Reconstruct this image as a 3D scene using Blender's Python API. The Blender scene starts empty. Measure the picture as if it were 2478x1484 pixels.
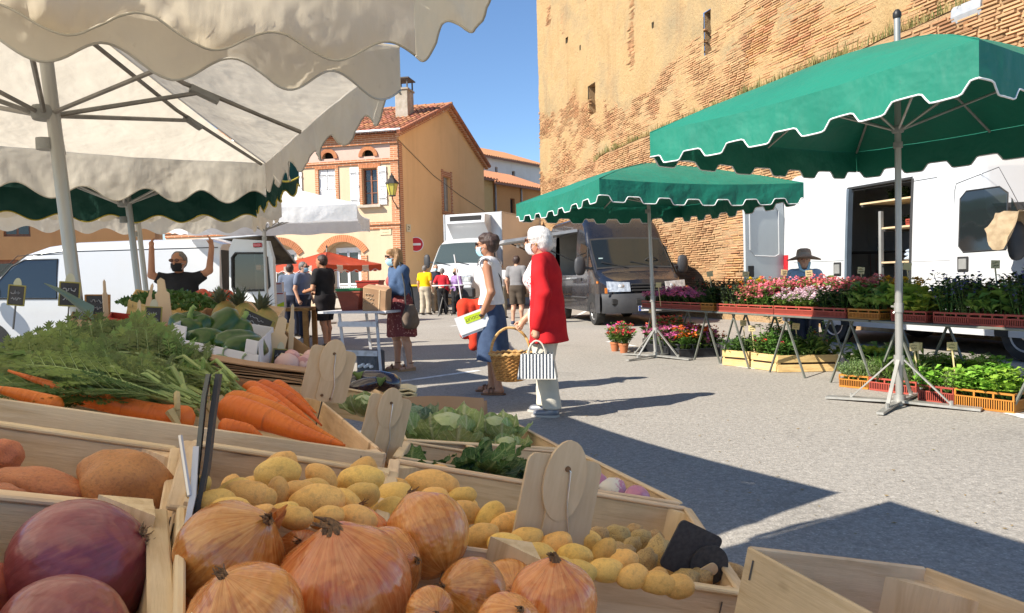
import bpy, math, random
import numpy as np
from mathutils import Vector as V, Matrix, Euler, noise as mn
# ---------------------------------------------------------------- camera, sky, sun, exposure
scene = bpy.context.scene
COL = scene.collection
random.seed(11)
rnd = random.uniform
PI = math.pi
R = math.radians
CAM = V((0.0, 0.0, 1.2))
FPX, CX, CY = 1790.0, 1238.5, 742.0            # focal length and centre on a 2477 px wide picture
PITCH, ROLL = math.atan(67 / 1790), math.atan(0.026)
FW = V((0, math.cos(PITCH), -math.sin(PITCH)))
R0, U0 = V((1, 0, 0)), V((0, math.sin(PITCH), math.cos(PITCH)))
RC = R0 * math.cos(ROLL) - U0 * math.sin(ROLL)
UC = R0 * math.sin(ROLL) + U0 * math.cos(ROLL)
cam_data = bpy.data.cameras.new('camera')
cam_data.sensor_width = 36.0
cam_data.lens = 36.0 * FPX / 2477.0
cam_data.clip_start, cam_data.clip_end = 0.02, 2000
cam = bpy.data.objects.new('camera', cam_data)
COL.objects.link(cam)
cam.matrix_world = Matrix.Translation(CAM) @ Matrix((RC, UC, -FW)).transposed().to_4x4()
scene.camera = cam
SUN_EL = R(40.5)
SUN_AZ = V((-0.880, -0.475, 0)).normalized()   # horizontal direction towards the sun
world = bpy.data.worlds.new('World')
scene.world = world
world.use_nodes = True
wn = world.node_tree
wn.nodes.clear()
sky = wn.nodes.new('ShaderNodeTexSky')
sky.sky_type = 'NISHITA'
sky.sun_disc = False
sky.sun_elevation = SUN_EL
sky.sun_rotation = math.atan2(SUN_AZ.x, SUN_AZ.y)
sky.air_density, sky.dust_density, sky.ozone_density = 1.0, 0.0, 6.0
bg = wn.nodes.new('ShaderNodeBackground')
bg.inputs['Strength'].default_value = 0.070
wo = wn.nodes.new('ShaderNodeOutputWorld')
wn.links.new(sky.outputs[0], bg.inputs[0])
wn.links.new(bg.outputs[0], wo.inputs[0])
sd = bpy.data.lights.new('sun', 'SUN')
sd.energy = 3.7
sd.angle = R(0.55)
sd.color = (1.0, 0.93, 0.82)
sun = bpy.data.objects.new('sun', sd)
COL.objects.link(sun)
sun.rotation_euler = (-(SUN_AZ * math.cos(SUN_EL) + V((0, 0, math.sin(SUN_EL))))).to_track_quat('-Z', 'Y').to_euler()
vs = scene.view_settings
vs.view_transform = 'Standard'
vs.look = 'None'
vs.exposure = 1.4
vs.gamma = 1.0
vs.use_curve_mapping = False
scene.cycles.max_bounces = 8
scene.cycles.transparent_max_bounces = 8
scene.cycles.sample_clamp_indirect = 6.0
scene.cycles.use_denoising = True
# ---------------------------------------------------------------- helpers
def ray(u, v):
 return FW + RC * ((u - CX) / FPX) - UC * ((v - CY) / FPX)
def at(u, v, Y):
 d = ray(u, v)
 return CAM + d * (Y / d.y)
def gnd(u, v, z=0.0):
 d = ray(u, v)
 return CAM + d * ((z - CAM.z) / d.z)
def proj(p):
 q = V(p) - CAM
 w = q.dot(FW)
 return CX + FPX * q.dot(RC) / w, CY - FPX * q.dot(UC) / w
def basis(x, y, z, o=(0, 0, 0)):
 m = Matrix((V(x), V(y), V(z))).transposed().to_4x4()
 m.translation = V(o)
 return m
def frame_x(d, up=(0, 0, 1)):                   # rotation whose X axis is d
 x = V(d).normalized()
 y = V(up).cross(x)
 if y.length < 1e-5:
  y = V((0, 1, 0)).cross(x)
 y.normalize()
 return basis(x, y, x.cross(y))
class MB:
 def __init__(s):
  s.v, s.f, s.m = [], [], []
 def add(s, vs_, fs, mi=0, M=None):
  o = len(s.v)
  if M is not None:
   vs_ = [M @ V(p) for p in vs_]
  s.v += [tuple(p) for p in vs_]
  s.f += [tuple(i + o for i in f) for f in fs]
  s.m += [mi] * len(fs)
  return s
 def box(s, c, sz, M=None, mi=0):
  x, y, z = sz[0] / 2, sz[1] / 2, sz[2] / 2
  p = [(c[0] + a * x, c[1] + b * y, c[2] + d * z) for d in (-1, 1) for b in (-1, 1) for a in (-1, 1)]
  return s.add(p, [(0, 2, 3, 1), (4, 5, 7, 6), (0, 1, 5, 4), (2, 6, 7, 3), (0, 4, 6, 2), (1, 3, 7, 5)], mi, M)
 def bbox(s, c, sz, b=0.004, M=None, mi=0):  # box with chamfered edges
  hx, hy, hz = sz[0] / 2, sz[1] / 2, sz[2] / 2
  b = min(b, hx * .9, hy * .9, hz * .9)
  o = []
  for z, e in ((-hz, b), (-hz + b, 0), (hz - b, 0), (hz, b)):
   x, y = hx - e, hy - e
   for px, py in ((x, y - b), (x - b, y), (-x + b, y), (-x, y - b), (-x, -y + b), (-x + b, -y), (x - b, -y), (x, -y + b)):
    o.append((c[0] + px, c[1] + py, c[2] + z))
  fs = [tuple(range(7, -1, -1)), tuple(range(24, 32))]
  for k in range(3):
   for i in range(8):
    j = (i + 1) % 8
    fs.append((k * 8 + i, k * 8 + j, k * 8 + 8 + j, k * 8 + 8 + i))
  return s.add(o, fs, mi, M)
 def bar(s, p0, p1, w, h=None, up=(0, 0, 1), mi=0):
  p0, p1 = V(p0), V(p1)
  d = p1 - p0
  M = frame_x(d, up)
  M.translation = (p0 + p1) / 2
  return s.box((0, 0, 0), (d.length, w, h or w), M, mi)
 def tube(s, pts, rad, n=8, cap=True, mi=0, M=None):
  pts = [V(p) for p in pts]
  if not hasattr(rad, '__len__'):
   rad = [rad] * len(pts)
  o, fs = [], []
  ref = V((0, 0, 1))
  for i, p in enumerate(pts):
   d = (pts[min(i + 1, len(pts) - 1)] - pts[max(i - 1, 0)])
   d = d.normalized() if d.length > 1e-9 else V((0, 0, 1))
   a = ref - d * ref.dot(d)
   if a.length < 1e-3:
    a = V((1, 0, 0)) - d * d.x
    if a.length < 1e-3:
     a = V((0, 1, 0))
   a.normalize()
   ref = a
   b = d.cross(a)
   for k in range(n):
    t = 2 * PI * k / n
    o.append(p + (a * math.cos(t) + b * math.sin(t)) * rad[i])
  for i in range(len(pts) - 1):
   for k in range(n):
    j = (k + 1) % n
    fs.append((i * n + k, i * n + j, (i + 1) * n + j, (i + 1) * n + k))
  if cap:
   fs.append(tuple(range(n - 1, -1, -1)))
   fs.append(tuple(range((len(pts) - 1) * n, len(pts) * n)))
  return s.add(o, fs, mi, M)
 def lathe(s, prof, n=16, M=None, mi=0, fn=None, cap=True):
  o, fs = [], []
  for r, z in prof:
   for k in range(n):
    t = 2 * PI * k / n
    p = V((r * math.cos(t), r * math.sin(t), z))
    o.append(fn(p, t) if fn else p)
  for i in range(len(prof) - 1):
   for k in range(n):
    j = (k + 1) % n
    fs.append((i * n + k, i * n + j, (i + 1) * n + j, (i + 1) * n + k))
  if cap:
   fs.append(tuple(range(n - 1, -1, -1)))
   fs.append(tuple(range((len(prof) - 1) * n, len(prof) * n)))
  return s.add(o, fs, mi, M)
 def grid(s, fn, nu, nv, mi=0, skip=None, cu=False):
  o = [fn(i / nu, j / nv) for j in range(nv + 1) for i in range(nu + (0 if cu else 1))]
  w = nu if cu else nu + 1
  fs = []
  for j in range(nv):
   for i in range(nu):
    if skip and skip((i + .5) / nu, (j + .5) / nv):
     continue
    k = (i + 1) % w if cu else i + 1
    fs.append((j * w + i, j * w + k, (j + 1) * w + k, (j + 1) * w + i))
  return s.add(o, fs, mi)
 def ell(s, c, r, nu=12, nv=8, M=None, mi=0, fn=None):
  o, fs = [], []
  for j in range(nv + 1):
   a = -PI / 2 + PI * j / nv
   for i in range(nu):
    t = 2 * PI * i / nu
    p = V((math.cos(a) * math.cos(t), math.cos(a) * math.sin(t), math.sin(a)))
    if fn:
     p = fn(p)
    o.append((c[0] + p.x * r[0], c[1] + p.y * r[1], c[2] + p.z * r[2]))
  for j in range(nv):
   for i in range(nu):
    k = (i + 1) % nu
    fs.append((j * nu + i, j * nu + k, (j + 1) * nu + k, (j + 1) * nu + i))
  return s.add(o, fs, mi, M)
 def prism(s, poly, a, b, M=None, mi=0):     # poly in XZ, extruded along Y from a to b
  n = len(poly)
  o = [(x, a, z) for x, z in poly] + [(x, b, z) for x, z in poly]
  fs = [tuple(range(n)), tuple(range(2 * n - 1, n - 1, -1))]
  fs += [(i, i + n, (i + 1) % n + n, (i + 1) % n) for i in range(n)]
  return s.add(o, fs, mi, M)
 def mesh(s, name, mats, smooth=False, angle=40):
  me = bpy.data.meshes.new(name)
  me.from_pydata(s.v, [], s.f)
  if not isinstance(mats, (list, tuple)):
   mats = [mats]
  for m in mats:
   me.materials.append(m)
  if len(mats) > 1:
   me.polygons.foreach_set('material_index', s.m)
  if smooth:
   me.polygons.foreach_set('use_smooth', [True] * len(s.f))
   me.update()
   if angle < 180:
    me.set_sharp_from_angle(angle=R(angle))
  me.update()
  return me
 def build(s, name, mats, parent=None, smooth=False, angle=40, M=None):
  return put(name, s.mesh(name, mats, smooth, angle), parent, M)
def put(name, me, parent=None, M=None):
 o = bpy.data.objects.new(name, me)
 COL.objects.link(o)
 if parent is not None:
  o.parent = parent
 if M is not None:
  o.matrix_basis = M
 return o
def tag(o, label=None, cat=None, group=None, kind=None):
 if label: o['label'] = label
 if cat: o['category'] = cat
 if group: o['group'] = group
 if kind: o['kind'] = kind
 return o
def thing(name, label, cat, loc=(0, 0, 0), rz=0.0, group=None, M=None):
 o = bpy.data.objects.new(name, None)
 o.empty_display_size = 0.1
 COL.objects.link(o)
 if M is not None:
  o.matrix_basis = M
 else:
  o.location = loc
  o.rotation_euler = (0, 0, rz)
 return tag(o, label, cat, group)
KIDS = {}
def kids(o):
 return [c for c in bpy.data.objects if c.parent == o]
def dup(root, M, label=None, group=None, tree=None):
 if tree is None:
  tree = [(c, kids(c)) for c in kids(root)]
 r = root.copy()
 COL.objects.link(r)
 r.matrix_basis = M
 if label: r['label'] = label
 if group: r['group'] = group
 for c, gs in tree:
  k = c.copy()
  COL.objects.link(k)
  k.parent = r
  for g in gs:
   q = g.copy()
   COL.objects.link(q)
   q.parent = k
 return r
def TR(loc, rz=0.0, s=1.0):
 return Matrix.Translation(V(loc)) @ Matrix.Rotation(rz, 4, 'Z') @ Matrix.Scale(s, 4)
# ---------------------------------------------------------------- materials
MATS = {}
def new_mat(name):
 m = bpy.data.materials.new(name)
 m.use_nodes = True
 nt = m.node_tree
 nt.nodes.clear()
 return m, nt
def nd(nt, typ, **kw):
 n = nt.nodes.new(typ)
 for k, v in kw.items():
  setattr(n, k, v)
 return n
def setin(n, **kw):
 for k, v in kw.items():
  n.inputs[k.replace('_', ' ')].default_value = v
 return n
def c4(c):
 return (c[0], c[1], c[2], 1.0)
def noise_tex(nt, vec, scale, detail=4.0, rough=0.55, dist=0.0):
 n = nd(nt, 'ShaderNodeTexNoise')
 n.inputs['Scale'].default_value = scale
 n.inputs['Detail'].default_value = detail
 n.inputs['Roughness'].default_value = rough
 n.inputs['Distortion'].default_value = dist
 nt.links.new(vec, n.inputs['Vector'])
 return n.outputs['Fac']
def ramp(nt, fac, stops):
 n = nd(nt, 'ShaderNodeValToRGB')
 e = n.color_ramp.elements
 while len(e) < len(stops):
  e.new(0.5)
 for i, (p, c) in enumerate(stops):
  e[i].position = p
  e[i].color = c4(c) if hasattr(c, '__len__') else (c, c, c, 1)
 nt.links.new(fac, n.inputs[0])
 return n.outputs[0]
def mixc(nt, fac, a, b, blend='MIX'):
 n = nd(nt, 'ShaderNodeMix', data_type='RGBA', blend_type=blend)
 for sock, val in ((n.inputs[0], fac), (n.inputs[6], a), (n.inputs[7], b)):
  if isinstance(val, (int, float)):
   sock.default_value = val
  elif isinstance(val, (tuple, list)):
   sock.default_value = c4(val)
  else:
   nt.links.new(val, sock)
 return n.outputs[2]
def math_n(nt, op, a, b=None):
 n = nd(nt, 'ShaderNodeMath', operation=op)
 for i, val in enumerate((a, b)):
  if val is None: continue
  if isinstance(val, (int, float)):
   n.inputs[i].default_value = val
  else:
   nt.links.new(val, n.inputs[i])
 return n.outputs[0]
def coords(nt, scale=(1, 1, 1), random_offset=True):
 tc = nd(nt, 'ShaderNodeTexCoord')
 mp = nd(nt, 'ShaderNodeMapping')
 mp.inputs['Scale'].default_value = scale
 nt.links.new(tc.outputs['Object'], mp.inputs['Vector'])
 if random_offset:
  oi = nd(nt, 'ShaderNodeObjectInfo')
  mu = math_n(nt, 'MULTIPLY', oi.outputs['Random'], 37.0)
  nt.links.new(mu, mp.inputs['Location'])
 return mp.outputs['Vector']
def bumpn(nt, h, strength, dist=0.01, normal=None):
 b = nd(nt, 'ShaderNodeBump')
 b.inputs['Strength'].default_value = strength
 b.inputs['Distance'].default_value = dist
 nt.links.new(h, b.inputs['Height'])
 if normal is not None:
  nt.links.new(normal, b.inputs['Normal'])
 return b.outputs['Normal']
def principled(nt, base, rough=0.6, metal=0.0, spec=0.4, normal=None, coat=0.0):
 p = nd(nt, 'ShaderNodeBsdfPrincipled')
 if isinstance(base, (tuple, list)):
  p.inputs['Base Color'].default_value = c4(base)
 else:
  nt.links.new(base, p.inputs['Base Color'])
 if isinstance(rough, (int, float)):
  p.inputs['Roughness'].default_value = rough
 else:
  nt.links.new(rough, p.inputs['Roughness'])
 p.inputs['Metallic'].default_value = metal
 p.inputs['Specular IOR Level'].default_value = spec
 p.inputs['Coat Weight'].default_value = coat
 if normal is not None:
  nt.links.new(normal, p.inputs['Normal'])
 return p
def finish(m, nt, shader):
 o = nd(nt, 'ShaderNodeOutputMaterial')
 nt.links.new(shader if not hasattr(shader, 'outputs') else shader.outputs[0], o.inputs['Surface'])
 return m
def vary(nt, col, amount, hue=0.0):
 oi = nd(nt, 'ShaderNodeObjectInfo')
 hs = nd(nt, 'ShaderNodeHueSaturation')
 v = math_n(nt, 'MULTIPLY_ADD', oi.outputs['Random'], amount * 2)
 nt.nodes[-1].inputs[2].default_value = 1 - amount
 nt.links.new(v, hs.inputs['Value'])
 if hue:
  r2 = math_n(nt, 'FRACT', math_n(nt, 'MULTIPLY', oi.outputs['Random'], 7.3))
  h = math_n(nt, 'MULTIPLY_ADD', r2, hue * 2)
  nt.nodes[-1].inputs[2].default_value = 0.5 - hue
  nt.links.new(h, hs.inputs['Hue'])
 if isinstance(col, (tuple, list)):
  hs.inputs['Color'].default_value = c4(col)
 else:
  nt.links.new(col, hs.inputs['Color'])
 return hs.outputs[0]
def mat(name, col, col2=None, scale=4.0, rough=0.65, metal=0.0, spec=0.35, bump=0.0, bscale=60.0,
  rv=0.0, hue=0.0, stretch=(1, 1, 1), detail=5.0, lo=0.35, hi=0.65, coat=0.0, bdist=0.004, transl=0.0):
 if name in MATS:
  return MATS[name]
 m, nt = new_mat(name)
 vec = coords(nt, stretch)
 base = col
 if col2 is None:
  col2 = tuple(c * 0.82 for c in col)
 base = ramp(nt, noise_tex(nt, vec, scale, detail), [(lo, col), (hi, col2)])
 if rv or hue:
  base = vary(nt, base, rv, hue)
 nrm = bumpn(nt, noise_tex(nt, vec, bscale, 4.0), bump, bdist) if bump else None
 sh = principled(nt, base, rough, metal, spec, nrm, coat)
 if transl:
  tr = nd(nt, 'ShaderNodeBsdfTranslucent')
  nt.links.new(base, tr.inputs['Color']) if not isinstance(base, tuple) else None
  mx = nd(nt, 'ShaderNodeMixShader')
  mx.inputs[0].default_value = transl
  nt.links.new(sh.outputs[0], mx.inputs[1])
  nt.links.new(tr.outputs[0], mx.inputs[2])
  sh = mx
 finish(m, nt, sh)
 MATS[name] = m
 return m
def canvas_mat(name, col, stain, transl=0.35, rough=0.55, bump=0.5, tcol=None):
 m, nt = new_mat(name)
 vec = coords(nt, random_offset=True)
 st_ = ramp(nt, noise_tex(nt, vec, 1.7, 6, 0.6, 0.3), [(0.40, 0.0), (0.72, 1.0)])
 base = mixc(nt, math_n(nt, 'MULTIPLY', st_, 0.55), col, stain)
 spots = ramp(nt, noise_tex(nt, vec, 26, 3, 0.6), [(0.66, 0.0), (0.76, 1.0)])
 base = mixc(nt, math_n(nt, 'MULTIPLY', spots, 0.25), base, tuple(c * 0.45 for c in stain))
 wr = noise_tex(nt, vec, 3.2, 3, 0.5, 0.25)
 n1 = bumpn(nt, wr, bump, 0.12)
 wr2 = noise_tex(nt, coords(nt, (1, 1, .35)), 11, 3, 0.5, 0.3)
 n2 = bumpn(nt, wr2, bump * 0.7, 0.02, n1)
 weave = noise_tex(nt, vec, 420, 2)
 n3 = bumpn(nt, weave, 0.15, 0.002, n2)
 p = principled(nt, base, rough, 0, 0.35, n3)
 t = nd(nt, 'ShaderNodeBsdfTranslucent')
 tc = mixc(nt, 0.6 if tcol else 0.0, base, tcol or (1, 1, 1))
 nt.links.new(tc, t.inputs['Color'])
 nt.links.new(n3, t.inputs['Normal'])
 mx = nd(nt, 'ShaderNodeMixShader')
 mx.inputs[0].default_value = transl
 nt.links.new(p.outputs[0], mx.inputs[1])
 nt.links.new(t.outputs[0], mx.inputs[2])
 finish(m, nt, mx)
 MATS[name] = m
 return m
def wood_mat(name, col, col2, knots=(0.16, 0.08, 0.03), rv=0.12, rough=0.7):
 m, nt = new_mat(name)
 vec = coords(nt, (1.2, 14, 14))
 g = noise_tex(nt, vec, 5.5, 6, 0.62, 0.5)
 base = ramp(nt, g, [(0.30, col2), (0.52, col), (0.75, tuple(min(1, c * 1.08) for c in col))])
 vec2 = coords(nt, (2.2, 3.5, 3.5))
 kn = ramp(nt, noise_tex(nt, vec2, 6, 1, 0.4), [(0.73, 0.0), (0.79, 1.0)])
 base = mixc(nt, math_n(nt, 'MULTIPLY', kn, 0.8), base, knots)
 vec3 = coords(nt, (1, 1, 1))
 dirt = ramp(nt, noise_tex(nt, vec3, 9, 5, 0.6), [(0.45, 1.0), (0.8, 0.72)])
 base = mixc(nt, 1.0, base, dirt, 'MULTIPLY')
 base = vary(nt, base, rv, 0.008)
 nrm = bumpn(nt, noise_tex(nt, vec, 26, 4, 0.6), 0.35, 0.002)
 finish(m, nt, principled(nt, base, rough, 0, 0.25, nrm))
 MATS[name] = m
 return m
def mk(name):
 return MATS[name]
def glass_dark(name, col=(0.02, 0.025, 0.03), alpha=0.85):
 m, nt = new_mat(name)
 p = principled(nt, col, 0.06, 0, 0.9)
 t = nd(nt, 'ShaderNodeBsdfTransparent')
 t.inputs[0].default_value = (0.75, 0.85, 0.82, 1)
 mx = nd(nt, 'ShaderNodeMixShader')
 mx.inputs[0].default_value = alpha
 nt.links.new(t.outputs[0], mx.inputs[1])
 nt.links.new(p.outputs[0], mx.inputs[2])
 finish(m, nt, mx)
 MATS[name] = m
 return m
def text_mesh(name, body, size, mat_, parent, M, align='CENTER', depth=0.0, sx=1.0, shear=0.0):
 cu = bpy.data.curves.new(name, 'FONT')
 cu.body = body
 cu.size = size
 cu.align_x = align
 cu.align_y = 'CENTER'
 cu.extrude = depth
 cu.shear = shear
 cu.resolution_u = 2
 ob = bpy.data.objects.new(name, cu)
 COL.objects.link(ob)
 dg = bpy.context.evaluated_depsgraph_get()
 me = bpy.data.meshes.new_from_object(ob.evaluated_get(dg))
 bpy.data.objects.remove(ob)
 bpy.data.curves.remove(cu)
 me.name = name
 me.materials.clear()
 me.materials.append(mat_)
 return put(name, me, parent, M @ Matrix.Diagonal((sx, 1, 1, 1)))
def scribble(parent, M, w, h, n, m, name='handwriting'):
 mb = MB()
 for i in range(n):
  y = h * (.5 - (i + .5) / n); x0, x1 = -w / 2 * rnd(.7, 1), w / 2 * rnd(.5, 1)
  mb.tube([(x0 + (x1 - x0) * k / 13, y + rnd(-.32, .32) * h / n, 0) for k in range(14)], h / n * .07, 3)
 return mb.build(name, m, parent, M=M)
def tframe(o, n, up=(0, 0, 1)):
 n = V(n).normalized()
 x = V(up).cross(n).normalized()
 return basis(x, n.cross(x), n, o)
# ================================================================ materials of the setting
def asphalt_mat():
 m, nt = new_mat('asphalt')
 tc = nd(nt, 'ShaderNodeTexCoord')
 vec = tc.outputs['Object']
 big = ramp(nt, noise_tex(nt, vec, 0.35, 5, 0.6), [(0.3, (0.292, 0.268, 0.234)), (0.7, (0.342, 0.315, 0.274))])
 v = nd(nt, 'ShaderNodeTexVoronoi')
 v.inputs['Scale'].default_value = 105
 nt.links.new(vec, v.inputs['Vector'])
 wn_ = nd(nt, 'ShaderNodeTexWhiteNoise')
 nt.links.new(v.outputs['Position'], wn_.inputs['Vector'])
 grain = ramp(nt, wn_.outputs['Value'], [(0.0, 0.80), (0.6, 0.97), (0.9, 1.04), (1.0, 1.32)])
 base = mixc(nt, 1.0, big, grain, 'MULTIPLY')
 v2 = noise_tex(nt, vec, 26, 5, 0.7)
 base = mixc(nt, 1.0, base, ramp(nt, v2, [(0.3, 0.72), (0.6, 1.12)]), 'MULTIPLY')
 patch = ramp(nt, noise_tex(nt, vec, .9, 7, 0.75, .6), [(0.56, 1.0), (0.62, .88), (0.75, 0.74)])
 base = mixc(nt, 1.0, base, patch, 'MULTIPLY')
 nrm = bumpn(nt, v.outputs['Distance'], 0.4, 0.005)
 return finish(m, nt, principled(nt, base, 0.85, 0, 0.25, nrm))
M_ASPH = asphalt_mat()
M_LINE = mat('road_paint', (0.72, 0.71, 0.68), (0.42, 0.41, 0.39), 7, 0.8, bump=.3, lo=.5, hi=.68)
def plaster_mat(name, a, b, c, stain, sc=1.0, bump=0.5, dots=0.0):
 m, nt = new_mat(name)
 vec = coords(nt, random_offset=False)
 base = ramp(nt, noise_tex(nt, vec, 0.55 * sc, 7, 0.62, 0.4), [(0.3, a), (0.5, b), (0.7, c)])
 stv = coords(nt, (1.6, 1.6, 0.16), random_offset=False)
 st_ = ramp(nt, noise_tex(nt, stv, 1.0 * sc, 6, 0.65), [(0.52, 0.0), (0.78, 1.0)])
 base = mixc(nt, math_n(nt, 'MULTIPLY', st_, 0.5), base, stain)
 nrm = bumpn(nt, noise_tex(nt, vec, 9 * sc, 8, 0.7), bump, 0.05)
 if dots:
  d = ramp(nt, noise_tex(nt, vec, 7, 4, 0.7), [(0.60, 0.0), (0.66, 1.0)])
  base = mixc(nt, math_n(nt, 'MULTIPLY', d, dots), base, stain)
 return finish(m, nt, principled(nt, base, 0.9, 0, 0.2, nrm))
M_PLAST = plaster_mat('tower_plaster', (0.36, 0.235, 0.105), (0.40, 0.275, 0.135), (0.29, 0.22, 0.125), (0.25, 0.14, 0.07), 1.0, 1.0, 0.5)
M_MORTAR = plaster_mat('tower_mortar', (0.33, 0.21, 0.105), (0.39, 0.26, 0.14), (0.28, 0.165, 0.085), (0.20, 0.10, 0.045), 1.5, 0.9)
M_BRICK = mat('tower_brick', (0.40, 0.185, 0.08), (0.47, 0.28, 0.14), 1.1, 0.9, bump=.8, bscale=22, rv=.22, hue=.012, spec=.15, bdist=.012, lo=.3, hi=.7)
def brickrow_mat():      # many bricks in one mesh: colour varies from brick to brick through a position cell
 m, nt = new_mat('tower_brick_mass')
 vec = coords(nt, random_offset=False)
 big = ramp(nt, noise_tex(nt, vec, 0.6, 5, 0.6), [(0.3, (0.385, 0.20, 0.10)), (0.5, (0.43, 0.25, 0.13)), (0.7, (0.31, 0.145, 0.075))])
 at_ = nd(nt, 'ShaderNodeAttribute', attribute_name='tone')
 hs = nd(nt, 'ShaderNodeHueSaturation')
 nt.links.new(big, hs.inputs['Color'])
 nt.links.new(math_n(nt, 'ADD', math_n(nt, 'MULTIPLY', at_.outputs['Fac'], 0.55), 0.72), hs.inputs['Value'])
 lime = ramp(nt, noise_tex(nt, vec, 2.4, 7, 0.7), [(0.48, 0.0), (0.66, 1.0)])
 base = mixc(nt, math_n(nt, 'MULTIPLY', lime, 0.7), hs.outputs[0], (0.44, 0.30, 0.155))
 nrm = bumpn(nt, noise_tex(nt, vec, 24, 5, 0.7), 0.8, 0.012)
 return finish(m, nt, principled(nt, base, 0.9, 0, 0.15, nrm))
M_BRICKM = brickrow_mat()
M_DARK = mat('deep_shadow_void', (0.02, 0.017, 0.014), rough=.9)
M_WEED = mat('weed_leaf', (0.10, 0.15, 0.035), (0.24, 0.22, 0.07), 3, .6, rv=.3, hue=.03, transl=.3)
M_DRY = mat('dry_grass', (0.36, 0.26, 0.11), (0.22, 0.20, 0.07), 3, .8, rv=.25, hue=.02, transl=.25)
# ================================================================ ground and painted lines
mb = MB()
mb.grid(lambda a, b: (-260 + 520 * a, -120 + 420 * b, 0), 2, 2)
tag(mb.build('ground', M_ASPH), 'grey asphalt of the market square', 'ground', kind='structure')
LINES = [((936, 928), (1160, 897), .10), ((1380, 772), (1480, 722), .12), ((1470, 827), (1535, 838), .10), ((1746, 881), (1830, 893), .10),
   ((2290, 770), (1960, 770), .12), ((2440, 1000), (2600, 1040), .11), ((1090, 790), (1250, 768), .10), ((700, 872), (860, 862), .10)]
for i, (a, b, w) in enumerate(LINES):
 p, q = gnd(*a), gnd(*b)
 d = (q - p).normalized()
 n = V((-d.y, d.x, 0)) * w / 2
 m2 = MB()
 m2.add([(p - n) + V((0, 0, .004)), (q - n) + V((0, 0, .004)), (q + n) + V((0, 0, .004)), (p + n) + V((0, 0, .004))], [(0, 1, 2, 3)])
 tag(m2.build('road_marking', M_LINE), 'white painted parking bay lines on the asphalt', 'marking', 'parking bay lines', 'structure')
mb = MB()
for i in range(140):
 p = gnd(rnd(1350, 2450), rnd(760, 1300))
 a = rnd(0, 6.28); s = rnd(.006, .016)
 mb.add([p + V((math.cos(a + k * 1.57) * s * (1 if k % 2 else .5), math.sin(a + k * 1.57) * s * (1 if k % 2 else .5), rnd(.004, .009))) for k in range(4)], [(0, 1, 2, 3)])
tag(mb.build('fallen_leaves', M_DRY), 'tiny dry leaves and petals scattered on the asphalt', 'litter', kind='stuff')
# ================================================================ brick tower
TC = V((1.50, 34.6, 0))                      # its left corner
TD = V((0.2935, -0.956, 0)).normalized()     # along the wall towards the camera
TN = V((-0.956, -0.2935, 0)).normalized()    # out of the wall
TL, TH = 27.0, 15.5
LEDGE = 5.55
def ss(a, b, x):
 t = max(0.0, min(1.0, (x - a) / (b - a)))
 return t * t * (3 - 2 * t)
def batter(l, z):
 k = .12 * (1 - min(1, z / 9.0))            # slight lean of the foot
 if z < LEDGE:
  k += .55 * ss(6.0, 8.5, l)
 return k
def plastered(l, z):                          # >0 where render still covers the bricks
 b = 7.2 + 1.5 * (1 - ss(2, 9, l)) + 1.6 * ss(9, 20, l)
 n = mn.fractal(V((l * .35, z * .5, 3.1)), 1.0, 2.0, 5) * (1.3 - .85 * ss(6, 11, l)) + mn.noise(V((l * 1.7, z * 2.2, 9.0))) * (.35 - .15 * ss(6, 11, l))
 if l < 5 and 3 < z < 9:
  n += 1.5 * mn.noise(V((l * .6, z * .35, 20.0)))
 s = z - b + n
 for (cl, z0, z1, w) in ((9.55, 8.2, 12.3, .22), (1.5, 12.3, 13.2, .35), (3.1, 11.2, 12.3, .3), (15.0, 9.4, 12, .9), (6.2, 11.9, 13.6, .5)):
  if z0 < z < z1:
   d = abs(l - cl - .12 * mn.noise(V((z * 1.3, cl, 1)))) / w
   s = min(s, (d - 1) * .8 + mn.noise(V((l * 3, z * 3, cl))) * .4)
 return s
tower = thing('tower', 'tall ochre rendered brick tower with worn lower bricks and slit window', 'tower', TC)
def TW(l, z, out):                            # wall coordinates to tower-local
 return TD * l + TN * out + V((0, 0, z))
HOLES = [(14.05, 14.42, 7.35, 8.55, .9), (5.75, 6.45, 7.45, 8.6, .5), (3.55, 3.8, 10.9, 11.15, .3), (5.0, 5.15, 10.2, 10.4, .3), (4.6, 5.1, 12.9, 13.6, .4), (11.0, 11.15, 9.1, 9.3, .3)]
ls = sorted(set([round(i * .16, 3) for i in range(int(TL / .16) + 1)] + [h[0] for h in HOLES] + [h[1] for h in HOLES]))
zs_ = sorted(set([round(LEDGE + i * .16, 3) for i in range(int((TH - LEDGE) / .16) + 1)] + [h[2] for h in HOLES] + [h[3] for h in HOLES]))
mb = MB()
vv, ff = [], []
for z in zs_:
 for l in ls:
  s = plastered(l, z)
  o = (.028 * ss(-.06, .10, s) - .020) + .035 * mn.fractal(V((l * .8, z * .8, 0)), 1, 2, 4) + .012 * mn.noise(V((l * 5, z * 5, 7)))
  vv.append(TW(l, z, o + batter(l, z + .001)))
w = len(ls)
for j in range(len(zs_) - 1):
 for i in range(w - 1):
  lc, zc = (ls[i] + ls[i + 1]) / 2, (zs_[j] + zs_[j + 1]) / 2
  if any(h[0] < lc < h[1] and h[2] < zc < h[3] for h in HOLES): continue
  ff.append((j * w + i, j * w + i + 1, (j + 1) * w + i + 1, (j + 1) * w + i))
mb.add(vv, ff)
mb.build('plaster', M_PLAST, tower, True, 180)
mb = MB()
nl, nz = 110, 34
def lowf(a, b):
 l, z = a * TL, b * LEDGE
 return TW(l, z, batter(l, min(z, LEDGE - .01)) - .020 + .028 * mn.fractal(V((l * .7, z * .9, 5)), 1, 2, 4))
mb.grid(lowf, nl, nz)
mb.build('mortar_bed', M_MORTAR, tower, True, 180)
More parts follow.
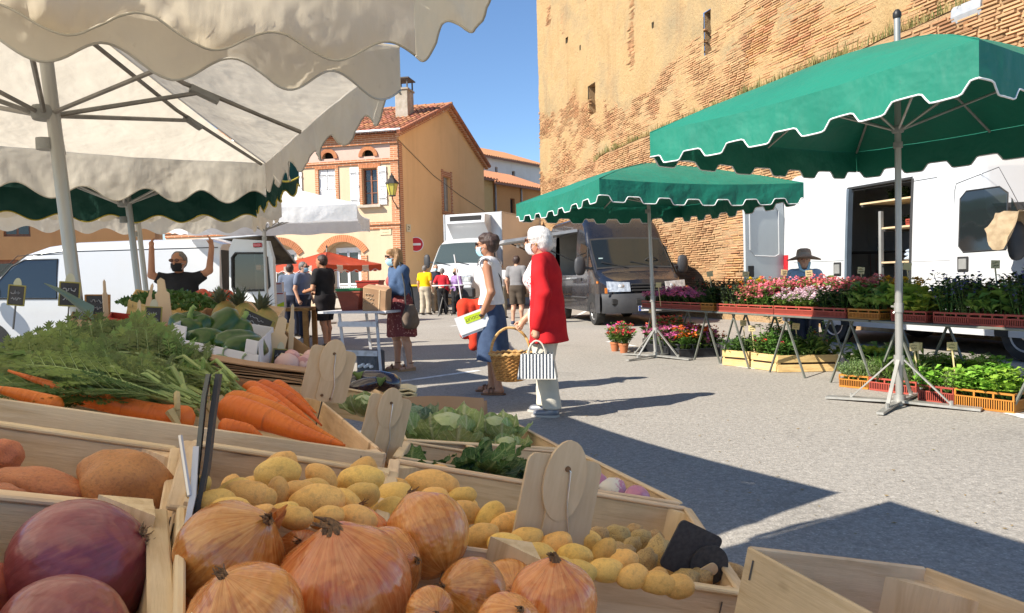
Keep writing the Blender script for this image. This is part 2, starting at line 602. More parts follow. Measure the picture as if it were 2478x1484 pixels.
mb = MB()
mb.grid(lambda a, b: TW(a * TL, LEDGE + .10 * b + .05 * mn.noise(V((a * 40, b * 2, 1))), (batter(a * TL, LEDGE - .02) * (1 - b)) + (batter(a * TL, LEDGE + .02) - .05) * b), 110, 3)
mb.build('ledge', M_MORTAR, tower, True, 180)
mb = MB()
SD = V((0.80, 0.60, 0))                       # the hidden side that runs back from the corner
mb.grid(lambda a, b: TD * (0 if b > .6 else 0) + SD * (a * 12) + TN * (batter(0, b * TH) - .01) + V((0, 0, b * TH)), 12, 12)
mb.build('return_wall', M_PLAST, tower, True, 180)
for h in HOLES:
 mb = MB()
 l0, l1, z0, z1, dp = h
 P = lambda l, z, o: TW(l, z, o)
 f_ = batter(l0, z0) - .04
 a_ = [P(l0, z0, f_), P(l1, z0, f_), P(l1, z1, f_), P(l0, z1, f_), P(l0, z0, -dp), P(l1, z0, -dp), P(l1, z1, -dp), P(l0, z1, -dp)]
 mb.add(a_, [(0, 4, 5, 1), (1, 5, 6, 2), (2, 6, 7, 3), (3, 7, 4, 0)], 0)
 mb.add(a_, [(4, 7, 6, 5)], 1)
 mb.build('slit_window' if dp > .8 else 'putlog_hole', [M_MORTAR, M_MORTAR], tower)
BH, BL = .063, .37
singles, mass = [], []
row = 0
z = .03
while z < 14.0:
 l = -rnd(0, BL)
 while l < TL:
  bl = BL * rnd(.82, 1.12)
  lc, zc = l + bl / 2, z + BH / 2
  if 0 < lc:
   if z > 9.2 and plastered(lc, zc) > .12 + .1:
    l += bl + .014; continue
   bare = zc < LEDGE or plastered(lc, zc) < .08
   if abs(zc - LEDGE) < .05 and lc > 7: bare = False
   if any(h[0] - .05 < lc < h[1] + .05 and h[2] - .03 < zc < h[3] + .03 for h in HOLES): bare = False
   if bare and random.random() > .035:
    ero = mn.fractal(V((lc * .5, zc * .8, 8)), 1, 2, 4)
    o = batter(lc, zc) + rnd(-.008, .014) + .028 * ero
    if zc > LEDGE: o += -.012
    if zc < LEDGE and lc < 7 and plastered(lc, zc + 2.0) > 1.2: o -= .03
    zj = zc + .05 * mn.noise(V((lc * .25, zc * .3, 2))) + rnd(-.004, .004)
    c = TC + TW(lc, zj, o)
    u, v = proj(c)
    if -50 < u < 2560 and -60 < v < 760:
     mass.append((lc, zj, o, bl, c.y, u, v))
  l += bl + .014
 z += BH
 row += 1
def clear_view(u, v):
 if 1570 < u < 1785 and 510 < v < 690: return True
 if u > 1560 and 405 - (u - 1560) * .03 < v < 425 and u < 1780: return True
 if v < 330 - (u - 1560) * .47 and u > 1560: return True
 return False
mass.sort(key=lambda b: b[4])
picked, rest = [], []
for b in mass:
 (picked if len(picked) < 300 and clear_view(b[5], b[6]) and 20 < b[5] < 2460 and b[6] > 10 else rest).append(b)
brick_meshes = []
for k in range(5):
 m2 = MB()
 m2.bbox((0, 0, 0), (1, .09, BH - rnd(.016, .024)), .012)
 m2.v = [(x, y + .008 * mn.noise(V((x * 4 + k * 9, y * 9, zq * 20))), zq + .006 * mn.noise(V((x * 5, k * 7, zq)))) for x, y, zq in m2.v]
 brick_meshes.append(m2.mesh('brick', M_BRICK))
TB = basis(TD, -TN, (0, 0, 1))
for (lc, zj, o, bl, yy, u, v) in picked:
 M = TB.copy()
 M.translation = TW(lc, zj, o - .045)
 put('brick', random.choice(brick_meshes), tower, M @ Matrix.Rotation(rnd(-.012, .012), 4, 'Y') @ Matrix.Diagonal((bl - .012, 1, 1, 1)))
vv, ff, tone = [], [], []
for (lc, zj, o, bl, yy, u, v) in rest:
 h, e = (BH - rnd(.018, .026)) / 2, bl / 2 - .008
 b0 = len(vv)
 for oo, k in ((o, .008), (o - .09, 0)):
  for sx, sz in ((-1, -1), (1, -1), (1, 1), (-1, 1)):
   vv.append(TW(lc + sx * (e - k + rnd(-.006, .006)), zj + sz * (h - k * .5 + rnd(-.004, .004)), oo + rnd(-.005, .005)))
 ff += [(b0, b0 + 1, b0 + 2, b0 + 3)] + [(b0 + i, b0 + 4 + i, b0 + 4 + (i + 1) % 4, b0 + (i + 1) % 4) for i in range(4)]
 t = random.random()
 tone += [t] * 5
mb = MB()
mb.add(vv, ff)
me = mb.mesh('bricks', M_BRICKM)
a_ = me.attributes.new('tone', 'FLOAT', 'FACE')
a_.data.foreach_set('value', tone)
tag(put('brickwork', me, tower), kind='stuff')
def tuft(mb, base, h, n, spread, w=.012, lean=.5):
 for i in range(n):
  a = rnd(0, 2 * PI)
  b = V(base) + V((rnd(-spread, spread), rnd(-spread, spread), 0))
  hh = h * rnd(.5, 1.1)
  d = V((math.cos(a), math.sin(a), 0)) * hh * rnd(0, lean)
  sd_ = V((-math.sin(a), math.cos(a), 0)) * w * rnd(.6, 1.4)
  m_ = b + d * .4 + V((0, 0, hh * .6))
  mb.add([b - sd_, b + sd_, m_ + sd_ * .8, m_ - sd_ * .8, b + d + V((0, 0, hh))], [(0, 1, 2, 3), (3, 2, 4)])
mb, mg = MB(), MB()
for i in range(620):
 l = rnd(6.5, TL) if i % 3 else rnd(14, 22)
 dens = mn.noise(V((l * .9, 4, 4))) + .3
 if dens < -.05 and random.random() < .75: continue
 o = batter(l, LEDGE - .02)
 tuft(mb if random.random() < .72 else mg, TC + TW(l, LEDGE + .02, rnd(.08, o)), rnd(.10, .34), 7, .09, .008, .6)
tag(mb.build('dry_ledge_grass', M_DRY), 'dry straw coloured grass growing along the tower ledge', 'grass', kind='stuff')
tag(mg.build('green_ledge_grass', M_WEED), 'green grass tufts growing along the tower ledge', 'grass', kind='stuff')
def bush(name, label, base, rx, h, nleaf, m_leaf, ls=.05, cat='plant', stems=7, group=None):
 t = thing(name, label, cat, base, group=group)
 ms, ml = MB(), MB()
 for k in range(stems):
  a = rnd(0, 6.28)
  tip = V((math.cos(a) * rx * rnd(.1, .8), math.sin(a) * rx * rnd(.1, .8), h * rnd(.6, 1.0)))
  pts = [V((0, 0, 0)), tip * .5 + V((0, 0, h * .08)), tip]
  ms.tube(pts, [.010, .007, .003], 5)
  for i in range(nleaf // stems):
   f = rnd(.12, 1.0)
   p = pts[0].lerp(pts[1], f * 2) if f < .5 else pts[1].lerp(pts[2], f * 2 - 1)
   p = p + V((rnd(-1, 1), rnd(-1, 1), rnd(-.6, .6))) * rx * .22
   d = V((rnd(-1, 1), rnd(-1, 1), rnd(-.2, .9))).normalized() * ls * rnd(.6, 1.3)
   sdv = d.cross(V((rnd(-1, 1), rnd(-1, 1), rnd(-1, 1)))).normalized() * ls * .28
   ml.add([p, p + d * .5 + sdv, p + d, p + d * .5 - sdv], [(0, 1, 2, 3)])
 ms.build('stem', M_WEED, t)
 tag(ml.build('foliage', m_leaf, t), kind='stuff')
 return t
p = at(2140, 112, 15.3); bush('ledge_bush', 'leafy green bush on the tower ledge beside the umbrella pole tip', p, .42, .62, 420, M_WEED, .07)
p = at(2410, 55, 12.6); bush('ledge_bush', 'green bush on the tower ledge beside the floodlight', p, .5, .40, 420, M_WEED, .06)
p = at(1500, 392, 26.8); bush('ledge_bush', 'small green bush at the left end of the tower ledge', p, .7, .75, 400, M_WEED, .09)
p = at(1488, 415, 26.6); bush('ledge_bush', 'dry yellowish bush hanging at the left end of the ledge', p, .8, .7, 360, M_DRY, .09)
M_GREYM = mat('grey_painted_metal', (0.42, 0.43, 0.44), (0.33, 0.34, 0.35), 6, .45, .2, bump=.05)
p = at(2352, 38, 12.5)
fl = thing('floodlight', 'grey metal floodlight standing on the tower ledge', 'floodlight', p, math.atan2(TD.y, TD.x))
mb = MB()
prof = [(-.16, -.02), (-.19, .10), (-.17, .17), (.17, .17), (.19, .10), (.16, -.02), (.09, -.11), (-.09, -.11)]
mb.prism(prof, -.28, .28, Matrix.Rotation(R(90), 4, 'Z') @ Matrix.Rotation(R(20), 4, 'Y'))
mb.build('housing', M_GREYM, fl)
mb = MB(); mb.box((0, .0, -.18), (.08, .3, .12)); mb.box((0, 0, -.26), (.26, .3, .05)); mb.build('bracket', mat('rust', (.30, .14, .05), (.18, .09, .04), 8), fl)
# ================================================================ houses
M_FACADE = plaster_mat('house_facade_render', (0.60, 0.455, 0.305), (0.63, 0.485, 0.33), (0.58, 0.435, 0.285), (0.50, 0.34, 0.22), .6, .12)
M_GABLE = plaster_mat('house_gable_render', (0.76, 0.49, 0.25), (0.80, 0.52, 0.27), (0.72, 0.46, 0.23), (0.58, 0.36, 0.19), .6, .12)  # gable colour lifted in place of the bounced light it lacks
M_MAUVE = plaster_mat('attic_panel_render', (0.52, 0.38, 0.32), (0.56, 0.41, 0.34), (0.50, 0.36, 0.30), (0.44, 0.32, 0.27), .8, .1)
def brick_tex_mat(name, scale=1.0, rot=0, c1=(0.50, 0.20, 0.09), c2=(0.40, 0.15, 0.07), mortar=(0.60, 0.42, 0.28)):
 m, nt = new_mat(name)
 tc = nd(nt, 'ShaderNodeTexCoord')
 mp = nd(nt, 'ShaderNodeMapping')
 mp.inputs['Rotation'].default_value = (R(90), 0, 0)
 nt.links.new(tc.outputs['Object'], mp.inputs['Vector'])
 b = nd(nt, 'ShaderNodeTexBrick')
 b.inputs['Color1'].default_value = c4(c1); b.inputs['Color2'].default_value = c4(c2); b.inputs['Mortar'].default_value = c4(mortar)
 b.inputs['Scale'].default_value = scale
 b.inputs['Mortar Size'].default_value = .013
 b.inputs['Brick Width'].default_value = .36
 b.inputs['Row Height'].default_value = .085
 nt.links.new(mp.outputs[0], b.inputs['Vector'])
 nrm = bumpn(nt, b.outputs['Fac'], -.5, .02)
 return finish(m, nt, principled(nt, b.outputs['Color'], .85, 0, .2, nrm))
M_HBRICK = brick_tex_mat('house_brick')
M_VOUS = mat('voussoir_brick', (0.52, 0.22, 0.10), (0.44, 0.17, 0.08), 3, .85, bump=.4, bscale=20, rv=.2)
M_TILE = mat('roof_tile', (0.50, 0.20, 0.10), (0.36, 0.17, 0.10), 3, .85, bump=.5, bscale=25, rv=.35, hue=.015)
M_WHITEP = mat('white_paint', (0.80, 0.80, 0.80), (0.72, 0.72, 0.72), 3, .5, bump=.05)
M_BROWNW = mat('brown_window_wood', (0.30, 0.13, 0.07), (0.22, 0.09, 0.05), 9, .55)
M_PANE = glass_dark('window_pane', (0.03, 0.035, 0.04), .9)
M_ZINC = mat('zinc', (0.38, 0.42, 0.46), (0.30, 0.33, 0.37), 5, .4, .5)
M_STONE = mat('pale_stone', (0.52, 0.46, 0.38), (0.42, 0.36, 0.29), 6, .85, bump=.3)
M_BLACKI = mat('black_iron', (0.03, 0.03, 0.03), (0.05, 0.045, 0.04), 9, .5)
def holed_wall(mb, W, H, holes, fr, mi=0, x0=0.0, z0=0.0):
 xs = sorted(set([x0, W] + [q for h in holes for q in (h[0], h[1])]))
 zz = sorted(set([z0, H] + [q for h in holes for q in (h[2], h[3])]))
 for i in range(len(xs) - 1):
  for j in range(len(zz) - 1):
   xc, zc = (xs[i] + xs[i + 1]) / 2, (zz[j] + zz[j + 1]) / 2
   if any(h[0] < xc < h[1] and h[2] < zc < h[3] for h in holes): continue
   mb.add([fr(xs[i], 0, zz[j]), fr(xs[i + 1], 0, zz[j]), fr(xs[i + 1], 0, zz[j + 1]), fr(xs[i], 0, zz[j + 1])], [(0, 1, 2, 3)], mi)
def reveal(mb, h, dp, fr, mi=0):
 a, b, c, d = h[:4]
 o = [fr(a, 0, c), fr(b, 0, c), fr(b, 0, d), fr(a, 0, d), fr(a, -dp, c), fr(b, -dp, c), fr(b, -dp, d), fr(a, -dp, d)]
 mb.add(o, [(0, 4, 5, 1), (1, 5, 6, 2), (2, 6, 7, 3), (3, 7, 4, 0)], mi)
HO = V((-4.73, 32.0, 0))
HL = V((-.978, .21, 0)).normalized()
HN = V((-.21, -.978, 0)).normalized()
house = thing('house', 'two storey ochre house with white shutters and red tiled roof', 'house', M=basis(HL, -HN, (0, 0, 1), HO))
def fr(x, y, z): return V((x, -y, z))
FW_, EZ = 11.5, 7.62
holes = [(2.92, 3.72, 4.58, 6.22), (.97, 1.68, 4.57, 6.16), (5.0, 5.7, 4.6, 6.16), (1.08, 1.64, 6.66, 7.02), (2.95, 3.5, 6.66, 7.02), (1.83, 3.59, 0.15, 3.05), (4.9, 6.66, 0.15, 3.05)]
mb = MB()
holed_wall(mb, FW_, 6.5, [h for h in holes if h[3] < 6.5], fr)
mb.build('facade_wall', M_FACADE, house)
mb = MB()
holed_wall(mb, FW_, 7.15, [h for h in holes if h[2] > 6.5], fr, 0, 0, 6.5)
mb.build('attic_panel', M_MAUVE, house)
for h in holes:
 mb = MB(); reveal(mb, h, .45 if h[2] < 1 else .3, fr); mb.build('window_reveal', M_FACADE, house)
mb = MB()
mb.box((FW_ / 2, -.03, 7.38), (FW_, .10, .46)); mb.box((FW_ / 2, -.07, 7.56), (FW_, .18, .12)); mb.box((FW_ / 2, -.05, 7.19), (FW_, .13, .08))
mb.build('brick_cornice', M_HBRICK, house)
mb = MB(); mb.box((FW_ / 2, -.04, 6.47), (FW_ + .1, .12, .10)); mb.box((FW_ / 2, -.025, 6.36), (FW_, .06, .10)); mb.build('string_course', M_HBRICK, house)
mb = MB(); mb.box((FW_ / 2, -.04, 3.74), (FW_ + .1, .12, .12)); mb.box((FW_ / 2, -.022, 3.58), (FW_, .05, .16)); mb.build('string_course', M_HBRICK, house)
mb = MB(); mb.box((.17, -.012, 3.6), (.34, .05, 7.1)); mb.build('corner_quoin', M_HBRICK, house)
def surround(h, w=.15, sill=True, name='window_surround'):
 mb = MB()
 a, b, c, d = h
 mb.box(((a - w / 2), -.015, (c + d) / 2), (w, .05, d - c)); mb.box(((b + w / 2), -.015, (c + d) / 2), (w, .05, d - c))
 mb.build(name, M_HBRICK, house)
 mb = MB()
 n = int((b - a + 2 * w) / .07)
 for i in range(n):
  x = a - w + (i + .5) * (b - a + 2 * w) / n
  mb.box((x, -.02 - rnd(0, .008), d + .12), (.058, .05, .24), None)
 tag(mb.build('lintel_bricks', M_VOUS, house), kind='stuff')
 if sill:
  mb = MB(); mb.bbox(((a + b) / 2, -.08, c - .07), (b - a + .35, .24, .12), .01); mb.build('sill', M_STONE, house)
surround(holes[0]); surround(holes[1]); surround(holes[2])
def arch_ring(cx, zc, r0, r1, a0, a1, n, name='arch_bricks', el=1.0):
 mb = MB()
 for i in range(n):
  t0 = a0 + (a1 - a0) * (i + .08) / n; t1 = a0 + (a1 - a0) * (i + .92) / n
  q = []
  for y in (.0, .05 + rnd(0, .01)):
   q += [fr(cx + r0 * math.cos(t0), y, zc + el * r0 * math.sin(t0)), fr(cx + r1 * math.cos(t0), y, zc + el * r1 * math.sin(t0)),
      fr(cx + r1 * math.cos(t1), y, zc + el * r1 * math.sin(t1)), fr(cx + r0 * math.cos(t1), y, zc + el * r0 * math.sin(t1))]
  mb.add(q, [(4, 5, 6, 7), (0, 4, 7, 3), (1, 2, 6, 5), (0, 1, 5, 4), (3, 7, 6, 2)])
 tag(mb.build(name, M_VOUS, house), kind='stuff')
for cx in (1.36, 3.225):      # half-round attic openings
 arch_ring(cx, 6.66, .27, .44, 0, PI, 22)
 mb = MB()
 pts = [(cx + .28 * math.cos(PI * k / 12), 6.66 + .28 * math.sin(PI * k / 12)) for k in range(13)]
 top = [(cx - .28, 7.02), (cx + .28, 7.02)]
 for k in range(12):
  (x0, z0), (x1, z1) = pts[k], pts[k + 1]
  mb.add([fr(x0, .004, z0), fr(x1, .004, z1), fr(x1, .004, 7.03), fr(x0, .004, 7.03)], [(0, 1, 2, 3)])
 mb.build('arch_spandrel', M_MAUVE, house)
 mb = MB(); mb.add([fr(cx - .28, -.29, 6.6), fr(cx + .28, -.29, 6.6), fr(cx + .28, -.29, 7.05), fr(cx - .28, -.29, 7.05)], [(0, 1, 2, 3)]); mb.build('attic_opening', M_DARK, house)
for (a, b) in ((1.83, 3.59), (4.9, 6.66)):   # ground floor arches
 cx, hw = (a + b) / 2, (b - a) / 2
 rr, th = 1.12, math.asin(hw / 1.12)
 zc = 3.02 - rr
 arch_ring(cx, zc, rr, rr + .30, PI / 2 - th - .12, PI / 2 + th + .12, 30)
 mb = MB()
 for k in range(16):
  t0 = PI / 2 - th + 2 * th * k / 16; t1 = PI / 2 - th + 2 * th * (k + 1) / 16
  mb.add([fr(cx + rr * math.cos(t0), .003, zc + rr * math.sin(t0)), fr(cx + rr * math.cos(t0), .003, 3.06), fr(cx + rr * math.cos(t1), .003, 3.06), fr(cx + rr * math.cos(t1), .003, zc + rr * math.sin(t1))], [(0, 1, 2, 3)])
  mb.add([fr(cx + rr * math.cos(t0), .003, zc + rr * math.sin(t0)), fr(cx + rr * math.cos(t1), .003, zc + rr * math.sin(t1)), fr(cx + rr * math.cos(t1), -.45, zc + rr * math.sin(t1)), fr(cx + rr * math.cos(t0), -.45, zc + rr * math.sin(t0))], [(0, 1, 2, 3)])
 mb.build('arch_spandrel', M_FACADE, house)
 mb = MB()
 for x in (a - .14, b + .14): mb.box((x, -.015, 1.25), (.28, .05, 2.3))
 mb.build('arch_jamb', M_HBRICK, house)
 mb = MB(); mb.add([fr(a, -.45, .15), fr(b, -.45, .15), fr(b, -.45, 3.05), fr(a, -.45, 3.05)], [(0, 1, 2, 3)]); mb.build('recess_back', M_FACADE, house)
 dr = MB(); x0, x1 = cx - .62, cx + .42
 dr.box(((x0 + x1) / 2, .42, 2.66), (x1 - x0 + .12, .08, .22))
 for x in (x0, (x0 + x1) / 2, x1): dr.box((x, .42, 1.4), (.11, .08, 2.4))
 for x in ((x0 * 3 + x1) / 4, (x0 + 3 * x1) / 4): dr.box((x, .425, .62), (.42, .06, .9)); dr.box((x, .42, 1.15), (.45, .07, .08))
 dw = dr.build('french_door', M_WHITEP, house)
 for x in ((x0 * 3 + x1) / 4, (x0 + 3 * x1) / 4):
  pm = MB(); pm.box((x, .43, 1.87), (.42, .02, 1.36)); pm.build('pane', M_PANE, dw)
mb = MB()
for i in range(17): mb.bar(fr(1.9 + i * .1, .02, .55), fr(1.9 + i * .1, .02, 1.02), .012)
for z_ in (.55, .78, 1.02): mb.bar(fr(1.86, .02, z_), fr(3.56, .02, z_), .016)
mb.build('railing', M_BLACKI, house)
mb = MB(); mb.bbox((2.7, -.12, .32), (2.1, .34, .42), .02); mb.build('stone_step', M_STONE, house)
def shutter(x0, x1, z0, z1, out, name='shutter'):
 mb = MB(); n = 5
 for i in range(n):
  w = (x1 - x0) / n
  mb.bbox((x0 + (i + .5) * w, -out, (z0 + z1) / 2), (w - .006, .03, z1 - z0), .004)
 s_ = mb.build(name, M_WHITEP, house)
 mb = MB()
 for zz in (z0 + .25, (z0 + z1) / 2, z1 - .25): mb.box(((x0 + x1) / 2, -out - .025, zz), (x1 - x0 - .02, .022, .09))
 mb.bar(fr(x0 + .04, out + .024, z0 + .3), fr(x1 - .04, out + .024, (z0 + z1) / 2 - .05), .02, .07, (0, 1, 0)); mb.bar(fr(x0 + .04, out + .024, (z0 + z1) / 2 + .05), fr(x1 - .04, out + .024, z1 - .3), .02, .07, (0, 1, 0))
 mb.build('shutter_brace', M_WHITEP, s_)
 mb = MB()
 for zz in (z0 + .25, z1 - .25): mb.box((x1 - .18, -out - .04, zz), (.3, .008, .03))
 mb.build('hinge', M_BLACKI, s_)
def casement(h, wood, dp=.22):
 a, b, c, d = h
 mb = MB(); w = .06
 for x in (a + w / 2, (a + b) / 2, b - w / 2): mb.box((x, dp, (c + d) / 2), (w, .06, d - c))
 for zz in (c + w / 2, d - w / 2): mb.box(((a + b) / 2, dp - .003, zz), (b - a, .05, w))
 for k in (1, 2): mb.box(((a + b) / 2, dp - .002, c + (d - c) * k / 3), (b - a, .04, .03))
 wd = mb.build('window_frame', wood, house)
 mb = MB(); mb.box(((a + b) / 2, dp + .02, (c + d) / 2), (b - a - .02, .01, d - c - .02)); mb.build('pane', M_PANE, wd)
casement(holes[1], M_BROWNW); casement(holes[2], M_BROWNW); casement(holes[0], M_BROWNW)
shutter(.54, .92, 4.55, 6.2, .035); shutter(1.80, 2.22, 4.55, 6.22, .035)
shutter(2.93, 3.31, 4.58, 6.2, -.06); shutter(3.33, 3.71, 4.58, 6.2, -.06)
shutter(4.5, 4.9, 4.55, 6.2, .035); shutter(5.82, 6.2, 4.55, 6.2, .035)
mb = MB(); mb.tube([fr(-.25, .30, 7.66), fr(FW_, .30, 7.66)], .07, 8); mb.build('gutter', M_ZINC, house, True)
mb = MB(); mb.tube([fr(-.06, .08, 7.55), fr(-.06, .08, .2)], .012, 6); mb.build('cable', M_BLACKI, house)
GD = V((.325, .946, 0)).normalized()
D_l = V((GD.dot(HL), GD.dot(-HN), 0))           # gable direction in house-local axes
GN = V((D_l.y, -D_l.x, 0))
if (HL * GN.x - HN * GN.y).dot(V((1, -.3, 0))) < 0: GN = -GN
GLEN, GRX, GRZ, GEZ = 10.3, 5.35, 9.85, 7.55
def gr(x, y, z): return D_l * x + GN * y + V((0, 0, z))
GH = (4.65, 5.55, 4.62, 6.3)
mb = MB(); holed_wall(mb, GLEN, GEZ, [GH], gr)
mb.add([gr(0, 0, GEZ), gr(GLEN, 0, GEZ), gr(GRX, 0, GRZ - .05)], [(0, 1, 2)])
mb.build('gable_wall', M_GABLE, house)
mb = MB(); reveal(mb, GH, .25, gr); mb.build('window_reveal', M_GABLE, house)
mb = MB()
Mg = basis(D_l, GN, (0, 0, 1))
a, b, c, d = GH
for x in (a - .1, b + .1): mb.box((x, .012, (c + d) / 2 + .08), (.2, .045, d - c + .5), Mg)
mb.box(((a + b) / 2, .012, d + .14), (b - a, .045, .26), Mg); mb.box(((a + b) / 2, .03, c - .1), (b - a + .4, .1, .1), Mg)
mb.build('window_surround', M_HBRICK, house)
mb = MB(); mb.box(((a + b) / 2 - .2, -.2, (c + d) / 2), (.5, .03, d - c), Mg); mb.box(((a + b) / 2 + .25, -.18, (c + d) / 2), (.36, .05, d - c), Mg); mb.build('grey_shutter', M_GREYM, house)
mb = MB(); mb.tube([gr(0, .03, 7.3), gr(3.5, .03, 6.2), gr(6.5, .03, 5.6), gr(10.2, .03, 5.0)], .012, 5); mb.build('cable', M_BLACKI, house)
mb = MB(); mb.box((.17, .014, 3.6), (.34, .045, 7.2), Mg); mb.build('corner_quoin', M_HBRICK, house)
def rf(x, s, side=0):                         # x along facade, s along the slope 0 eave .. 1 ridge
 e = D_l * (-.35 + (GRX + .35) * s) if not side else D_l * (GLEN + .35 - (GLEN + .35 - GRX) * s)
 zz = 7.50 + (GRZ - 7.50) * s
 return V((x, 0, 0)) + e + V((0, 0, zz))
roof = MB()
for side in (0, 1): roof.grid(lambda a, b: rf(-.25 + (FW_ + .25) * a, b, side), 4, 4)
roofo = roof.build('roof', mat('roof_deck', (.30, .14, .08), None, 4, .9), house)
mb = MB()
for k in range(8):
 pass
sl = (rf(0, 1) - rf(0, 0)); SLEN = sl.length; sdn = sl.normalized(); xd = V((1, 0, 0)); nd_ = xd.cross(sdn).normalized()
if nd_.z < 0: nd_ = -nd_
tm = MB()
tm.grid(lambda a, b: V((.105 * (1 - .12 * b) * math.cos(PI * a), .50 * b, .085 * math.sin(PI * a) + .02 * (1 - b))), 6, 1)
tile_me = tm.mesh('tile', M_TILE, True, 180)
NT = 14
tiles = MB()
for i in range(44):
 for j in range(NT):
  x = -.15 + i * .235
  s = j / NT
  p = rf(x, s) + nd_ * (.035 + rnd(0, .012))
  M = basis(xd, sdn, nd_, p) @ Matrix.Rotation(rnd(-.03, .03), 4, 'Z')
  if i < 21:
   put('tile', tile_me, roofo, M)
  else:
   tiles.add([M @ V(q) for q in tm.v], tm.f)
tag(tiles.build('far_tiles', M_TILE, roofo, True, 180), kind='stuff')
mb = MB()
for side in (0, 1):
 q0, q1 = rf(-.22, 0, side), rf(-.22, 1, side)
 n = 20
 for k in range(n):
  a_, b_ = q0.lerp(q1, k / n), q0.lerp(q1, (k + 1.08) / n)
  mb.tube([a_ + V((0, 0, .06)), b_ + V((0, 0, .09))], [.10, .085], 8)
mb.build('verge_tiles', M_TILE, roofo, True)
mb = MB()
for side in (0, 1):
 q0, q1 = rf(-.10, .02, side), rf(-.10, 1, side)
 mb.bar(q0 - V((0, 0, .10)), q1 - V((0, 0, .10)), .16, .16)
mb.build('verge_moulding', M_HBRICK, roofo)
mb = MB()
for k in range(24): mb.tube([rf(-.3 + k * .45, 1) + V((0, 0, .05)), rf(.2 + k * .45, 1) + V((0, 0, .05))], [.14, .11], 8)
mb.build('ridge_tiles', M_TILE, roofo, True)
cp = rf(1.15, .62)
mb = MB(); mb.bbox((cp.x, cp.y, cp.z + .45), (.62, .85, 1.5), .02); mb.box((cp.x, cp.y, cp.z + 1.23), (.7, .95, .08))
mb.build('chimney', mat('chimney_render', (.46, .42, .36), (.32, .28, .22), 3, .9, bump=.4), roofo)
mb = MB(); mb.box((cp.x, cp.y, cp.z + 1.72), (.8, 1.0, .05))
for sx in (-1, 1):
 for sy in (-1, 1): mb.box((cp.x + sx * .28, cp.y + sy * .36, cp.z + 1.49), (.06, .06, .44))
mb.build('chimney_cap', mat('dark_concrete', (.12, .11, .10), None, 5, .9), roofo)
mb = MB(); mb.tube([(cp.x + .25, cp.y, cp.z + 1.2), (cp.x + .25, cp.y, cp.z + 2.4)], .012, 5); mb.build('aerial', M_BLACKI, roofo)
lw = HO + HL * .10 + HN * .55
lamp = thing('wall_lantern', 'black iron lantern with yellow glass on the house corner', 'lantern', (lw.x, lw.y, 4.72))
mb = MB()
mb.tube([(0, 0, .12), (0, 0, .02), (.02, .1, -.1), (.08, .35, -.2), (.10, .55, -.35)], .022, 6)
mb.tube([(.1, .55, -.5), (.1, .55, .1)], .02, 6); mb.tube([(.04, .2, -.14), (.12, .42, -.3), (.1, .55, -.42)], .014, 6)
mb.build('bracket', M_BLACKI, lamp)
mb = MB(); mb.lathe([(.13, .14), (.25, .62)], 6, None, 0, None, False)
mb.build('glass', mat('yellow_lamp_glass', (.62, .55, .10), (.50, .46, .10), 3, .25, spec=.6), lamp)
mb = MB(); mb.lathe([(.15, .10), (.15, .14)], 6); mb.lathe([(.29, .62), (.28, .67), (.16, .82), (.10, .88), (.10, .96), (.04, 1.0), (.02, 1.08)], 6)
for k in range(6): t = k * PI / 3; mb.bar((.13 * math.cos(t), .13 * math.sin(t), .14), (.25 * math.cos(t), .25 * math.sin(t), .62), .018)
mb.build('lantern_cap', M_BLACKI, lamp)
q = HO + GD * 1.25 + (HL * GN.x - HN * GN.y) * .12
ns = thing('no_entry_sign', 'round red no entry sign on the gable corner', 'sign', (q.x, q.y, 2.85))
nrm = V((.55, -.83, 0)).normalized() if False else V((.12, -.99, 0)).normalized()
Mn = basis(V((0, 0, 1)).cross(nrm), nrm, (0, 0, 1)) if False else tframe((0, 0, 0), nrm)
mb = MB(); mb.lathe([(.33, -.012), (.33, .0)], 28, Mn); mb.build('rim', M_WHITEP, ns)
mb = MB(); mb.lathe([(.30, -.006), (.30, .006)], 28, Mn); mb.build('disc', mat('sign_red', (.55, .02, .03), None, 3, .4), ns)
mb = MB(); mb.box((0, 0, .007), (.42, .10, .008), Mn); mb.build('bar', M_WHITEP, ns)
mb = MB(); mb.bar((0, .02, 0), (0, .14, 0), .05); mb.build('bracket', M_GREYM, ns)
M_PLATE = mat('cream_plate', (.66, .56, .36), (.6, .5, .32), 5, .5)
M_INK = mat('dark_ink', (.10, .08, .05), None, 5, .7)
q = HO + HL * .66 + HN * .02
sp = thing('street_plate', 'cream street name plate on the facade near the corner', 'plate', (q.x, q.y, 3.42))
mb = MB(); mb.bbox((0, 0, 0), (.52, .36, .02), .005, tframe((0, 0, 0), HN)); mb.build('plate', M_PLATE, sp)
text_mesh('plate_text', 'PLACE', .11, M_INK, sp, tframe(HN * .013 + V((0, 0, .07)), HN)); scribble(sp, tframe(HN * .013 - V((0, 0, .07)), HN), .40, .07, 1, M_INK)
q = HO + GD * .75 + (HL * GN.x - HN * GN.y) * .03; wnm = (HL * GN.x - HN * GN.y)
sp = thing('house_number_plate', 'small cream plate on the gable above the no entry sign', 'plate', (q.x, q.y, 3.55))
mb = MB(); mb.bbox((0, 0, 0), (.42, .34, .02), .005, tframe((0, 0, 0), wnm)); mb.build('plate', M_PLATE, sp)
scribble(sp, tframe(wnm * .013, wnm), .26, .2, 2, M_INK)
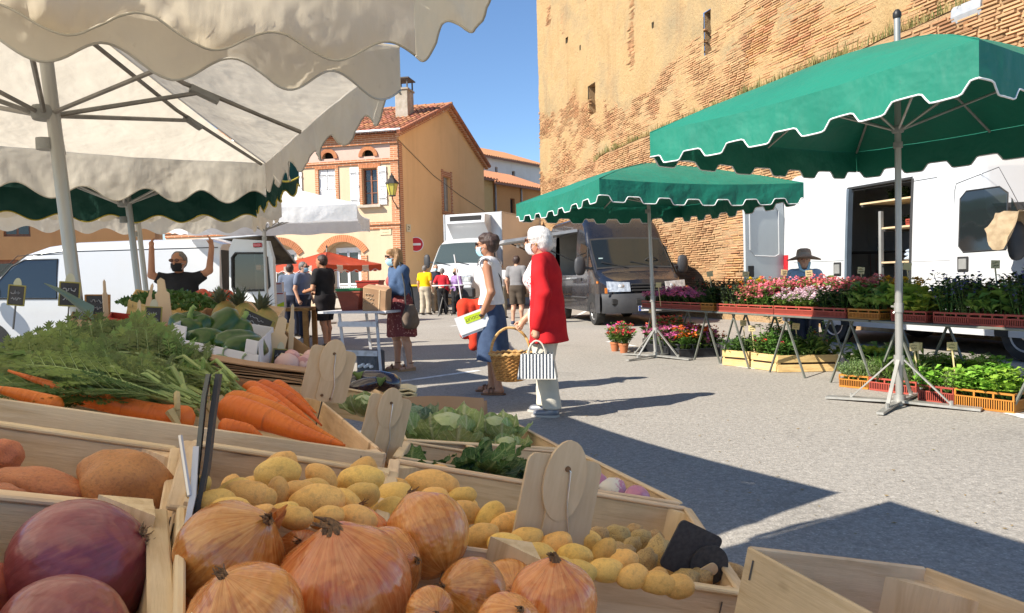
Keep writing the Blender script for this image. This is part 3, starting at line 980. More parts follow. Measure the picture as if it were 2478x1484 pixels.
# ---- houses behind
def simple_house(name, label, A, B, h, depth, wallm, roof_rise, over=.3, wins=(), extra=None):
 A, B = V((A.x, A.y, 0)), V((B.x, B.y, 0))
 d = (B - A); L = d.length; d.normalize(); n = V((d.y, -d.x, 0))
 t = thing(name, label, 'house', M=basis(d, -n, (0, 0, 1), A))
 mb = MB(); holed_wall(mb, L, h, wins, lambda x, y, z: V((x, -y, z)))
 for w_ in wins: reveal(mb, w_, .2, lambda x, y, z: V((x, -y, z)))
 mb.add([(0, 0, 0), (0, depth, 0), (0, depth, h), (0, 0, h)], [(0, 1, 2, 3)]); mb.add([(L, 0, 0), (L, depth, 0), (L, depth, h), (L, 0, h)], [(0, 3, 2, 1)])
 mb.add([(0, 0, h), (0, depth, h), (0, depth / 2, h + roof_rise)], [(0, 1, 2)]); mb.add([(L, 0, h), (L, depth, h), (L, depth / 2, h + roof_rise)], [(0, 2, 1)])
 mb.build('wall', wallm, t)
 for w_ in wins:
  m2 = MB(); m2.box(((w_[0] + w_[1]) / 2, .18, (w_[2] + w_[3]) / 2), (w_[1] - w_[0], .02, w_[3] - w_[2])); fo = m2.build('window', M_BROWNW, t)
  m2 = MB()
  for s_ in (-1, 1): m2.box(((w_[0] + w_[1]) / 2 + s_ * (w_[1] - w_[0]) * .23, .165, (w_[2] + w_[3]) / 2), ((w_[1] - w_[0]) * .38, .015, (w_[3] - w_[2]) * .86))
  m2.build('pane', M_PANE, fo)
 mb = MB(); sl_ = roof_rise / (depth / 2)
 mb.grid(lambda a, b: (-over + (L + 2 * over) * a, -over + (depth / 2 + over) * b, h + .05 - over * sl_ + (roof_rise + over * sl_) * b), int(L / .12), 6)
 ncol = int(L / .12)
 for i in range(len(mb.v)):
  x, y, z_ = mb.v[i]; mb.v[i] = (x, y, z_ + (.07 if (i % (ncol + 1)) % 2 else 0))
 mb.add([(-over, depth + over, h - over * sl_), (L + over, depth + over, h - over * sl_), (L + over, depth / 2, h + roof_rise), (-over, depth / 2, h + roof_rise)], [(0, 1, 2, 3)])
 r_ = mb.build('roof', M_TILE, t)
 m2 = MB(); m2.box((L / 2, -over + .04, h - over * sl_ - .02), (L + 2 * over, .08, .12)); m2.build('eave_board', M_BROWNW, r_)
 return t
M_WHITER = plaster_mat('white_render', (.70, .67, .62), (.74, .71, .66), (.66, .62, .56), (.5, .46, .4), .6, .1)
M_ORANGE = plaster_mat('orange_render', (.56, .29, .12), (.60, .32, .14), (.52, .26, .11), (.40, .22, .1), .6, .1)
M_CREAMR = plaster_mat('cream_render', (.62, .46, .22), (.66, .49, .25), (.56, .40, .18), (.44, .3, .14), .6, .1)
A_, B_ = at(1100, 600, 50), at(1330, 600, 59)
hb = simple_house('house', 'white rendered house rising behind the orange house beside the tower', A_, B_, 10.0, 9, M_WHITER, 1.6, wins=[(3.0, 3.4, 8.6, 9.3), (4.6, 4.9, 8.6, 9.3), (6.6, 7.0, 8.4, 9.2)])
A_, B_ = at(1150, 600, 43), at(1196, 600, 44.6)
simple_house('house', 'narrow cream house with a downpipe behind the ochre gable', A_, B_, 7.2, 7, M_CREAMR, 1.1, .25)
A_, B_ = at(1198, 600, 44.7), at(1330, 600, 49.8)
hc = simple_house('house', 'orange rendered house with low tiled roof left of the tower', A_, B_, 7.1, 7, M_ORANGE, 1.3, .45, wins=[(1.7, 2.2, 5.0, 6.2), (.35, .8, 2.6, 3.6)])
mb = MB(); mb.tube([(.1, -.06, 6.9), (.1, -.06, .1)], .06, 8); mb.tube([(2.9, -.06, 6.9), (2.9, -.06, 3), (2.6, -.06, 2.4)], .05, 8); mb.build('downpipe', M_ZINC, hc)
A_, B_ = V((-33, 27.5, 0)), V((-16.5, 34.5, 0))
simple_house('house', 'ochre house behind the white van at the far left', A_, B_, 6.4, 9, M_ORANGE, 2.0, .4, wins=[(4, 5, 3.6, 5.2), (8, 9, 3.6, 5.2), (12, 13, 3.6, 5.2), (9.5, 12.5, .2, 2.6)])
# ================================================================ market umbrellas
M_CREAM = canvas_mat('cream_canvas', (0.60, 0.56, 0.48), (0.39, 0.34, 0.27), 0.53, .42, .34, (.80, .71, .55))
M_CREAMFILL = canvas_mat('fill_light_canvas', (0.72, 0.65, 0.53), (0.50, 0.43, 0.32), 0.72, .42, .34, (.99, .86, .62))  # cream canvas made paler and more translucent to add fill light below
M_WHITEC = canvas_mat('white_canvas', (0.80, 0.80, 0.80), (0.62, 0.60, 0.56), 0.4, .5, .3)
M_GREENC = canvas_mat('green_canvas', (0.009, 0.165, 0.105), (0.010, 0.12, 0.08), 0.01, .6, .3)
M_GREENSHADE = canvas_mat('shaded_green_canvas', (0.006, 0.060, 0.042), (0.006, 0.045, 0.035), 0.01, .6, .4)  # green canvas darkened: shade of the backlit underside is in the colour
M_REDC = canvas_mat('rust_red_canvas', (0.50, 0.075, 0.028), (0.36, 0.06, 0.03), 0.25, .6, .3)
M_TRIMW = mat('white_piping', (.78, .78, .76), None, 5, .6)
M_TRIMY = mat('yellow_piping', (.55, .42, .06), None, 5, .6)
M_TRIMG = mat('grey_piping', (.40, .37, .30), (.5, .48, .42), 8, .5)
M_POLE = mat('galvanised_pole', (0.46, 0.45, 0.42), (0.34, 0.33, 0.30), 9, .42, .55, bump=.12, bscale=40, stretch=(1, 1, .15))
M_POLED = mat('dull_steel_rib', (0.30, 0.28, 0.25), (0.20, 0.19, 0.17), 9, .5, .4, bump=.1)
M_PLASTG = mat('grey_plastic_joint', (0.30, 0.30, 0.28), (0.22, 0.22, 0.20), 9, .6)
def wave_trap(x):                      # soft castellation, 0..1
 x = x % 1.0
 up = ss(.02, .17, x) * (1 - ss(.52, .67, x))
 return up
def wave_sine(x):
 return .5 - .5 * math.cos(2 * PI * x)
def umbrella(name, label, loc, rz, ax, by, eave, apex, val, canvas, trim, waves=(6, 6), wave=wave_sine, amp=.09,
    hub=None, tilt=(0, 0), feet='plate', pole_top=.12, sag=.05, trim_r=.007, ribm=None, stripes=None, group=None, seed=0, skew=0.0, ribr=.011, pr=.026, finial=True, smooth_wr=1.0):
 t = thing(name, label, 'umbrella', loc, rz, group)
 ribm = ribm or M_POLED
 hub = hub or eave - .06
 sk_c, sk_s = math.cos(skew), math.sin(skew)
 def K(x, y): return (x * sk_c, y + x * sk_s)
 cor = [K(-ax, -by), K(ax, -by), K(ax, by), K(-ax, by)]
 def eave_pt(k, u):
  p, q = V(cor[k] + (0,)), V(cor[(k + 1) % 4] + (0,))
  e = p.lerp(q, u)
  out = V((0, 0, 0))
  n = V(((q - p).y, -(q - p).x, 0)).normalized()
  e = e - n * (.05 * math.sin(PI * u))          # cloth edge bows in between corners
  return V((e.x, e.y, eave - .035 * math.sin(PI * u))), n
 cm = MB()
 for k in range(4):
  def f(u, s, k=k):
   e, n = eave_pt(k, u)
   s2 = s ** 1.08
   p = e.lerp(V((0, 0, apex)), s2)
   p.z -= sag * math.sin(PI * min(1, s * 1.05)) * (.35 + .65 * math.sin(PI * u)) * (1 - .3 * s)
   p.z += smooth_wr * .010 * mn.noise(V((p.x * 4 + seed, p.y * 4, k))) * (1 - s)
   return p
  cm.grid(f, 20, 10)
 cm.build('canopy', canvas, t, True, 25)
 sm = MB()                                          # seams along the hips
 for k in range(4):
  c_ = V(cor[k] + (eave,))
  sm.tube([c_.lerp(V((0, 0, apex)), q) + V((0, 0, .006 - sag * math.sin(PI * q) * .30 * (1 - .3 * q))) for q in (0, .25, .5, .75, .97)], .006, 5)
 sm.build('seam', canvas, t)
 for k in range(4):
  nw = waves[k % 2]
  def vb(u, s, k=k, nw=nw):
   e, n = eave_pt(k, u)
   drop = (val[k] if isinstance(val, tuple) else val) - amp * wave(u * nw + .25)
   rip = (.018 * math.sin(u * nw * 2 * PI * .5 + seed + k) + .022 * mn.noise(V((u * nw * 1.3 + seed, s * 1.2, k * 3.1))) + .016 * mn.noise(V((u * nw * 4 + seed + s * 1.5, s * 1.6, k))) + .007 * mn.noise(V((u * nw * 11 + seed - s * 3, s * 4, k)))) * s * smooth_wr * min(1, 6 * u * (1 - u))
   p = e + n * ((.004 + .015 * s) * min(1, 12 * u * (1 - u)) + rip)
   p.z -= drop * s - .004
   return p
  vm = MB()
  N = nw * 20
  vm.grid(vb, N, 9)
  if stripes:
   vm.m = [1 if (int(((i % N) + .5) / N * 9) % 9) in stripes else 0 for i in range(len(vm.f))]
  vo = vm.build('valance', [canvas, M_CREAM] if stripes else canvas, t, True, 180)
  if trim:
   tm_ = MB()
   tm_.tube([vb(i / N, 1.0) for i in range(N + 1)], trim_r, 5)
   tm_.build('trim', trim, vo, True, 180)
 lean = V((tilt[0], tilt[1], 0))
 def pz(z): return V((lean.x * (hub - z), lean.y * (hub - z), z))   # foot shifts, hub stays
 pm = MB()
 pm.tube([pz(0.0), pz(hub * .52)], pr * 1.22, 12); pm.tube([pz(hub * .52), V((0, 0, apex + pole_top))], pr, 12)
 pm.build('pole', M_POLE, t, True)
 hm = MB(); hm.lathe([(pr * 1.7, hub - .03), (pr * 2.1, hub), (pr * 1.7, hub + .03)], 12); hm.build('hub', M_PLASTG, t, True)
 hm = MB(); hm.lathe([(pr * 1.45, hub - .16), (pr * 1.45, hub - .11)], 12); hm.build('slider_ring', M_PLASTG, t, True)
 if finial:
  fm = MB(); fm.lathe([(pr * 1.1, apex + pole_top), (pr * 1.35, apex + pole_top + .02), (pr * 1.3, apex + pole_top + .05), (pr * .6, apex + pole_top + .075)], 12); fm.build('cap', mat('black_plastic', (.02, .02, .02), None, 5, .45), t, True)
 ends = [V(K(sx * ax * .97, sy * by * .97) + (eave + .005,)) for sx in (-1, 1) for sy in (-1, 1)] + [V(K(sx * ax * .95, sy * by * .95) + (eave - .03,)) for sx, sy in ((1, 0), (-1, 0), (0, 1), (0, -1))]
 for e in ends:
  rm = MB(); top = V((0, 0, apex - .05)); drop = V((0, 0, -.03 - sag * .5))
  mid = e.lerp(top, .5) + drop
  rm.tube([e + V((0, 0, -.02)), mid, top], ribr, 6)
  rm.build('rib', ribm, t, True)
  s2 = MB(); h0 = V((e.x, e.y, 0)).normalized() * pr * 1.9 + V((0, 0, hub))
  jo = e.lerp(top, .42) + drop * .9
  s2.tube([h0, jo], ribr * .9, 6)
  so = s2.build('strut', ribm, t, True)
  j2 = MB(); dd = (top - e).normalized(); j2.tube([jo - dd * .07 + V((0, 0, -.012)), jo + dd * .07 + V((0, 0, -.012))], ribr * 1.9, 6); j2.build('joint', M_PLASTG, so, True)
 base = pz(0)
 if feet == 'cross':
  for k in range(4):
   a = k * PI / 2 + R(20)
   d = V((math.cos(a), math.sin(a), 0))
   L = .62
   lm = MB(); lm.bar(base + V((0, 0, .035)) + d * .02, base + V((0, 0, .018)) + d * L, .055 if k % 2 else .11, .02); lo_ = lm.build('foot', M_POLE, t)
   bm_ = MB(); bm_.bar(base + d * .04 + V((0, 0, .40)), base + d * .40 + V((0, 0, .04)), .03, .012); bm_.tube([base + d * .40 + V((0, 0, .02)), base + d * .40 + V((0, 0, .07))], .016, 6); bm_.build('brace', M_POLE, t)
  cm2 = MB(); cm2.lathe([(pr * 1.7, .36), (pr * 1.7, .44)], 12, Matrix.Translation(base)); cm2.build('collar', M_POLE, t, True); cm2 = MB(); cm2.lathe([(pr * 1.9, .0), (pr * 1.9, .09)], 12, Matrix.Translation(base)); cm2.build('socket', M_POLE, t, True)
  w = MB(); w.tube([pz(.86) + V((-.07, 0, .01)), pz(.86), pz(.86) + V((-.03, -.03, -.05))], .010, 6); w.lathe([(pr * 1.5, .82), (pr * 1.5, .9)], 10, Matrix.Translation(V((pz(.86).x, pz(.86).y, 0)))); w.build('clamp_screw', M_POLE, t, True)
 else:
  fm = MB(); fm.bbox((base.x, base.y, .03), (.32, .32, .06), .015); fm.build('base_plate', M_POLE, t)
 return t
A28 = R(28.0)
bB, aB = V((math.cos(A28), math.sin(A28), 0)), V((-math.sin(A28), math.cos(A28), 0))
def from_corner(P, ax, by, sx, sy, skew=0.0):      # centre from the corner that lies on local side (sx, sy)
 x, y = ax * sx * math.cos(skew), by * sy + ax * sx * math.sin(skew)
 return V((P[0], P[1], 0)) - bB * x - aB * y
c_ = from_corner((-.395, 2.80), 1.24, 1.43, 1, -1, R(11))
umbrella('market_umbrella', 'cream canvas umbrella with wavy valance over the vegetable stall', c_, A28, 1.24, 1.43, 2.07, 2.52, (.20, .215, .285, .215), M_CREAM, M_TRIMG, (7, 7), hub=1.98, tilt=(.10, -.055), amp=.085, pole_top=-.06, finial=False, ribr=.012, trim_r=.004, seed=3, sag=.06, pr=.028, skew=R(11))
c_ = from_corner((-.31, 2.58), 1.5, 1.3, 1, 1)
umbrella('market_umbrella', 'nearest cream canvas umbrella hanging over the onions at the top edge', c_, A28, 1.5, 1.3, 2.17, 2.75, .235, M_CREAMFILL, M_TRIMG, (8, 7), hub=2.05, amp=.075, pole_top=-.06, finial=False, trim_r=.004, seed=8, sag=.05, smooth_wr=1.25)
umbrella('market_umbrella', 'shaded green umbrella with yellow piping behind the cream umbrella', (-3.15, 6.08, 0), A28, 1.2, 1.0, 2.19, 2.44, (.20, .27, .34, .27), M_GREENSHADE, M_TRIMY, (6, 6), hub=1.90, tilt=(.10, -.055), amp=.07, pole_top=-.06, finial=False, seed=5, ribm=M_POLE)
umbrella('market_umbrella', 'cream umbrella with wavy valance in front of the white van', (-4.02, 7.98, 0), A28, 1.35, .95, 2.13, 2.42, .26, M_CREAM, None, (7, 6), hub=1.92, tilt=(.09, -.05), amp=.07, pole_top=-.06, finial=False, seed=1)
umbrella('market_umbrella', 'sunlit white canvas umbrella below the first floor shutters', (-3.74, 11.3, 0), R(7), 1.5, 1.3, 2.28, 2.78, .22, M_WHITEC, None, (5, 5), hub=2.05, amp=.02, pole_top=-.06, finial=False, seed=2)
umbrella('market_umbrella', 'small rust red umbrella with cream patches before the arched door', (-5.45, 22.0, 0), R(55), 1.12, 1.12, 1.74, 2.14, .19, M_REDC, M_TRIMW, (6, 6), hub=1.60, amp=.06, pole_top=.12, seed=4, stripes=(2, 6), pr=.02)
umbrella('market_umbrella', 'large near green umbrella with white piping over the herb trays', (3.36, 6.42, 0), R(-106 + 45), 1.49, 1.49, 2.53, 3.14, .30, M_GREENC, M_TRIMW, (6, 6), wave_trap, .075, hub=2.40, tilt=(-.02, .03), feet='cross', pole_top=.20, trim_r=.0065, ribm=M_POLE, seed=6, sag=-.15, smooth_wr=.6)
umbrella('market_umbrella', 'far green umbrella with white piping in front of the dark van', (2.0, 10.75, 0), R(-116 + 45), 1.49, 1.49, 2.36, 2.82, .27, M_GREENC, M_TRIMW, (7, 7), wave_trap, .075, hub=2.26, tilt=(.02, .03), feet='cross', pole_top=-.05, finial=False, trim_r=.007, ribm=M_POLE, seed=7, sag=-.10, smooth_wr=.6)
# ================================================================ vehicles
def paint_mat(name, col, rough=.28, coat=.6, dirt=.12, dcol=(.30, .25, .20)):
 m, nt = new_mat(name)
 vec = coords(nt, random_offset=False)
 d = ramp(nt, noise_tex(nt, vec, 1.3, 7, .65), [(.42, 0.0), (.8, 1.0)])
 base = mixc(nt, math_n(nt, 'MULTIPLY', d, dirt), col, dcol)
 st_ = ramp(nt, noise_tex(nt, coords(nt, (5, 5, .6), False), 2, 4, .6), [(.6, 0.0), (.85, 1.0)])
 base = mixc(nt, math_n(nt, 'MULTIPLY', st_, dirt * .8), base, dcol)
 rg = math_n(nt, 'ADD', math_n(nt, 'MULTIPLY', d, .2), rough)
 n = bumpn(nt, noise_tex(nt, vec, 2.2, 2), .04, .05)
 return finish(m, nt, principled(nt, base, rg, 0, .5, n, coat))
M_VWHITE = paint_mat('white_van_paint', (.50, .51, .515), .28, .5, .16)
M_VGREY = paint_mat('grey_white_paint', (.40, .44, .45), .4, .3)
M_VDARK = paint_mat('midnight_blue_van_paint', (.008, .010, .016), .22, .45, .10, (.12, .10, .08))
M_TYRE = mat('tyre_rubber', (.022, .022, .022), (.045, .043, .04), 8, .85, bump=.3, bscale=40)
M_RIM = mat('silver_wheel', (.52, .52, .52), (.42, .42, .42), 6, .35, .6)
M_BUMP = mat('dark_grey_bumper', (.035, .036, .04), (.05, .05, .052), 5, .55, bump=.1)
M_SEAM = mat('panel_gap', (.025, .025, .025), None, 5, .8)
M_WSCR = glass_dark('windscreen_glass', (.012, .016, .018), .62)
M_SIDEG = glass_dark('tinted_side_glass', (.012, .014, .016), .90)
M_LAMPG = mat('headlamp_glass', (.62, .66, .68), (.32, .34, .36), 14, .08, .3, spec=.8, coat=1.0)
M_LAMPR = mat('red_lamp', (.42, .02, .025), None, 6, .25, coat=.8)
M_LAMPO = mat('orange_lamp', (.75, .22, .02), None, 6, .25, coat=.8)
M_INTER = mat('dark_interior', (.06, .058, .055), (.035, .033, .03), 3, .8)
M_GREYI = mat('grey_interior', (.26, .26, .25), (.20, .20, .19), 3, .7)
M_RUB = mat('rubber_seal', (.03, .03, .03), None, 5, .7)
def lerp_tab(tab, x):
 if x <= tab[0][0]: return tab[0][1]
 for (x0, y0), (x1, y1) in zip(tab, tab[1:]):
  if x <= x1:
   t = (x - x0) / (x1 - x0)
   return y0 + (y1 - y0) * t
 return tab[-1][1]
class Van:
 def __init__(s, name, label, M, top, hw, z0=.30, rc=.16, tum=.10, zt0=1.0, paint=None, cat='van', crown=.03, group=None):
  s.top, s.hw, s.z0, s.rc, s.tum, s.zt0, s.crown = sorted(top), sorted(hw), z0, rc, tum, zt0, crown
  s.o = thing(name, label, cat, M=M, group=group)
  s.paint = paint
  s.zmax = max(z for x, z in top)
 def ztop(s, x):
  return lerp_tab(s.top, x)
 def half(s, x, z):
  k = max(0, (z - s.zt0) / (s.zmax - s.zt0)) if s.zmax > s.zt0 else 0
  return lerp_tab(s.hw, x) * (1 - s.tum * k ** 1.4) - .02 * max(0, (.55 - z) / .3)
 def side(s, x, z, sg, off=0.0):
  return V((x, sg * (s.half(x, z) + off), z))
 def body(s, xs, skip=None, fr=None, name='body'):
  fr = fr or [0, .06, .16, .28, .40, .52, .64, .76, .88, 1]
  mb = MB()
  rows = []
  for x in xs:
   zt = s.ztop(x)
   rc = min(s.rc, (zt - s.z0) * .4)
   pts = []
   for f in fr:
    z = s.z0 + (zt - rc - s.z0) * f
    pts.append((s.half(x, z), z))
   w = s.half(x, zt - rc)
   for k in range(1, 6):
    a = k / 5 * PI / 2
    pts.append((w - rc * (1 - math.cos(a)), zt - rc + rc * math.sin(a) - .0))
   for q in (.66, .33, 0):
    pts.append(((w - rc) * q, zt + s.crown * (1 - q * q)))
   row_ = [(x, -y, z) for y, z in pts] + [(x, y, z) for y, z in pts[-2::-1]]
   rows.append(row_)
  n = len(rows[0])
  vv, ff = [p for r_ in rows for p in r_], []
  for i in range(len(rows) - 1):
   for j in range(n - 1):
    q = [rows[i][j], rows[i + 1][j], rows[i + 1][j + 1], rows[i][j + 1]]
    c = [sum(p[k] for p in q) / 4 for k in range(3)]
    if skip and skip(c): continue
    a = i * n + j
    ff.append((a, a + n, a + n + 1, a + 1))
  ff.append(tuple(range(n - 1, -1, -1)))
  ff.append(tuple((len(rows) - 1) * n + k for k in range(n)))
  mb.add(vv, ff)
  return mb.build(name, s.paint, s.o, True, 34)
 def panel(s, name, poly, sg, m, off=.006, parent=None, th=0.0):
  mb = MB()
  pts = [s.side(x, z, sg, off) for x, z in poly]
  inner = [s.side(x, z, sg, off - .012 - th) for x, z in poly]
  n = len(poly)
  mb.add(pts + inner, [tuple(range(n))] + [(i, i + n, (i + 1) % n + n, (i + 1) % n) for i in range(n)])
  return mb.build(name, m, parent or s.o)
 def seam(s, name, pts, sg, w=.008, off=.002, m=None):
  mb = MB()
  P = [s.side(x, z, sg, off) for x, z in pts]
  mb.tube(P, w / 2, 4)
  return mb.build(name, m or M_SEAM, s.o)
 def screen(s, name, x0, x1, ky0, ky1, m, off=.006, parent=None, n=10, taper=0.0):
  mb = MB()
  def f(a, b):
   x = x0 + (x1 - x0) * b
   zt = s.ztop(x)
   w = s.half(x, zt - s.rc) - s.rc * .55
   q = (ky0 + (ky1 - ky0) * a) * (1 - taper * b)
   dz = (s.ztop(x + .01) - s.ztop(x - .01)) / .02
   nv = V((-dz, 0, 1)).normalized()
   return V((x, w * q, zt + s.crown * (1 - q * q))) + nv * off
  mb.grid(f, n, 4)
  return mb.build(name, m, parent or s.o, True, 180)
 def wheel(s, x, sg, r=.335, w=.20, y=None, holes=True):
  y = y if y is not None else s.half(x, .6) - .03
  wl = s.o
  Mw = Matrix.Translation((x, sg * (y - w / 2), r)) @ Matrix.Rotation(R(-90 * sg), 4, 'X')
  mb = MB()
  mb.lathe([(r * .62, -w / 2), (r * .93, -w / 2), (r, -w * .32), (r, w * .32), (r * .95, w / 2), (r * .66, w / 2), (r * .62, w * .42)], 32, Mw)
  to = mb.build('wheel', M_TYRE, wl, True)
  mb = MB(); mb.lathe([(r * .65, w * .40), (r * .65, w * .46), (r * .58, w * .44), (r * .52, w * .30), (r * .30, w * .34), (r * .2, w * .42), (.001, w * .44)], 28, Mw, cap=False); mb.build('rim', M_RIM, to, True)
  if holes:
   mb = MB()
   for k in range(10):
    a = k * PI / 5
    mb.lathe([(r * .055, w * .30), (r * .055, w * .345)], 8, Mw @ Matrix.Translation((math.cos(a) * r * .44, math.sin(a) * r * .44, 0)))
   mb.build('rim_holes', M_SEAM, to)
  am = MB()
  N = 20
  def af(a, b):
   t = PI * (-.06 + 1.12 * a)
   rr = r * (1.18 if b else .6)
   zz = max(s.z0 + .0, r + rr * math.sin(t))
   return s.side(x + rr * math.cos(t), zz, sg, .003)
  am.grid(af, N, 1)
  am.build('wheel_arch', M_SEAM, s.o)
 def mirror(s, x, z, sg, h=.32, w=.20):
  p = s.side(x, z, sg)
  mb = MB()
  mb.tube([p, p + V((.02, sg * .14, .02)), p + V((0, sg * .2, .02))], .03, 6)
  mb.ell((p.x + .02, p.y + sg * .27, p.z + .06), (.07, w * .6, h * .6), 12, 8, fn=lambda q: V((q.x if q.x > 0 else q.x * .35, math.copysign(abs(q.y) ** .7, q.y), math.copysign(abs(q.z) ** .75, q.z))))
  return mb.build('wing_mirror', M_BUMP, s.o, True, 50)
def front_face(v, xf, plate_txt=None):
 pass
FWD = V((.29, -.957, 0)).normalized()
def heading(o, f):
 f = V(f).normalized()
 return basis(f, V((-f.y, f.x, 0)), (0, 0, 1), o)
def ducato_top(H, L):
 return [(.99, .60), (.96, .86), (.90, 1.0), (.6, 1.10), (.30, 1.20), (.22, 1.26), (-.10, 1.58), (-.42, 1.90), (-.50, 1.99), (-.62, H - .42), (-.80, H - .22), (-1.05, H - .09), (-1.4, H - .02), (-1.8, H), (-L, H), (-L - .03, H - .10)]
DUC_HW = [(-9, .985), (-.2, .985), (.3, .97), (.6, .93), (.84, .84), (.93, .76), (.99, .66)]
def stations(extra, x0, x1, n):
 return sorted(set([round(x0 + (x1 - x0) * i / n, 3) for i in range(n + 1)] + extra), reverse=True)
def ducato_front(v, paint_bumper, plate=None):
 mb = MB()
 def bf(a, b):
  q = -1 + 2 * a
  y = q * .99
  x = 1.12 - .27 * abs(q) ** 3.2 - (.04 if b in (0, 1) else 0)
  return V((x, y, .30 + .42 * b))
 mb.grid(bf, 20, 4)
 mb.grid(lambda a, b: V((bf(a, 1).x - .18 * b, bf(a, 1).y * (1 - .06 * b), .72 + .02 * b)), 20, 1)
 for sg in (-1, 1):
  mb.grid(lambda a, b: V((.72 - .36 * a, sg * (.99 + .012), .30 + .42 * b)), 3, 2)
 bo = mb.build('bumper', paint_bumper, v.o, True, 40)
 for yy, ww in ((0, .62), (-.72, .2), (.72, .2)):
  m2 = MB(); m2.bbox((1.105 - .27 * abs(yy) ** 3.2, yy, .55), (.05, ww, .13), .02, None); m2.build('air_intake', M_SEAM, bo)
 for sg in (-1, 1):
  m2 = MB()
  def hf(a, b):
   y = sg * (.40 + .50 * a)
   x = 1.055 - .26 * max(0, (abs(y) - .35)) ** 1.7 - .07 * b
   return V((x, y, .77 + (.20 + .03 * a) * b))
  m2.grid(hf, 8, 5)
  m2.build('headlamp', M_LAMPG, v.o, True, 180)
  m2 = MB(); m2.ell((0, 0, 0), (.07, .09, .07), 10, 6, Matrix.Translation(hf(.35, .5) + V((-.05, 0, 0)))); m2.build('lamp_bowl', M_RIM, v.o, True)
  m2 = MB(); m2.box((.97, sg * .93, .80), (.03, .05, .12)); m2.build('indicator', M_LAMPO, v.o)
 m2 = MB()
 for k in range(3): m2.bbox((1.04 - .02 * k, 0, .79 + .065 * k), (.05, .74, .04), .01)
 m2.build('grille', M_SEAM, v.o)
 v.screen('windscreen', .17, -.47, -1, 1, M_WSCR, .010, taper=.02)
 v.screen('windscreen_seal', .205, -.505, -1.03, 1.03, M_RUB, .004, taper=.02)
 m2 = MB()
 for y0 in (-.15, .55):
  m2.bar((.22, y0, 1.30), (.10, y0 - .62, 1.44), .018, .02)
 m2.build('wiper', M_SEAM, v.o)
 if plate:
  pl = MB(); pl.box((1.128, .0, .40), (.012, .52, .11)); po = pl.build('number_plate', M_WHITEP, v.o)
  bl = MB(); bl.box((1.136, -.235, .40), (.006, .05, .108)); bl.build('blue_band', mat('plate_blue', (.02, .08, .42), None, 5, .4), po)
  text_mesh('plate_text', plate, .10, M_SEAM, po, tframe((1.1345, -.17, .40), (1, 0, 0)))
# ---------- dark food van
L1 = 4.35
vd = Van('food_van', 'dark blue food van with its side hatch open beside the tower', heading((3.02, 18.5, 0), (.17, -.985, 0)) @ Matrix.Scale(1.08, 4), ducato_top(2.62, L1), DUC_HW, paint=M_VDARK)
xs = stations([.93, .96, .90, .84, .22, .30, -.10, -.42, -.50, -.62, -.80, -1.05, -1.35, -3.6], .99, -L1 - .03, 26)
vd.body(xs, skip=lambda c: -3.6 < c[0] < -1.35 and c[1] < -.5 and 1.05 < c[2] < 2.3)
ducato_front(vd, M_BUMP, 'C')
for x in (0, -3.0): [vd.wheel(x, sg) for sg in (-1, 1)]
for sg in (-1, 1):
 vd.panel('side_window', [(.12, 1.28), (-.36, 1.80), (-.62, 1.93), (-.98, 1.93), (-.98, 1.24)], sg, M_SIDEG)
 vd.seam('window_divider', [(-.30, 1.24), (-.30, 1.80)], sg, .03, .008, M_RUB)
 vd.seam('door_gap', [(.30, 1.18), (-.36, 1.88), (-1.06, 2.02), (-1.06, .45), (-.3, .42)], sg, .012)
 vd.mirror(-.02, 1.30, sg, .36, .22)
 vd.seam('side_moulding', [(-.35, .62), (-2.6, .62)], sg, .05, .004, M_BUMP)
 m2 = MB(); m2.box(tuple(vd.side(.42, .98, sg, .008)), (.10, .02, .05)); m2.build('side_repeater', M_LAMPO, vd.o)
 m2 = MB(); m2.bbox(tuple(vd.side(-.92, 1.05, sg, .012)), (.16, .03, .07), .01); m2.build('door_handle', M_BUMP, vd.o)
m2 = MB(); m2.box((-2.47, .1, 1.65), (2.35, 1.6, 1.35)); m2.v = m2.v
im = MB(); im.box((-2.47, .02, 1.65), (2.3, 1.7, 1.4)); im.f = [f for f in im.f if f != (0, 1, 5, 4)]; im.m = [0] * len(im.f)
im.build('interior', mat('pale_interior', (.42, .41, .38), None, 3, .6), vd.o)
im = MB(); im.bbox((-2.47, -.98, 1.08), (2.4, .36, .04), .01); im.build('serving_counter', M_GREYM, vd.o)
for sx, hh in ((-2.0, .28), (-2.7, .22), (-3.2, .34)):
 im = MB(); im.bbox((sx, .2, 1.2 + hh / 2), (.35, .4, hh), .02); im.build('appliance', M_GREYM, vd.o)
im = MB(); p0, p1 = V((0, -.94, 2.26)), V((0, -2.75, 2.02))
im.grid(lambda a, b: V((-1.3 - 2.4 * a, 0, 0)) + p0.lerp(p1, b) + V((0, 0, .02)), 2, 2); im.grid(lambda a, b: V((-1.3 - 2.4 * a, 0, 0)) + p0.lerp(p1, b) + V((0, 0, -.02)), 2, 2)
for xx in (-1.3, -3.7): im.bar(p0 + V((xx, 0, 0)), p1 + V((xx, 0, 0)), .04, .07)
im.bar(p1 + V((-1.3, 0, 0)), p1 + V((-3.7, 0, 0)), .05, .07)
fo = im.build('hatch_flap', M_GREYM, vd.o)
for xx in (-1.45, -3.5):
 im = MB(); im.tube([(xx, -.97, 1.5), (xx, -2.2, 2.06)], .016, 6); im.build('flap_strut', M_SEAM, fo)
im = MB(); im.box((-1.18, -1.0, 1.42), (.16, .006, .30)); im.build('menu_sheet', M_WHITEP, vd.o)
im = MB()
for k in range(3): im.ell((-1.9 - k * .6, -2.1, 1.98), (.05, .05, .05), 8, 6)
im.build('flap_spotlight', M_WHITEP, fo)
im = MB(); im.box((-.25, 0, .95), (.7, 1.6, .5)); im.build('dashboard', M_GREYI, vd.o)
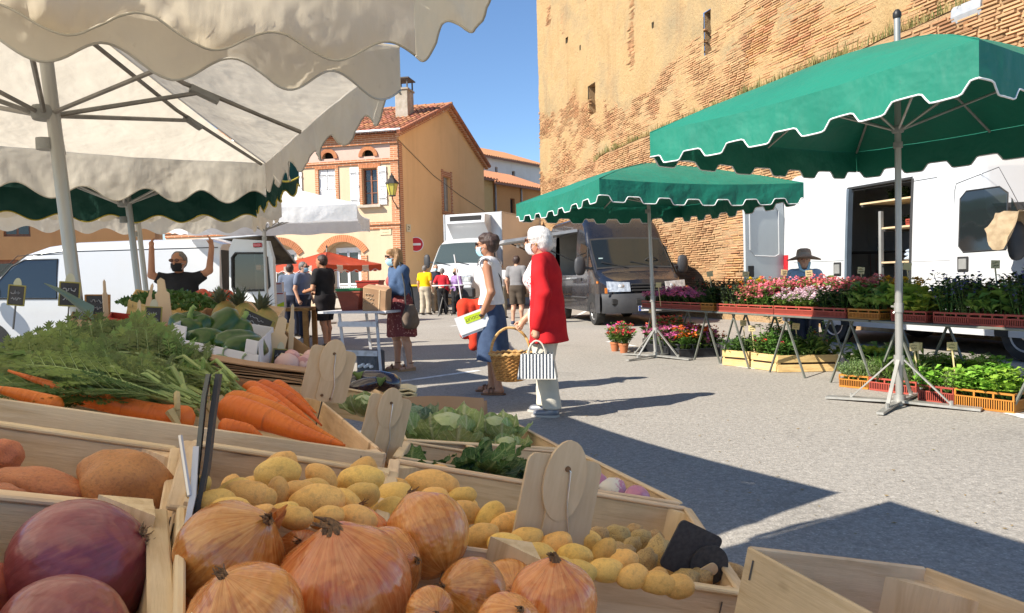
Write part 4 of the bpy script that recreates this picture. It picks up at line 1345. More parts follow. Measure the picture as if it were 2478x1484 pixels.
for yy in (-.5, .5):
 im = MB(); im.bbox((-.75, yy, 1.25), (.16, .48, .8), .06); im.ell((-.76, yy, 1.75), (.06, .13, .12), 8, 6); im.build('seat', M_GREYI, vd.o, True)
im = MB(); im.tube([(.02 - .12 * math.cos(t) * 0 + .06 * math.sin(t), .45 + .19 * math.cos(t), 1.36 + .17 * math.sin(t)) for t in [k * PI / 8 for k in range(17)]], .015, 5); im.build('steering_wheel', M_SEAM, vd.o)
im = MB(); im.box((-.115, -.74, 1.55), (.004, .1, .1)); im.box((-.06, -.74, 1.47), (.004, .1, .05)); im.build('windscreen_sticker', mat('pale_sticker', (.45, .72, .68), (.7, .75, .75), 20, .5), vd.o, M=Matrix.Translation((.10, 0, -.06)))
# ---------- white van with open sliding door (right)
L2 = 4.62
vw = Van('delivery_van', 'white high roof van with open sliding door behind the flower table', heading((6.22, 9.10, 0) + V((.985 * .957, .985 * .29, 0)) if False else (V((6.30, 9.12, 0)) + V((.94, .285, 0))), FWD), ducato_top(2.92, L2), [(x, y * 1.0) for x, y in DUC_HW], paint=M_VWHITE, tum=.085)
XO0, XO1 = -1.72, -3.02
FR = [0, .10, .20, .30, .40, .50, .58, .66, .76, .88, 1]
zt, rc = 2.92, .16
def zf(z): return (z - .30) / (zt - rc - .30)
FR = sorted(set([0, zf(.52), zf(.75), zf(1.0), zf(1.25), zf(1.5), zf(1.75), zf(2.0), zf(2.18), zf(2.36), zf(2.50), 1]))
xs = stations([.93, .96, .90, .84, .22, .30, -.10, -.42, -.50, -.62, -.80, -1.05, XO0, XO1, -2.55], .99, -L2 - .03, 24)
vw.body(xs, skip=lambda c: (XO1 < c[0] < XO0 and c[1] < -.5 and .52 < c[2] < 2.50) or (XO1 < c[0] < -2.55 and c[1] > .5 and .75 < c[2] < 2.18), fr=FR)
ducato_front(vw, M_BUMP)
for x in (0, -3.35): [vw.wheel(x, sg) for sg in (-1, 1)]
for sg in (-1, 1):
 vw.panel('side_window', [(-.22, 1.44), (-.24, 2.12), (-.34, 2.20), (-.82, 2.20), (-.9, 2.12), (-.9, 1.48), (-.84, 1.41), (-.22, 1.42)], sg, M_SIDEG)
 vw.panel('quarter_window', [(.16, 1.40), (-.17, 2.05), (-.17, 1.40)], sg, M_SIDEG)
 vw.seam('window_seal', [(-.22, 1.42), (-.22, 2.12), (-.34, 2.21), (-.82, 2.21), (-.91, 2.12), (-.91, 1.48), (-.84, 1.40), (-.22, 1.41)], sg, .022, .004, M_RUB)
 vw.seam('door_gap', [(.34, 1.20), (-.16, 2.12), (-.36, 2.46), (-.98, 2.33), (-1.0, 2.25), (-1.0, .45)], sg, .010)
 vw.seam('body_crease', [(-1.05, 1.30), (-1.7, 1.30)], sg, .012, .001, M_VWHITE)
 vw.mirror(.10, 1.44, sg, .40, .24)
 m2 = MB(); m2.bbox(tuple(vw.side(-.84, 1.24, sg, .006)), (.17, .02, .20), .02); ho = m2.build('door_handle', M_SEAM, vw.o)
 m2 = MB(); m2.bbox(tuple(vw.side(-.84, 1.24, sg, .016)), (.12, .02, .15), .02); m2.build('handle_cup', M_GREYI, ho)
 vw.seam('roof_seam', [(-1.3, 2.46), (-L2, 2.46)], sg, .010)
 vw.panel('tail_lamp', [(-L2 + .16, .95), (-L2 + .02, .95), (-L2 + .02, 1.5), (-L2 + .16, 1.5)], sg, M_LAMPR)
m2 = MB()
for x in (XO0, XO1): m2.tube([vw.side(x, z_, -1, -.01) for z_ in (.50, 1.0, 1.5, 2.0, 2.50)], .028, 6)
m2.tube([vw.side(XO0, 2.51, -1, -.01), vw.side(XO1, 2.51, -1, -.01)], .028, 6); m2.tube([vw.side(XO0, .5, -1, -.01), vw.side(XO1, .5, -1, -.01)], .03, 6)
m2.build('door_seal', M_RUB, vw.o)
m2 = MB(); m2.box((-2.9, 0, .50), (3.4, 1.86, .05)); m2.build('load_floor', M_INTER, vw.o)
m2 = MB(); m2.box((-1.66, 0, 1.5), (.04, 1.80, 2.0)); m2.build('bulkhead', M_INTER, vw.o)
m2 = MB(); m2.grid(lambda a, b: (-1.70 - .80 * a, .93 - .03 * b, .55 + 1.95 * b), 1, 1); m2.build('inner_lining', M_INTER, vw.o)
m2 = MB(); m2.box((-2.53, .88, 1.4), (.09, .10, 1.9)); m2.box((-2.8, .88, 1.42), (.6, .08, .07)); m2.box((-2.8, .88, 1.86), (.6, .08, .06)); m2.build('inner_rib', M_GREYI, vw.o)
m2 = MB(); m2.box((-3.9, 0, 1.5), (1.4, 1.84, .01)); m2.build('rear_deck', M_INTER, vw.o)
M_PLANK = wood_mat('shelf_plank', (.60, .46, .28), (.46, .33, .18))
for z_, x0, x1 in ((1.30, -1.75, -2.5), (1.83, -1.75, -2.45), (2.25, -1.75, -2.9)):
 m2 = MB(); m2.bbox(((x0 + x1) / 2, -.45, z_), (abs(x1 - x0), .7, .03), .004); m2.build('shelf', M_PLANK, vw.o)
 m2 = MB(); m2.bar((x1 + .05, -.8, z_ - .03), (x1 + .05, -.1, z_ - .03), .04); m2.bar((-1.8, -.8, z_ - .03), (-1.8, -.1, z_ - .03), .04); m2.build('shelf_bearer', M_INTER, vw.o)
m2 = MB(); m2.bar((-2.48, -.78, .52), (-2.48, -.78, 2.1), .05); m2.build('rack_post', M_GREYI, vw.o)
dX0, dX1 = XO1 + .08, XO1 - 1.22
dm = MB()
def df(a, b):
 x = dX0 + (dX1 - dX0) * a; z_ = .50 + 2.0 * b
 return vw.side(x, z_, -1, .055)
dm.grid(df, 8, 10); dm.grid(lambda a, b: vw.side(dX0 + (dX1 - dX0) * a, .50 + 2.0 * b, -1, .02), 2, 10)
do = dm.build('sliding_door', M_VWHITE, vw.o, True, 40)
m2 = MB(); m2.grid(lambda a, b: vw.side(dX0 + .012, .5 + 2.0 * b, -1, .06 - .09 * a), 1, 10); m2.grid(lambda a, b: vw.side(dX0 + .012 - .05 * a, .5 + 2.0 * b, -1, .062), 1, 10); m2.build('door_edge', mat('grey_seal', (.10, .13, .16), None, 4, .5), do)
m2 = MB(); m2.bbox(tuple(vw.side(dX0 - .20, 1.22, -1, .060)), (.17, .02, .22), .02); ho = m2.build('door_handle', M_SEAM, do)
m2 = MB(); m2.bbox(tuple(vw.side(dX0 - .20, 1.22, -1, .070)), (.12, .02, .16), .02); m2.build('handle_cup', M_GREYI, ho)
m2 = MB(); m2.tube([vw.side(dX0 - .06, 1.36, -1, .058), vw.side(dX1, 1.36, -1, .058)], .006, 4); m2.build('door_crease', M_VGREY, do)
rdM = Matrix.Translation((-L2 - .02, -.96, 0)) @ Matrix.Rotation(R(8), 4, 'Z')
m2 = MB()
def rdf(a, b):
 y = -.92 * a; z_ = .52 + 2.0 * b
 return V((.0 + .03 * (1 - abs(2 * b - 1) ** 4) + .02, y, z_))
m2.grid(rdf, 6, 8); m2.grid(lambda a, b: rdf(a, b) + V((-.05, 0, 0)), 6, 8); m2.grid(lambda a, b: rdf(1, b) + V((-.05 * a, 0, 0)), 1, 8); m2.grid(lambda a, b: rdf(a, 1) + V((-.05 * b, 0, 0)), 6, 1)
rd = m2.build('rear_door', M_VGREY, vw.o, True, 40, rdM)
m2 = MB(); pts = [(-.14, 1.52), (-.14, 2.30), (-.22, 2.38), (-.76, 2.38), (-.82, 2.30), (-.82, 1.60), (-.72, 1.50), (-.24, 1.48)]
m2.tube([(.052, y, z_) for y, z_ in pts + pts[:1]], .010, 5); m2.build('door_pressing', M_VWHITE, rd)
m2 = MB(); m2.bbox((.05, -.80, 1.22), (.02, .14, .20), .01); m2.build('door_handle', M_SEAM, rd)
m2 = MB(); m2.box((.0, .02, 1.75), (.05, .10, .06)); m2.box((0, .02, .95), (.05, .10, .06)); m2.build('hinge', M_GREYM, rd)
mp_ = vw.side(.10, 1.50, -1) + V((.02, -.27, .08))
sk = MB()
def skf(a, b):
 t = -1 + 2 * a
 drop = max(0, abs(t) - .25) ** 1.2
 p = mp_ + V((.16 - .34 * b + .04 * math.sin(a * 9), -.05 - .30 * t + .04 * math.sin(b * 8), .27 - (.55 if t > 0 else .9) * drop * (.8 + .4 * math.sin(b * 4)) + .03 * mn.noise(V((a * 6, b * 6, 2)))))
 return p
sk.grid(skf, 16, 8)
sko = sk.build('sacking', mat('tan_sacking', (.42, .32, .20), (.30, .22, .13), 12, .9, bump=.5, bscale=60, transl=.2), None, True, 180, M=vw.o.matrix_basis)
tag(sko, 'tan sacking cloth draped over the van wing mirror', 'cloth')
# ---------- white van at the left, rear to the right
L3 = 3.75
top3 = [(.92, .62), (.88, .92), (.70, 1.02), (.30, 1.12), (.10, 1.20), (-.35, 1.62), (-.62, 1.82), (-.95, 1.93), (-1.4, 1.985), (-2.4, 2.0), (-L3, 1.985), (-L3 - .03, 1.90)]
hw3 = [(-9, .96), (.2, .95), (.6, .88), (.92, .68)]
vl = Van('panel_van', 'low white panel van parked side on behind the stalls', heading((-8.55, 12.95, 0), (-1, -.015, 0)), top3, hw3, paint=M_VWHITE, tum=.13, zt0=.95, rc=.2)
vl.body(stations([.88, .70, .30, .10, -.35, -.62, -.95, -1.4], .92, -L3 - .03, 18))
vl.screen('windscreen', .06, -.60, -.98, .98, M_WSCR, .01)
for x in (0, -2.75): [vl.wheel(x, sg) for sg in (-1, 1)]
for sg in (-1, 1):
 vl.panel('side_window', [(.02, 1.12), (-.42, 1.60), (-.62, 1.70), (-1.14, 1.70), (-1.14, 1.08)], sg, M_SIDEG)
 vl.seam('window_seal', [(.02, 1.11), (-.42, 1.61), (-.62, 1.71), (-1.15, 1.71), (-1.15, 1.07), (.02, 1.10)], sg, .03, .004, M_RUB)
 vl.seam('door_gap', [(-1.26, 1.80), (-1.26, .42)], sg, .012); vl.seam('door_gap', [(.2, 1.10), (-.5, 1.78), (-1.26, 1.80)], sg, .012)
 vl.seam('roof_seam', [(-.6, 1.78), (-1.2, 1.83), (-L3, 1.84)], sg, .014)
 vl.seam('panel_edge', [(-2.55, 1.78), (-2.55, .75)], sg, .008, .001, M_VGREY)
 vl.seam('waist_rail', [(-1.4, .78), (-L3 + .1, .78)], sg, .03, .003, M_VGREY)
 vl.panel('tail_lamp', [(-L3 + .14, .80), (-L3 + .02, .80), (-L3 + .02, 1.02), (-L3 + .14, 1.02)], sg, M_LAMPR)
 vl.mirror(.0, 1.15, sg, .28, .2)
m2 = MB(); m2.bbox(tuple(vl.side(-3.35, .93, 1, .006)), (.22, .02, .10), .01); m2.build('fuel_flap', M_VGREY, vl.o)
dpos = vl.o.matrix_basis @ vl.side(-L3 - .02, 1.0, 1)
dpos.z = 0
rdo = MB(); DW = .88
outl = [(0, .36), (DW, .36), (DW, 1.55), (DW - .07, 1.86), (DW - .16, 1.94), (.10, 1.96), (.03, 1.86), (0, 1.55)]
win = [(.12, 1.12), (.74, 1.12), (.80, 1.18), (.77, 1.64), (.70, 1.71), (.16, 1.73), (.09, 1.66), (.07, 1.18)]
m2 = MB(); m2.box((-L3 - .034, 0, 1.12), (.012, 1.62, 1.36)); m2.build('dark_load_panel', M_INTER, vl.o)  # dark panel on the closed rear end paints the shade of the load space
Md = Matrix.Translation(dpos + V((.20, -.03, 0))) @ Matrix.Rotation(R(-20), 4, 'Z')
def ringf(o_, i_, y):
 return [(x, y, z_) for x, z_ in o_] + [(x, y, z_) for x, z_ in i_]
ow = [(0, .36), (DW, .36), (DW, .9), (DW, 1.62), (DW - .08, 1.90), (.12, 1.96), (.03, 1.80), (0, .9)]
ra = ringf(ow, win, -.03); rb = ringf(ow, win, .03)
rdo.add(ra, [(i, (i + 1) % 8, 8 + (i + 1) % 8, 8 + i) for i in range(8)])
rdo.add(rb, [(i, 8 + i, 8 + (i + 1) % 8, (i + 1) % 8) for i in range(8)])
rdo.add(ra + rb, [(i, i + 16, (i + 1) % 8 + 16, (i + 1) % 8) for i in range(8)] + [(8 + i, 8 + (i + 1) % 8, 24 + (i + 1) % 8, 24 + i) for i in range(8)])
Mi = vl.o.matrix_basis.inverted() @ Md
rdd = rdo.build('rear_door', M_VWHITE, vl.o, False, M=Mi)
m2 = MB(); m2.add([(x, -.012, z_) for x, z_ in win], [tuple(range(8))]); m2.build('rear_window', M_SIDEG, rdd)
m2 = MB(); m2.tube([(x, -.034, z_) for x, z_ in win + win[:1]], .018, 5); m2.build('window_seal', M_RUB, rdd)
m2 = MB(); m2.bbox((.60, -.04, 1.84), (.17, .03, .07), .015); m2.build('brake_lamp', M_LAMPR, rdd)
m2 = MB(); m2.bbox((.47, -.045, .72), (.56, .012, .15), .004); po = m2.build('number_plate', mat('plate_yellow', (.72, .42, .02), None, 4, .4), rdd)
m2 = MB(); m2.box((.205, -.053, .72), (.035, .004, .145)); m2.build('blue_band', mat('plate_blue', (.02, .08, .42), None, 5, .4), po)
text_mesh('plate_text', '4245 SY 81', .125, M_SEAM, po, tframe((.49, -.0535, .72), (0, -1, 0)), sx=.82)
for xx in (.30, .66):
 m2 = MB(); m2.ell((xx, -.03, .86), (.06, .035, .03), 8, 6); m2.build('plate_lamp', M_GREYI, rdd)
m2 = MB(); m2.box((-.10, .0, 1.10), (.26, .07, .06)); m2.box((-.10, 0, .6), (.26, .07, .06)); m2.build('hinge', M_WHITEP, rdd)
# ---------- refrigerated truck in the street
vt_top = [(.95, .60), (.92, .98), (.80, 1.24), (.45, 1.44), (.36, 1.52), (-.12, 2.20), (-.22, 2.30), (-.5, 2.44), (-.95, 2.48), (-1.0, 2.42)]
vt = Van('box_truck', 'white refrigerated box truck parked beyond the people at the table', heading((-1.98, 29.2, 0), (-.40, -1, 0)) @ Matrix.Scale(1.16, 4), vt_top, [(-3, 1.0), (.3, .98), (.7, .92), (.95, .78)], paint=M_VWHITE, tum=.12, rc=.14, z0=.45, cat='truck')
vt.body(stations([.92, .80, .45, .36, -.12, -.22, -.5], .95, -1.0, 10))
vt.screen('windscreen', .32, -.20, -1, 1, M_WSCR, .01)
for sg in (-1, 1):
 vt.panel('side_window', [(.2, 1.5), (-.18, 2.0), (-.3, 2.12), (-.85, 2.14), (-.85, 1.5)], sg, M_SIDEG)
 vt.mirror(.1, 1.65, sg, .4, .2)
 m2 = MB(); m2.bbox((.88, sg * .62, 1.06), (.10, .40, .24), .04); m2.build('headlamp', M_LAMPG, vt.o)
 for x in (0, -3.2): vt.wheel(x, sg, .34, .2, .98)
m2 = MB(); m2.bbox((.93, 0, .62), (.2, 1.86, .34), .05); m2.build('bumper', M_BUMP, vt.o)
m2 = MB(); m2.bbox((.95, 0, .97), (.04, .8, .14), .02); m2.build('grille', M_SEAM, vt.o)
m2 = MB(); m2.bbox((-3.05, 0, 2.15), (4.0, 2.22, 2.45), .03); bx = m2.build('cargo_box', M_VWHITE, vt.o)
m2 = MB()
for sg in (-1, 1):
 for z_ in (.94, 3.36): m2.bar((-1.04, sg * 1.105, z_), (-5.05, sg * 1.105, z_), .03, .06)
 for x in (-1.05, -5.05): m2.bar((x, sg * 1.105, .92), (x, sg * 1.105, 3.38), .05)
m2.build('box_trim', M_GREYM, bx)
m2 = MB(); m2.prism([(-1.06, 3.28), (-.50, 3.28), (-.46, 3.0), (-1.06, 2.35)], -.72, .72); co = m2.build('cooling_unit', M_VWHITE, bx)
m2 = MB(); m2.bbox((-.475, 0, 3.16), (.02, 1.2, .16), .01); m2.build('cooling_grille', M_SEAM, co)
m2 = MB(); m2.box((-2.8, 0, .62), (4.4, .9, .16)); m2.build('chassis', M_SEAM, vt.o)
m2 = MB()
for y0 in (-.2, .5): m2.bar((.40, y0, 1.55), (.30, y0 - .6, 1.67), .018)
m2.build('wiper', M_SEAM, vt.o)
# ---------- sales trailer with raised hatch behind the open rear door
q = at(640, 700, 14.2)
tr = thing('sales_trailer', 'white sales trailer with a raised dark hatch behind the van door', 'trailer', (q.x - .75, 14.4, 0))
m2 = MB(); m2.bbox((0, .4, .95), (1.1, 1.6, 1.1), .04); m2.bbox((-.5, .4, 1.7), (.12, 1.6, .6), .02); m2.build('body', M_VGREY, tr)
m2 = MB()
hp = [V((-.55, -.1, 2.06)), V((1.15, -.25, 2.02)), V((.55, -.1, 1.72)), V((-.5, -.1, 1.70))]
h0, h1 = V((-.55, .45, 1.70)), V((1.10, -.75, 2.02))
m2.grid(lambda a, b: V((-.62 + 1.75 * a, .55 - 1.35 * b, 1.62 + .40 * b + .10 * a * b)), 6, 6); ho = m2.build('hatch', mat('dusty_hatch', (.20, .17, .12), (.07, .06, .05), 3, .7, lo=.42, hi=.58), tr)
m2 = MB(); m2.grid(lambda a, b: V((-.64 + 1.79 * a, .57 - 1.39 * b, 1.65 + .40 * b + .10 * a * b)), 6, 6)
ee = [(-.64, .57, 1.635), (1.15, .57, 1.635), (1.15, -.82, 2.135), (-.64, -.82, 2.035), (-.64, .57, 1.635)]
m2.tube(ee, .022, 6); m2.build('hatch_frame', M_GREYM, ho)
for xx in (-.4, .5):
 m2 = MB(); m2.tube([(xx, -.38, 1.45), (xx, -.5, 1.93)], .015, 6); m2.build('hatch_strut', M_SEAM, ho)
for xx in (-.4, .4):
 m2 = MB(); m2.lathe([(.27, -.08), (.28, .08)], 20, Matrix.Translation((xx, -.35, .28)) @ Matrix.Rotation(R(90), 4, 'X')); m2.build('wheel', M_TYRE, tr, True)
# ================================================================ the vegetable stall in the foreground
S0, SR, ST = V((-.152, .96, .965)), V((.86, .433, -.269)).normalized(), V((-.45, .893, 0)).normalized()
SN = SR.cross(ST).normalized()
def SP(u, v, h=0.0):                       # point of the sloping stall plane under a pixel
 d = ray(u, v)
 o = S0 + SN * h
 return CAM + d * ((o - CAM).dot(SN) / d.dot(SN))
def pxm(w, p):                             # pixels to metres at p
 return w / FPX * (V(p) - CAM).dot(FW)
M_WOOD = wood_mat('poplar_crate', (.74, .56, .35), (.58, .40, .22))
M_WOODY = wood_mat('yellow_crate', (.66, .46, .20), (.50, .32, .12))
M_WOODD = wood_mat('brown_trestle', (.36, .19, .07), (.26, .13, .05))
M_PLY = mat('plywood_tag', (.66, .50, .32), (.60, .44, .27), 2.2, .6, bump=.08, bscale=40, rv=.06, stretch=(6, 1, 1))
M_STAPLE = mat('staple_wire', (.16, .15, .14), None, 6, .4, .8)
M_CARD = mat('brown_card', (.38, .24, .13), (.31, .19, .10), 7, .9, bump=.15, bscale=90)
M_KRAFT = mat('kraft_paper', (.40, .25, .14), (.34, .20, .11), 6, .85, bump=.25, bscale=18)
M_WCARD = mat('white_card', (.70, .69, .72), (.62, .61, .64), 5, .7)
M_LILAC = mat('lilac_card', (.52, .46, .50), (.45, .40, .43), 5, .8)
M_REDCARD = mat('red_card', (.42, .04, .025), (.32, .035, .02), 6, .7)
M_SLATE = mat('slate_board', (.035, .036, .042), (.06, .06, .065), 12, .7)
M_CHALK = mat('chalk', (.62, .62, .62), None, 5, .9)
M_HAND = mat('chalk_grey', (.40, .42, .45), None, 5, .9)
def plank(p0, p1, h, th, up, mat_, parent, name='plank', top=True, sag=0.0):
 """board whose upper edge runs p0-p1 and hangs h along -up"""
 p0, p1, up = V(p0), V(p1), V(up).normalized()
 x = (p1 - p0); L = x.length; x.normalize()
 y = up.cross(x).normalized(); z = x.cross(y)
 M = basis(x, y, z, (p0 + p1) / 2 - z * h / 2)
 mb = MB(); mb.bbox((0, 0, 0), (L, th, h), .0015)
 return mb.build(name, mat_, parent, M=M)
def crate(label, corners, H, m=None, th=.006, rim=True, post=.030, rise=.0, group=None, cat='crate', name='wooden_crate', two=False, floor=True, posts=(0, 1, 2, 3), rimw=.014, flr=None):
 m = m or M_WOOD
 c = [V(p) for p in corners]
 ctr = sum(c, V()) / 4
 n = (c[1] - c[0]).cross(c[3] - c[0]).normalized()
 if n.z < 0: n = -n
 root = thing(name, label, cat, ctr - n * H, group=group)
 o = ctr - n * H
 c = [p - o for p in c]
 cc = sum(c, V()) / 4
 for k in range(4):
  a, b = c[k], c[(k + 1) % 4]
  if two:
   plank(a, b, H * .44, th, n, m, root); plank(a - n * H * .56, b - n * H * .56, H * .44, th, n, m, root)
  else:
   plank(a, b, H, th, n, m, root)
  if rim:
   inn = (cc - (a + b) / 2); inn = (inn - n * inn.dot(n)).normalized() * rimw * .35
   plank(a + n * .005 - inn * .3, b + n * .005 - inn * .3, .0048, rimw, n, m, root, 'rim_strip')
  for f in (.07, .93):                       # staples
   s_ = MB(); q = a.lerp(b, f); d = (b - a).normalized(); out = -((cc - q) - n * (cc - q).dot(n)).normalized()
   s_.tube([q + out * (th / 2 + .0015) - n * .008, q + out * (th / 2 + .0015) - n * .024], .0008, 4); s_.build('staple', M_STAPLE, root)
 for k in posts:
  p = c[k]; i1 = (c[(k + 1) % 4] - p).normalized(); i2 = (c[(k - 1) % 4] - p).normalized()
  e = th * .5
  tri = [p + (i1 + i2) * e, p + i1 * post + (i1 + i2) * e, p + i2 * post + (i1 + i2) * e]
  mb = MB(); lo, hi = -n * (H - .002), n * rise
  mb.add([q + lo for q in tri] + [q + hi for q in tri], [(0, 2, 1), (3, 4, 5), (0, 1, 4, 3), (1, 2, 5, 4), (2, 0, 3, 5)])
  x = n; M_ = basis(n, i1, n.cross(i1).normalized(), p)
  mi = M_.inverted(); mb.v = [tuple(mi @ V(q)) for q in mb.v]
  mb.build('corner_post', m, root, M=M_)
 if floor:
  mb = MB(); q = [p * .985 + cc * .015 - n * (H - .004) for p in c]; mb.add(q, [(0, 1, 2, 3)]); mb.build('base_board', flr or m, root)
 return root
def quad(*uvY): return [at(*q) for q in uvY]
# ---- table under it all
tb = thing('market_table', 'wooden trestle table carrying the vegetable crates', 'table', (0, 0, 0))
TT = [S0 + SR * s + ST * t - SN * .14 for s, t in ((-.75, -.72), (.40, -.62), (.60, .95), (-.75, 1.25))]
mb = MB(); mb.add([p for p in TT] + [p - SN * .025 for p in TT], [(0, 1, 2, 3), (7, 6, 5, 4), (0, 4, 5, 1), (1, 5, 6, 2), (2, 6, 7, 3), (3, 7, 4, 0)]); mb.build('table_top', M_WOODD, tb)
for s, t in ((-.6, -.5), (.25, -.5), (.45, .8), (-.6, 1.0)):
 p = S0 + SR * s + ST * t - SN * .165
 mb = MB(); mb.bar(p, (p.x, p.y, 0.0), .05, .05, (1, 0, 0)); mb.build('leg', M_WOODD, tb)
tb2 = thing('market_table', 'wooden trestle table carrying the fruit boxes further back', 'table', (0, 0, 0))
q = quad((150, 860, 2.0), (760, 960, 1.95), (760, 830, 4.6), (250, 770, 4.6))
q = [V((p.x, p.y, min(.86, p.z) - .0)) for p in q]
q = [V((q[0].x, q[0].y, .93)), V((q[1].x, q[1].y, .84)), V((q[2].x, q[2].y, .80)), V((q[3].x, q[3].y, .90))]
mb = MB(); mb.add(q + [p - V((0, 0, .03)) for p in q], [(0, 1, 2, 3), (7, 6, 5, 4), (0, 4, 5, 1), (1, 5, 6, 2), (2, 6, 7, 3), (3, 7, 4, 0)]); mb.build('table_top', M_WOODD, tb2)
for p in q:
 p = p * .96 + sum(q, V()) / 4 * .04
 mb = MB(); mb.bar((p.x, p.y, p.z - .03), (p.x, p.y, 0), .05, .05, (1, 0, 0)); mb.build('leg', M_WOODD, tb2)
# ---- crates (corners: back left, back right, front right, front left)
C_BEET = quad((-160, 1195, .47), (372, 1246, .515), (385, 1640, .335), (-200, 1560, .30))
C_ONION = quad((440, 1226, .515), (1285, 1345, .575), (1470, 1760, .37), (432, 1640, .32))
C_SWEET = quad((-170, 1010, .73), (424, 1094, .78), (398, 1268, .565), (-220, 1188, .52))
C_POTA = quad((462, 1078, .785), (946, 1150, .855), (905, 1306, .60), (428, 1240, .555))
C_POTB = quad((956, 1121, .95), (1660, 1236, 1.10), (1792, 1440, .73), (925, 1312, .61))
C_CARR = quad((-420, 850, 1.32), (772, 966, 1.62), (930, 1096, 1.02), (-170, 940, .80))
C_GREEN = quad((985, 1074, 1.39), (1262, 1116, 1.53), (1375, 1178, 1.30), (962, 1112, 1.06))
C_CABB = quad((940, 985, 1.95), (1245, 1028, 2.05), (1362, 1090, 1.62), (978, 1068, 1.42))
C_TURN = quad((1130, 1080, 1.50), (1398, 1100, 1.62), (1640, 1221, 1.16), (1300, 1172, 1.12))
crate('pale wooden crate of beetroot in the lower left corner', C_BEET, .10, rise=.012, posts=(1, 2), post=.034)
crate('pale wooden crate heaped with onions at the bottom edge', C_ONION, .10, rise=.012, post=.034, rim=False)
crate('pale wooden crate of sweet potatoes at the left edge', C_SWEET, .095, posts=(0, 1, 3))
crate('pale wooden crate of yellow potatoes behind the onions', C_POTA, .085, rise=.008, posts=(1, 3))
crate('wide wooden crate of yellow and earthy potatoes', C_POTB, .10, posts=(0, 1, 2))
crate('wooden crate of bunched carrots with leafy tops', C_CARR, .085, rim=False)
crate('wooden crate of dark loose cabbage greens', C_GREEN, .09)
crate('wooden crate of cabbages behind the loose greens', C_CABB, .09)
crate('wooden crate of pink and white turnips by the street edge', C_TURN, .10)
C_EMPTY = [at(1812, 1322, .60), at(2238, 1372, .66), at(2720, 1545, .55), at(2330, 1600, .43)]
crate('empty wooden crate in the lower right corner', C_EMPTY, .115, rim=False, rise=-.012, post=.045, posts=(1,), th=.005)
# ---- produce
def potato_mat(name, col, col2, spot, dirt, dscale):
 m, nt = new_mat(name)
 vec = coords(nt)
 base = ramp(nt, noise_tex(nt, vec, 22, 5, .6), [(.35, col), (.65, col2)])
 d = ramp(nt, noise_tex(nt, vec, dscale, 6, .65), [(.50, 0.0), (.66, 1.0)])
 base = mixc(nt, math_n(nt, 'MULTIPLY', d, dirt), base, spot)
 v = nd(nt, 'ShaderNodeTexVoronoi'); v.inputs['Scale'].default_value = 110
 nt.links.new(vec, v.inputs['Vector'])
 s_ = ramp(nt, v.outputs['Distance'], [(.10, 1.0), (.17, 0.0)])
 base = mixc(nt, math_n(nt, 'MULTIPLY', s_, .55), base, spot)
 base = vary(nt, base, .14, .012)
 nrm = bumpn(nt, noise_tex(nt, vec, 40, 5, .6), .35, .004)
 p = principled(nt, base, .5, 0, .4, nrm)
 p.inputs['Subsurface Weight'].default_value = .08
 p.inputs['Subsurface Radius'].default_value = (.01, .006, .002)
 MATS[name] = finish(m, nt, p)
 return m
M_POT = potato_mat('waxy_potato', (.90, .55, .15), (.80, .47, .12), (.32, .17, .06), .34, 7)
M_POTD = potato_mat('earthy_potato', (.55, .38, .15), (.46, .30, .12), (.16, .09, .04), .75, 24)
M_SWEET = potato_mat('sweet_potato_skin', (.56, .215, .075), (.50, .18, .07), (.12, .05, .03), .35, 26)
def onion_mat(name, cols, vein, gloss=.32):
 m, nt = new_mat(name)
 tc = nd(nt, 'ShaderNodeTexCoord')
 g = nd(nt, 'ShaderNodeTexGradient', gradient_type='RADIAL')
 nt.links.new(tc.outputs['Object'], g.inputs['Vector'])
 oi = nd(nt, 'ShaderNodeObjectInfo')
 cmb = nd(nt, 'ShaderNodeCombineXYZ')
 nt.links.new(math_n(nt, 'MULTIPLY', g.outputs['Fac'], 34.0), cmb.inputs[0])
 sep = nd(nt, 'ShaderNodeSeparateXYZ'); nt.links.new(tc.outputs['Object'], sep.inputs[0])
 nt.links.new(math_n(nt, 'MULTIPLY', sep.outputs[2], 0.9), cmb.inputs[1])
 nt.links.new(math_n(nt, 'MULTIPLY', oi.outputs['Random'], 50.0), cmb.inputs[2])
 veins = noise_tex(nt, cmb.outputs[0], 1.8, 4, .7, .2)
 vec = coords(nt)
 base = ramp(nt, noise_tex(nt, vec, 1.8, 4, .6), [(.3, cols[0]), (.5, cols[1]), (.72, cols[2])])
 vm = ramp(nt, veins, [(.36, 0.0), (.66, 1.0)])
 base = mixc(nt, math_n(nt, 'MULTIPLY', vm, .62), base, vein)
 fl = ramp(nt, noise_tex(nt, vec, 5, 6, .7), [(.60, 0.0), (.72, 1.0)])
 base = mixc(nt, math_n(nt, 'MULTIPLY', fl, .4), base, (.16, .07, .03))
 base = vary(nt, base, .15, .012)
 nrm = bumpn(nt, veins, .10, .01)
 nrm = bumpn(nt, noise_tex(nt, vec, 2.0, 2), .15, .05, nrm)
 p = principled(nt, base, gloss, 0, .6, nrm, .35)
 p.inputs['Subsurface Weight'].default_value = .1
 p.inputs['Subsurface Radius'].default_value = (.02, .008, .003)
 MATS[name] = finish(m, nt, p)
 return m
M_ONION = onion_mat('onion_skin', [(.60, .165, .03), (.48, .12, .022), (.66, .21, .042)], (.78, .37, .115), .20)
M_BEET = onion_mat('beetroot_skin', [(.24, .030, .032), (.30, .045, .045), (.17, .028, .040)], (.34, .08, .085), .36)
M_ROOT = mat('dry_root', (.30, .21, .12), (.16, .10, .06), 40, .9)
M_NECK = mat('dry_onion_neck', (.30, .15, .06), (.10, .06, .035), 26, .9, bump=.4, stretch=(1, 1, .2))
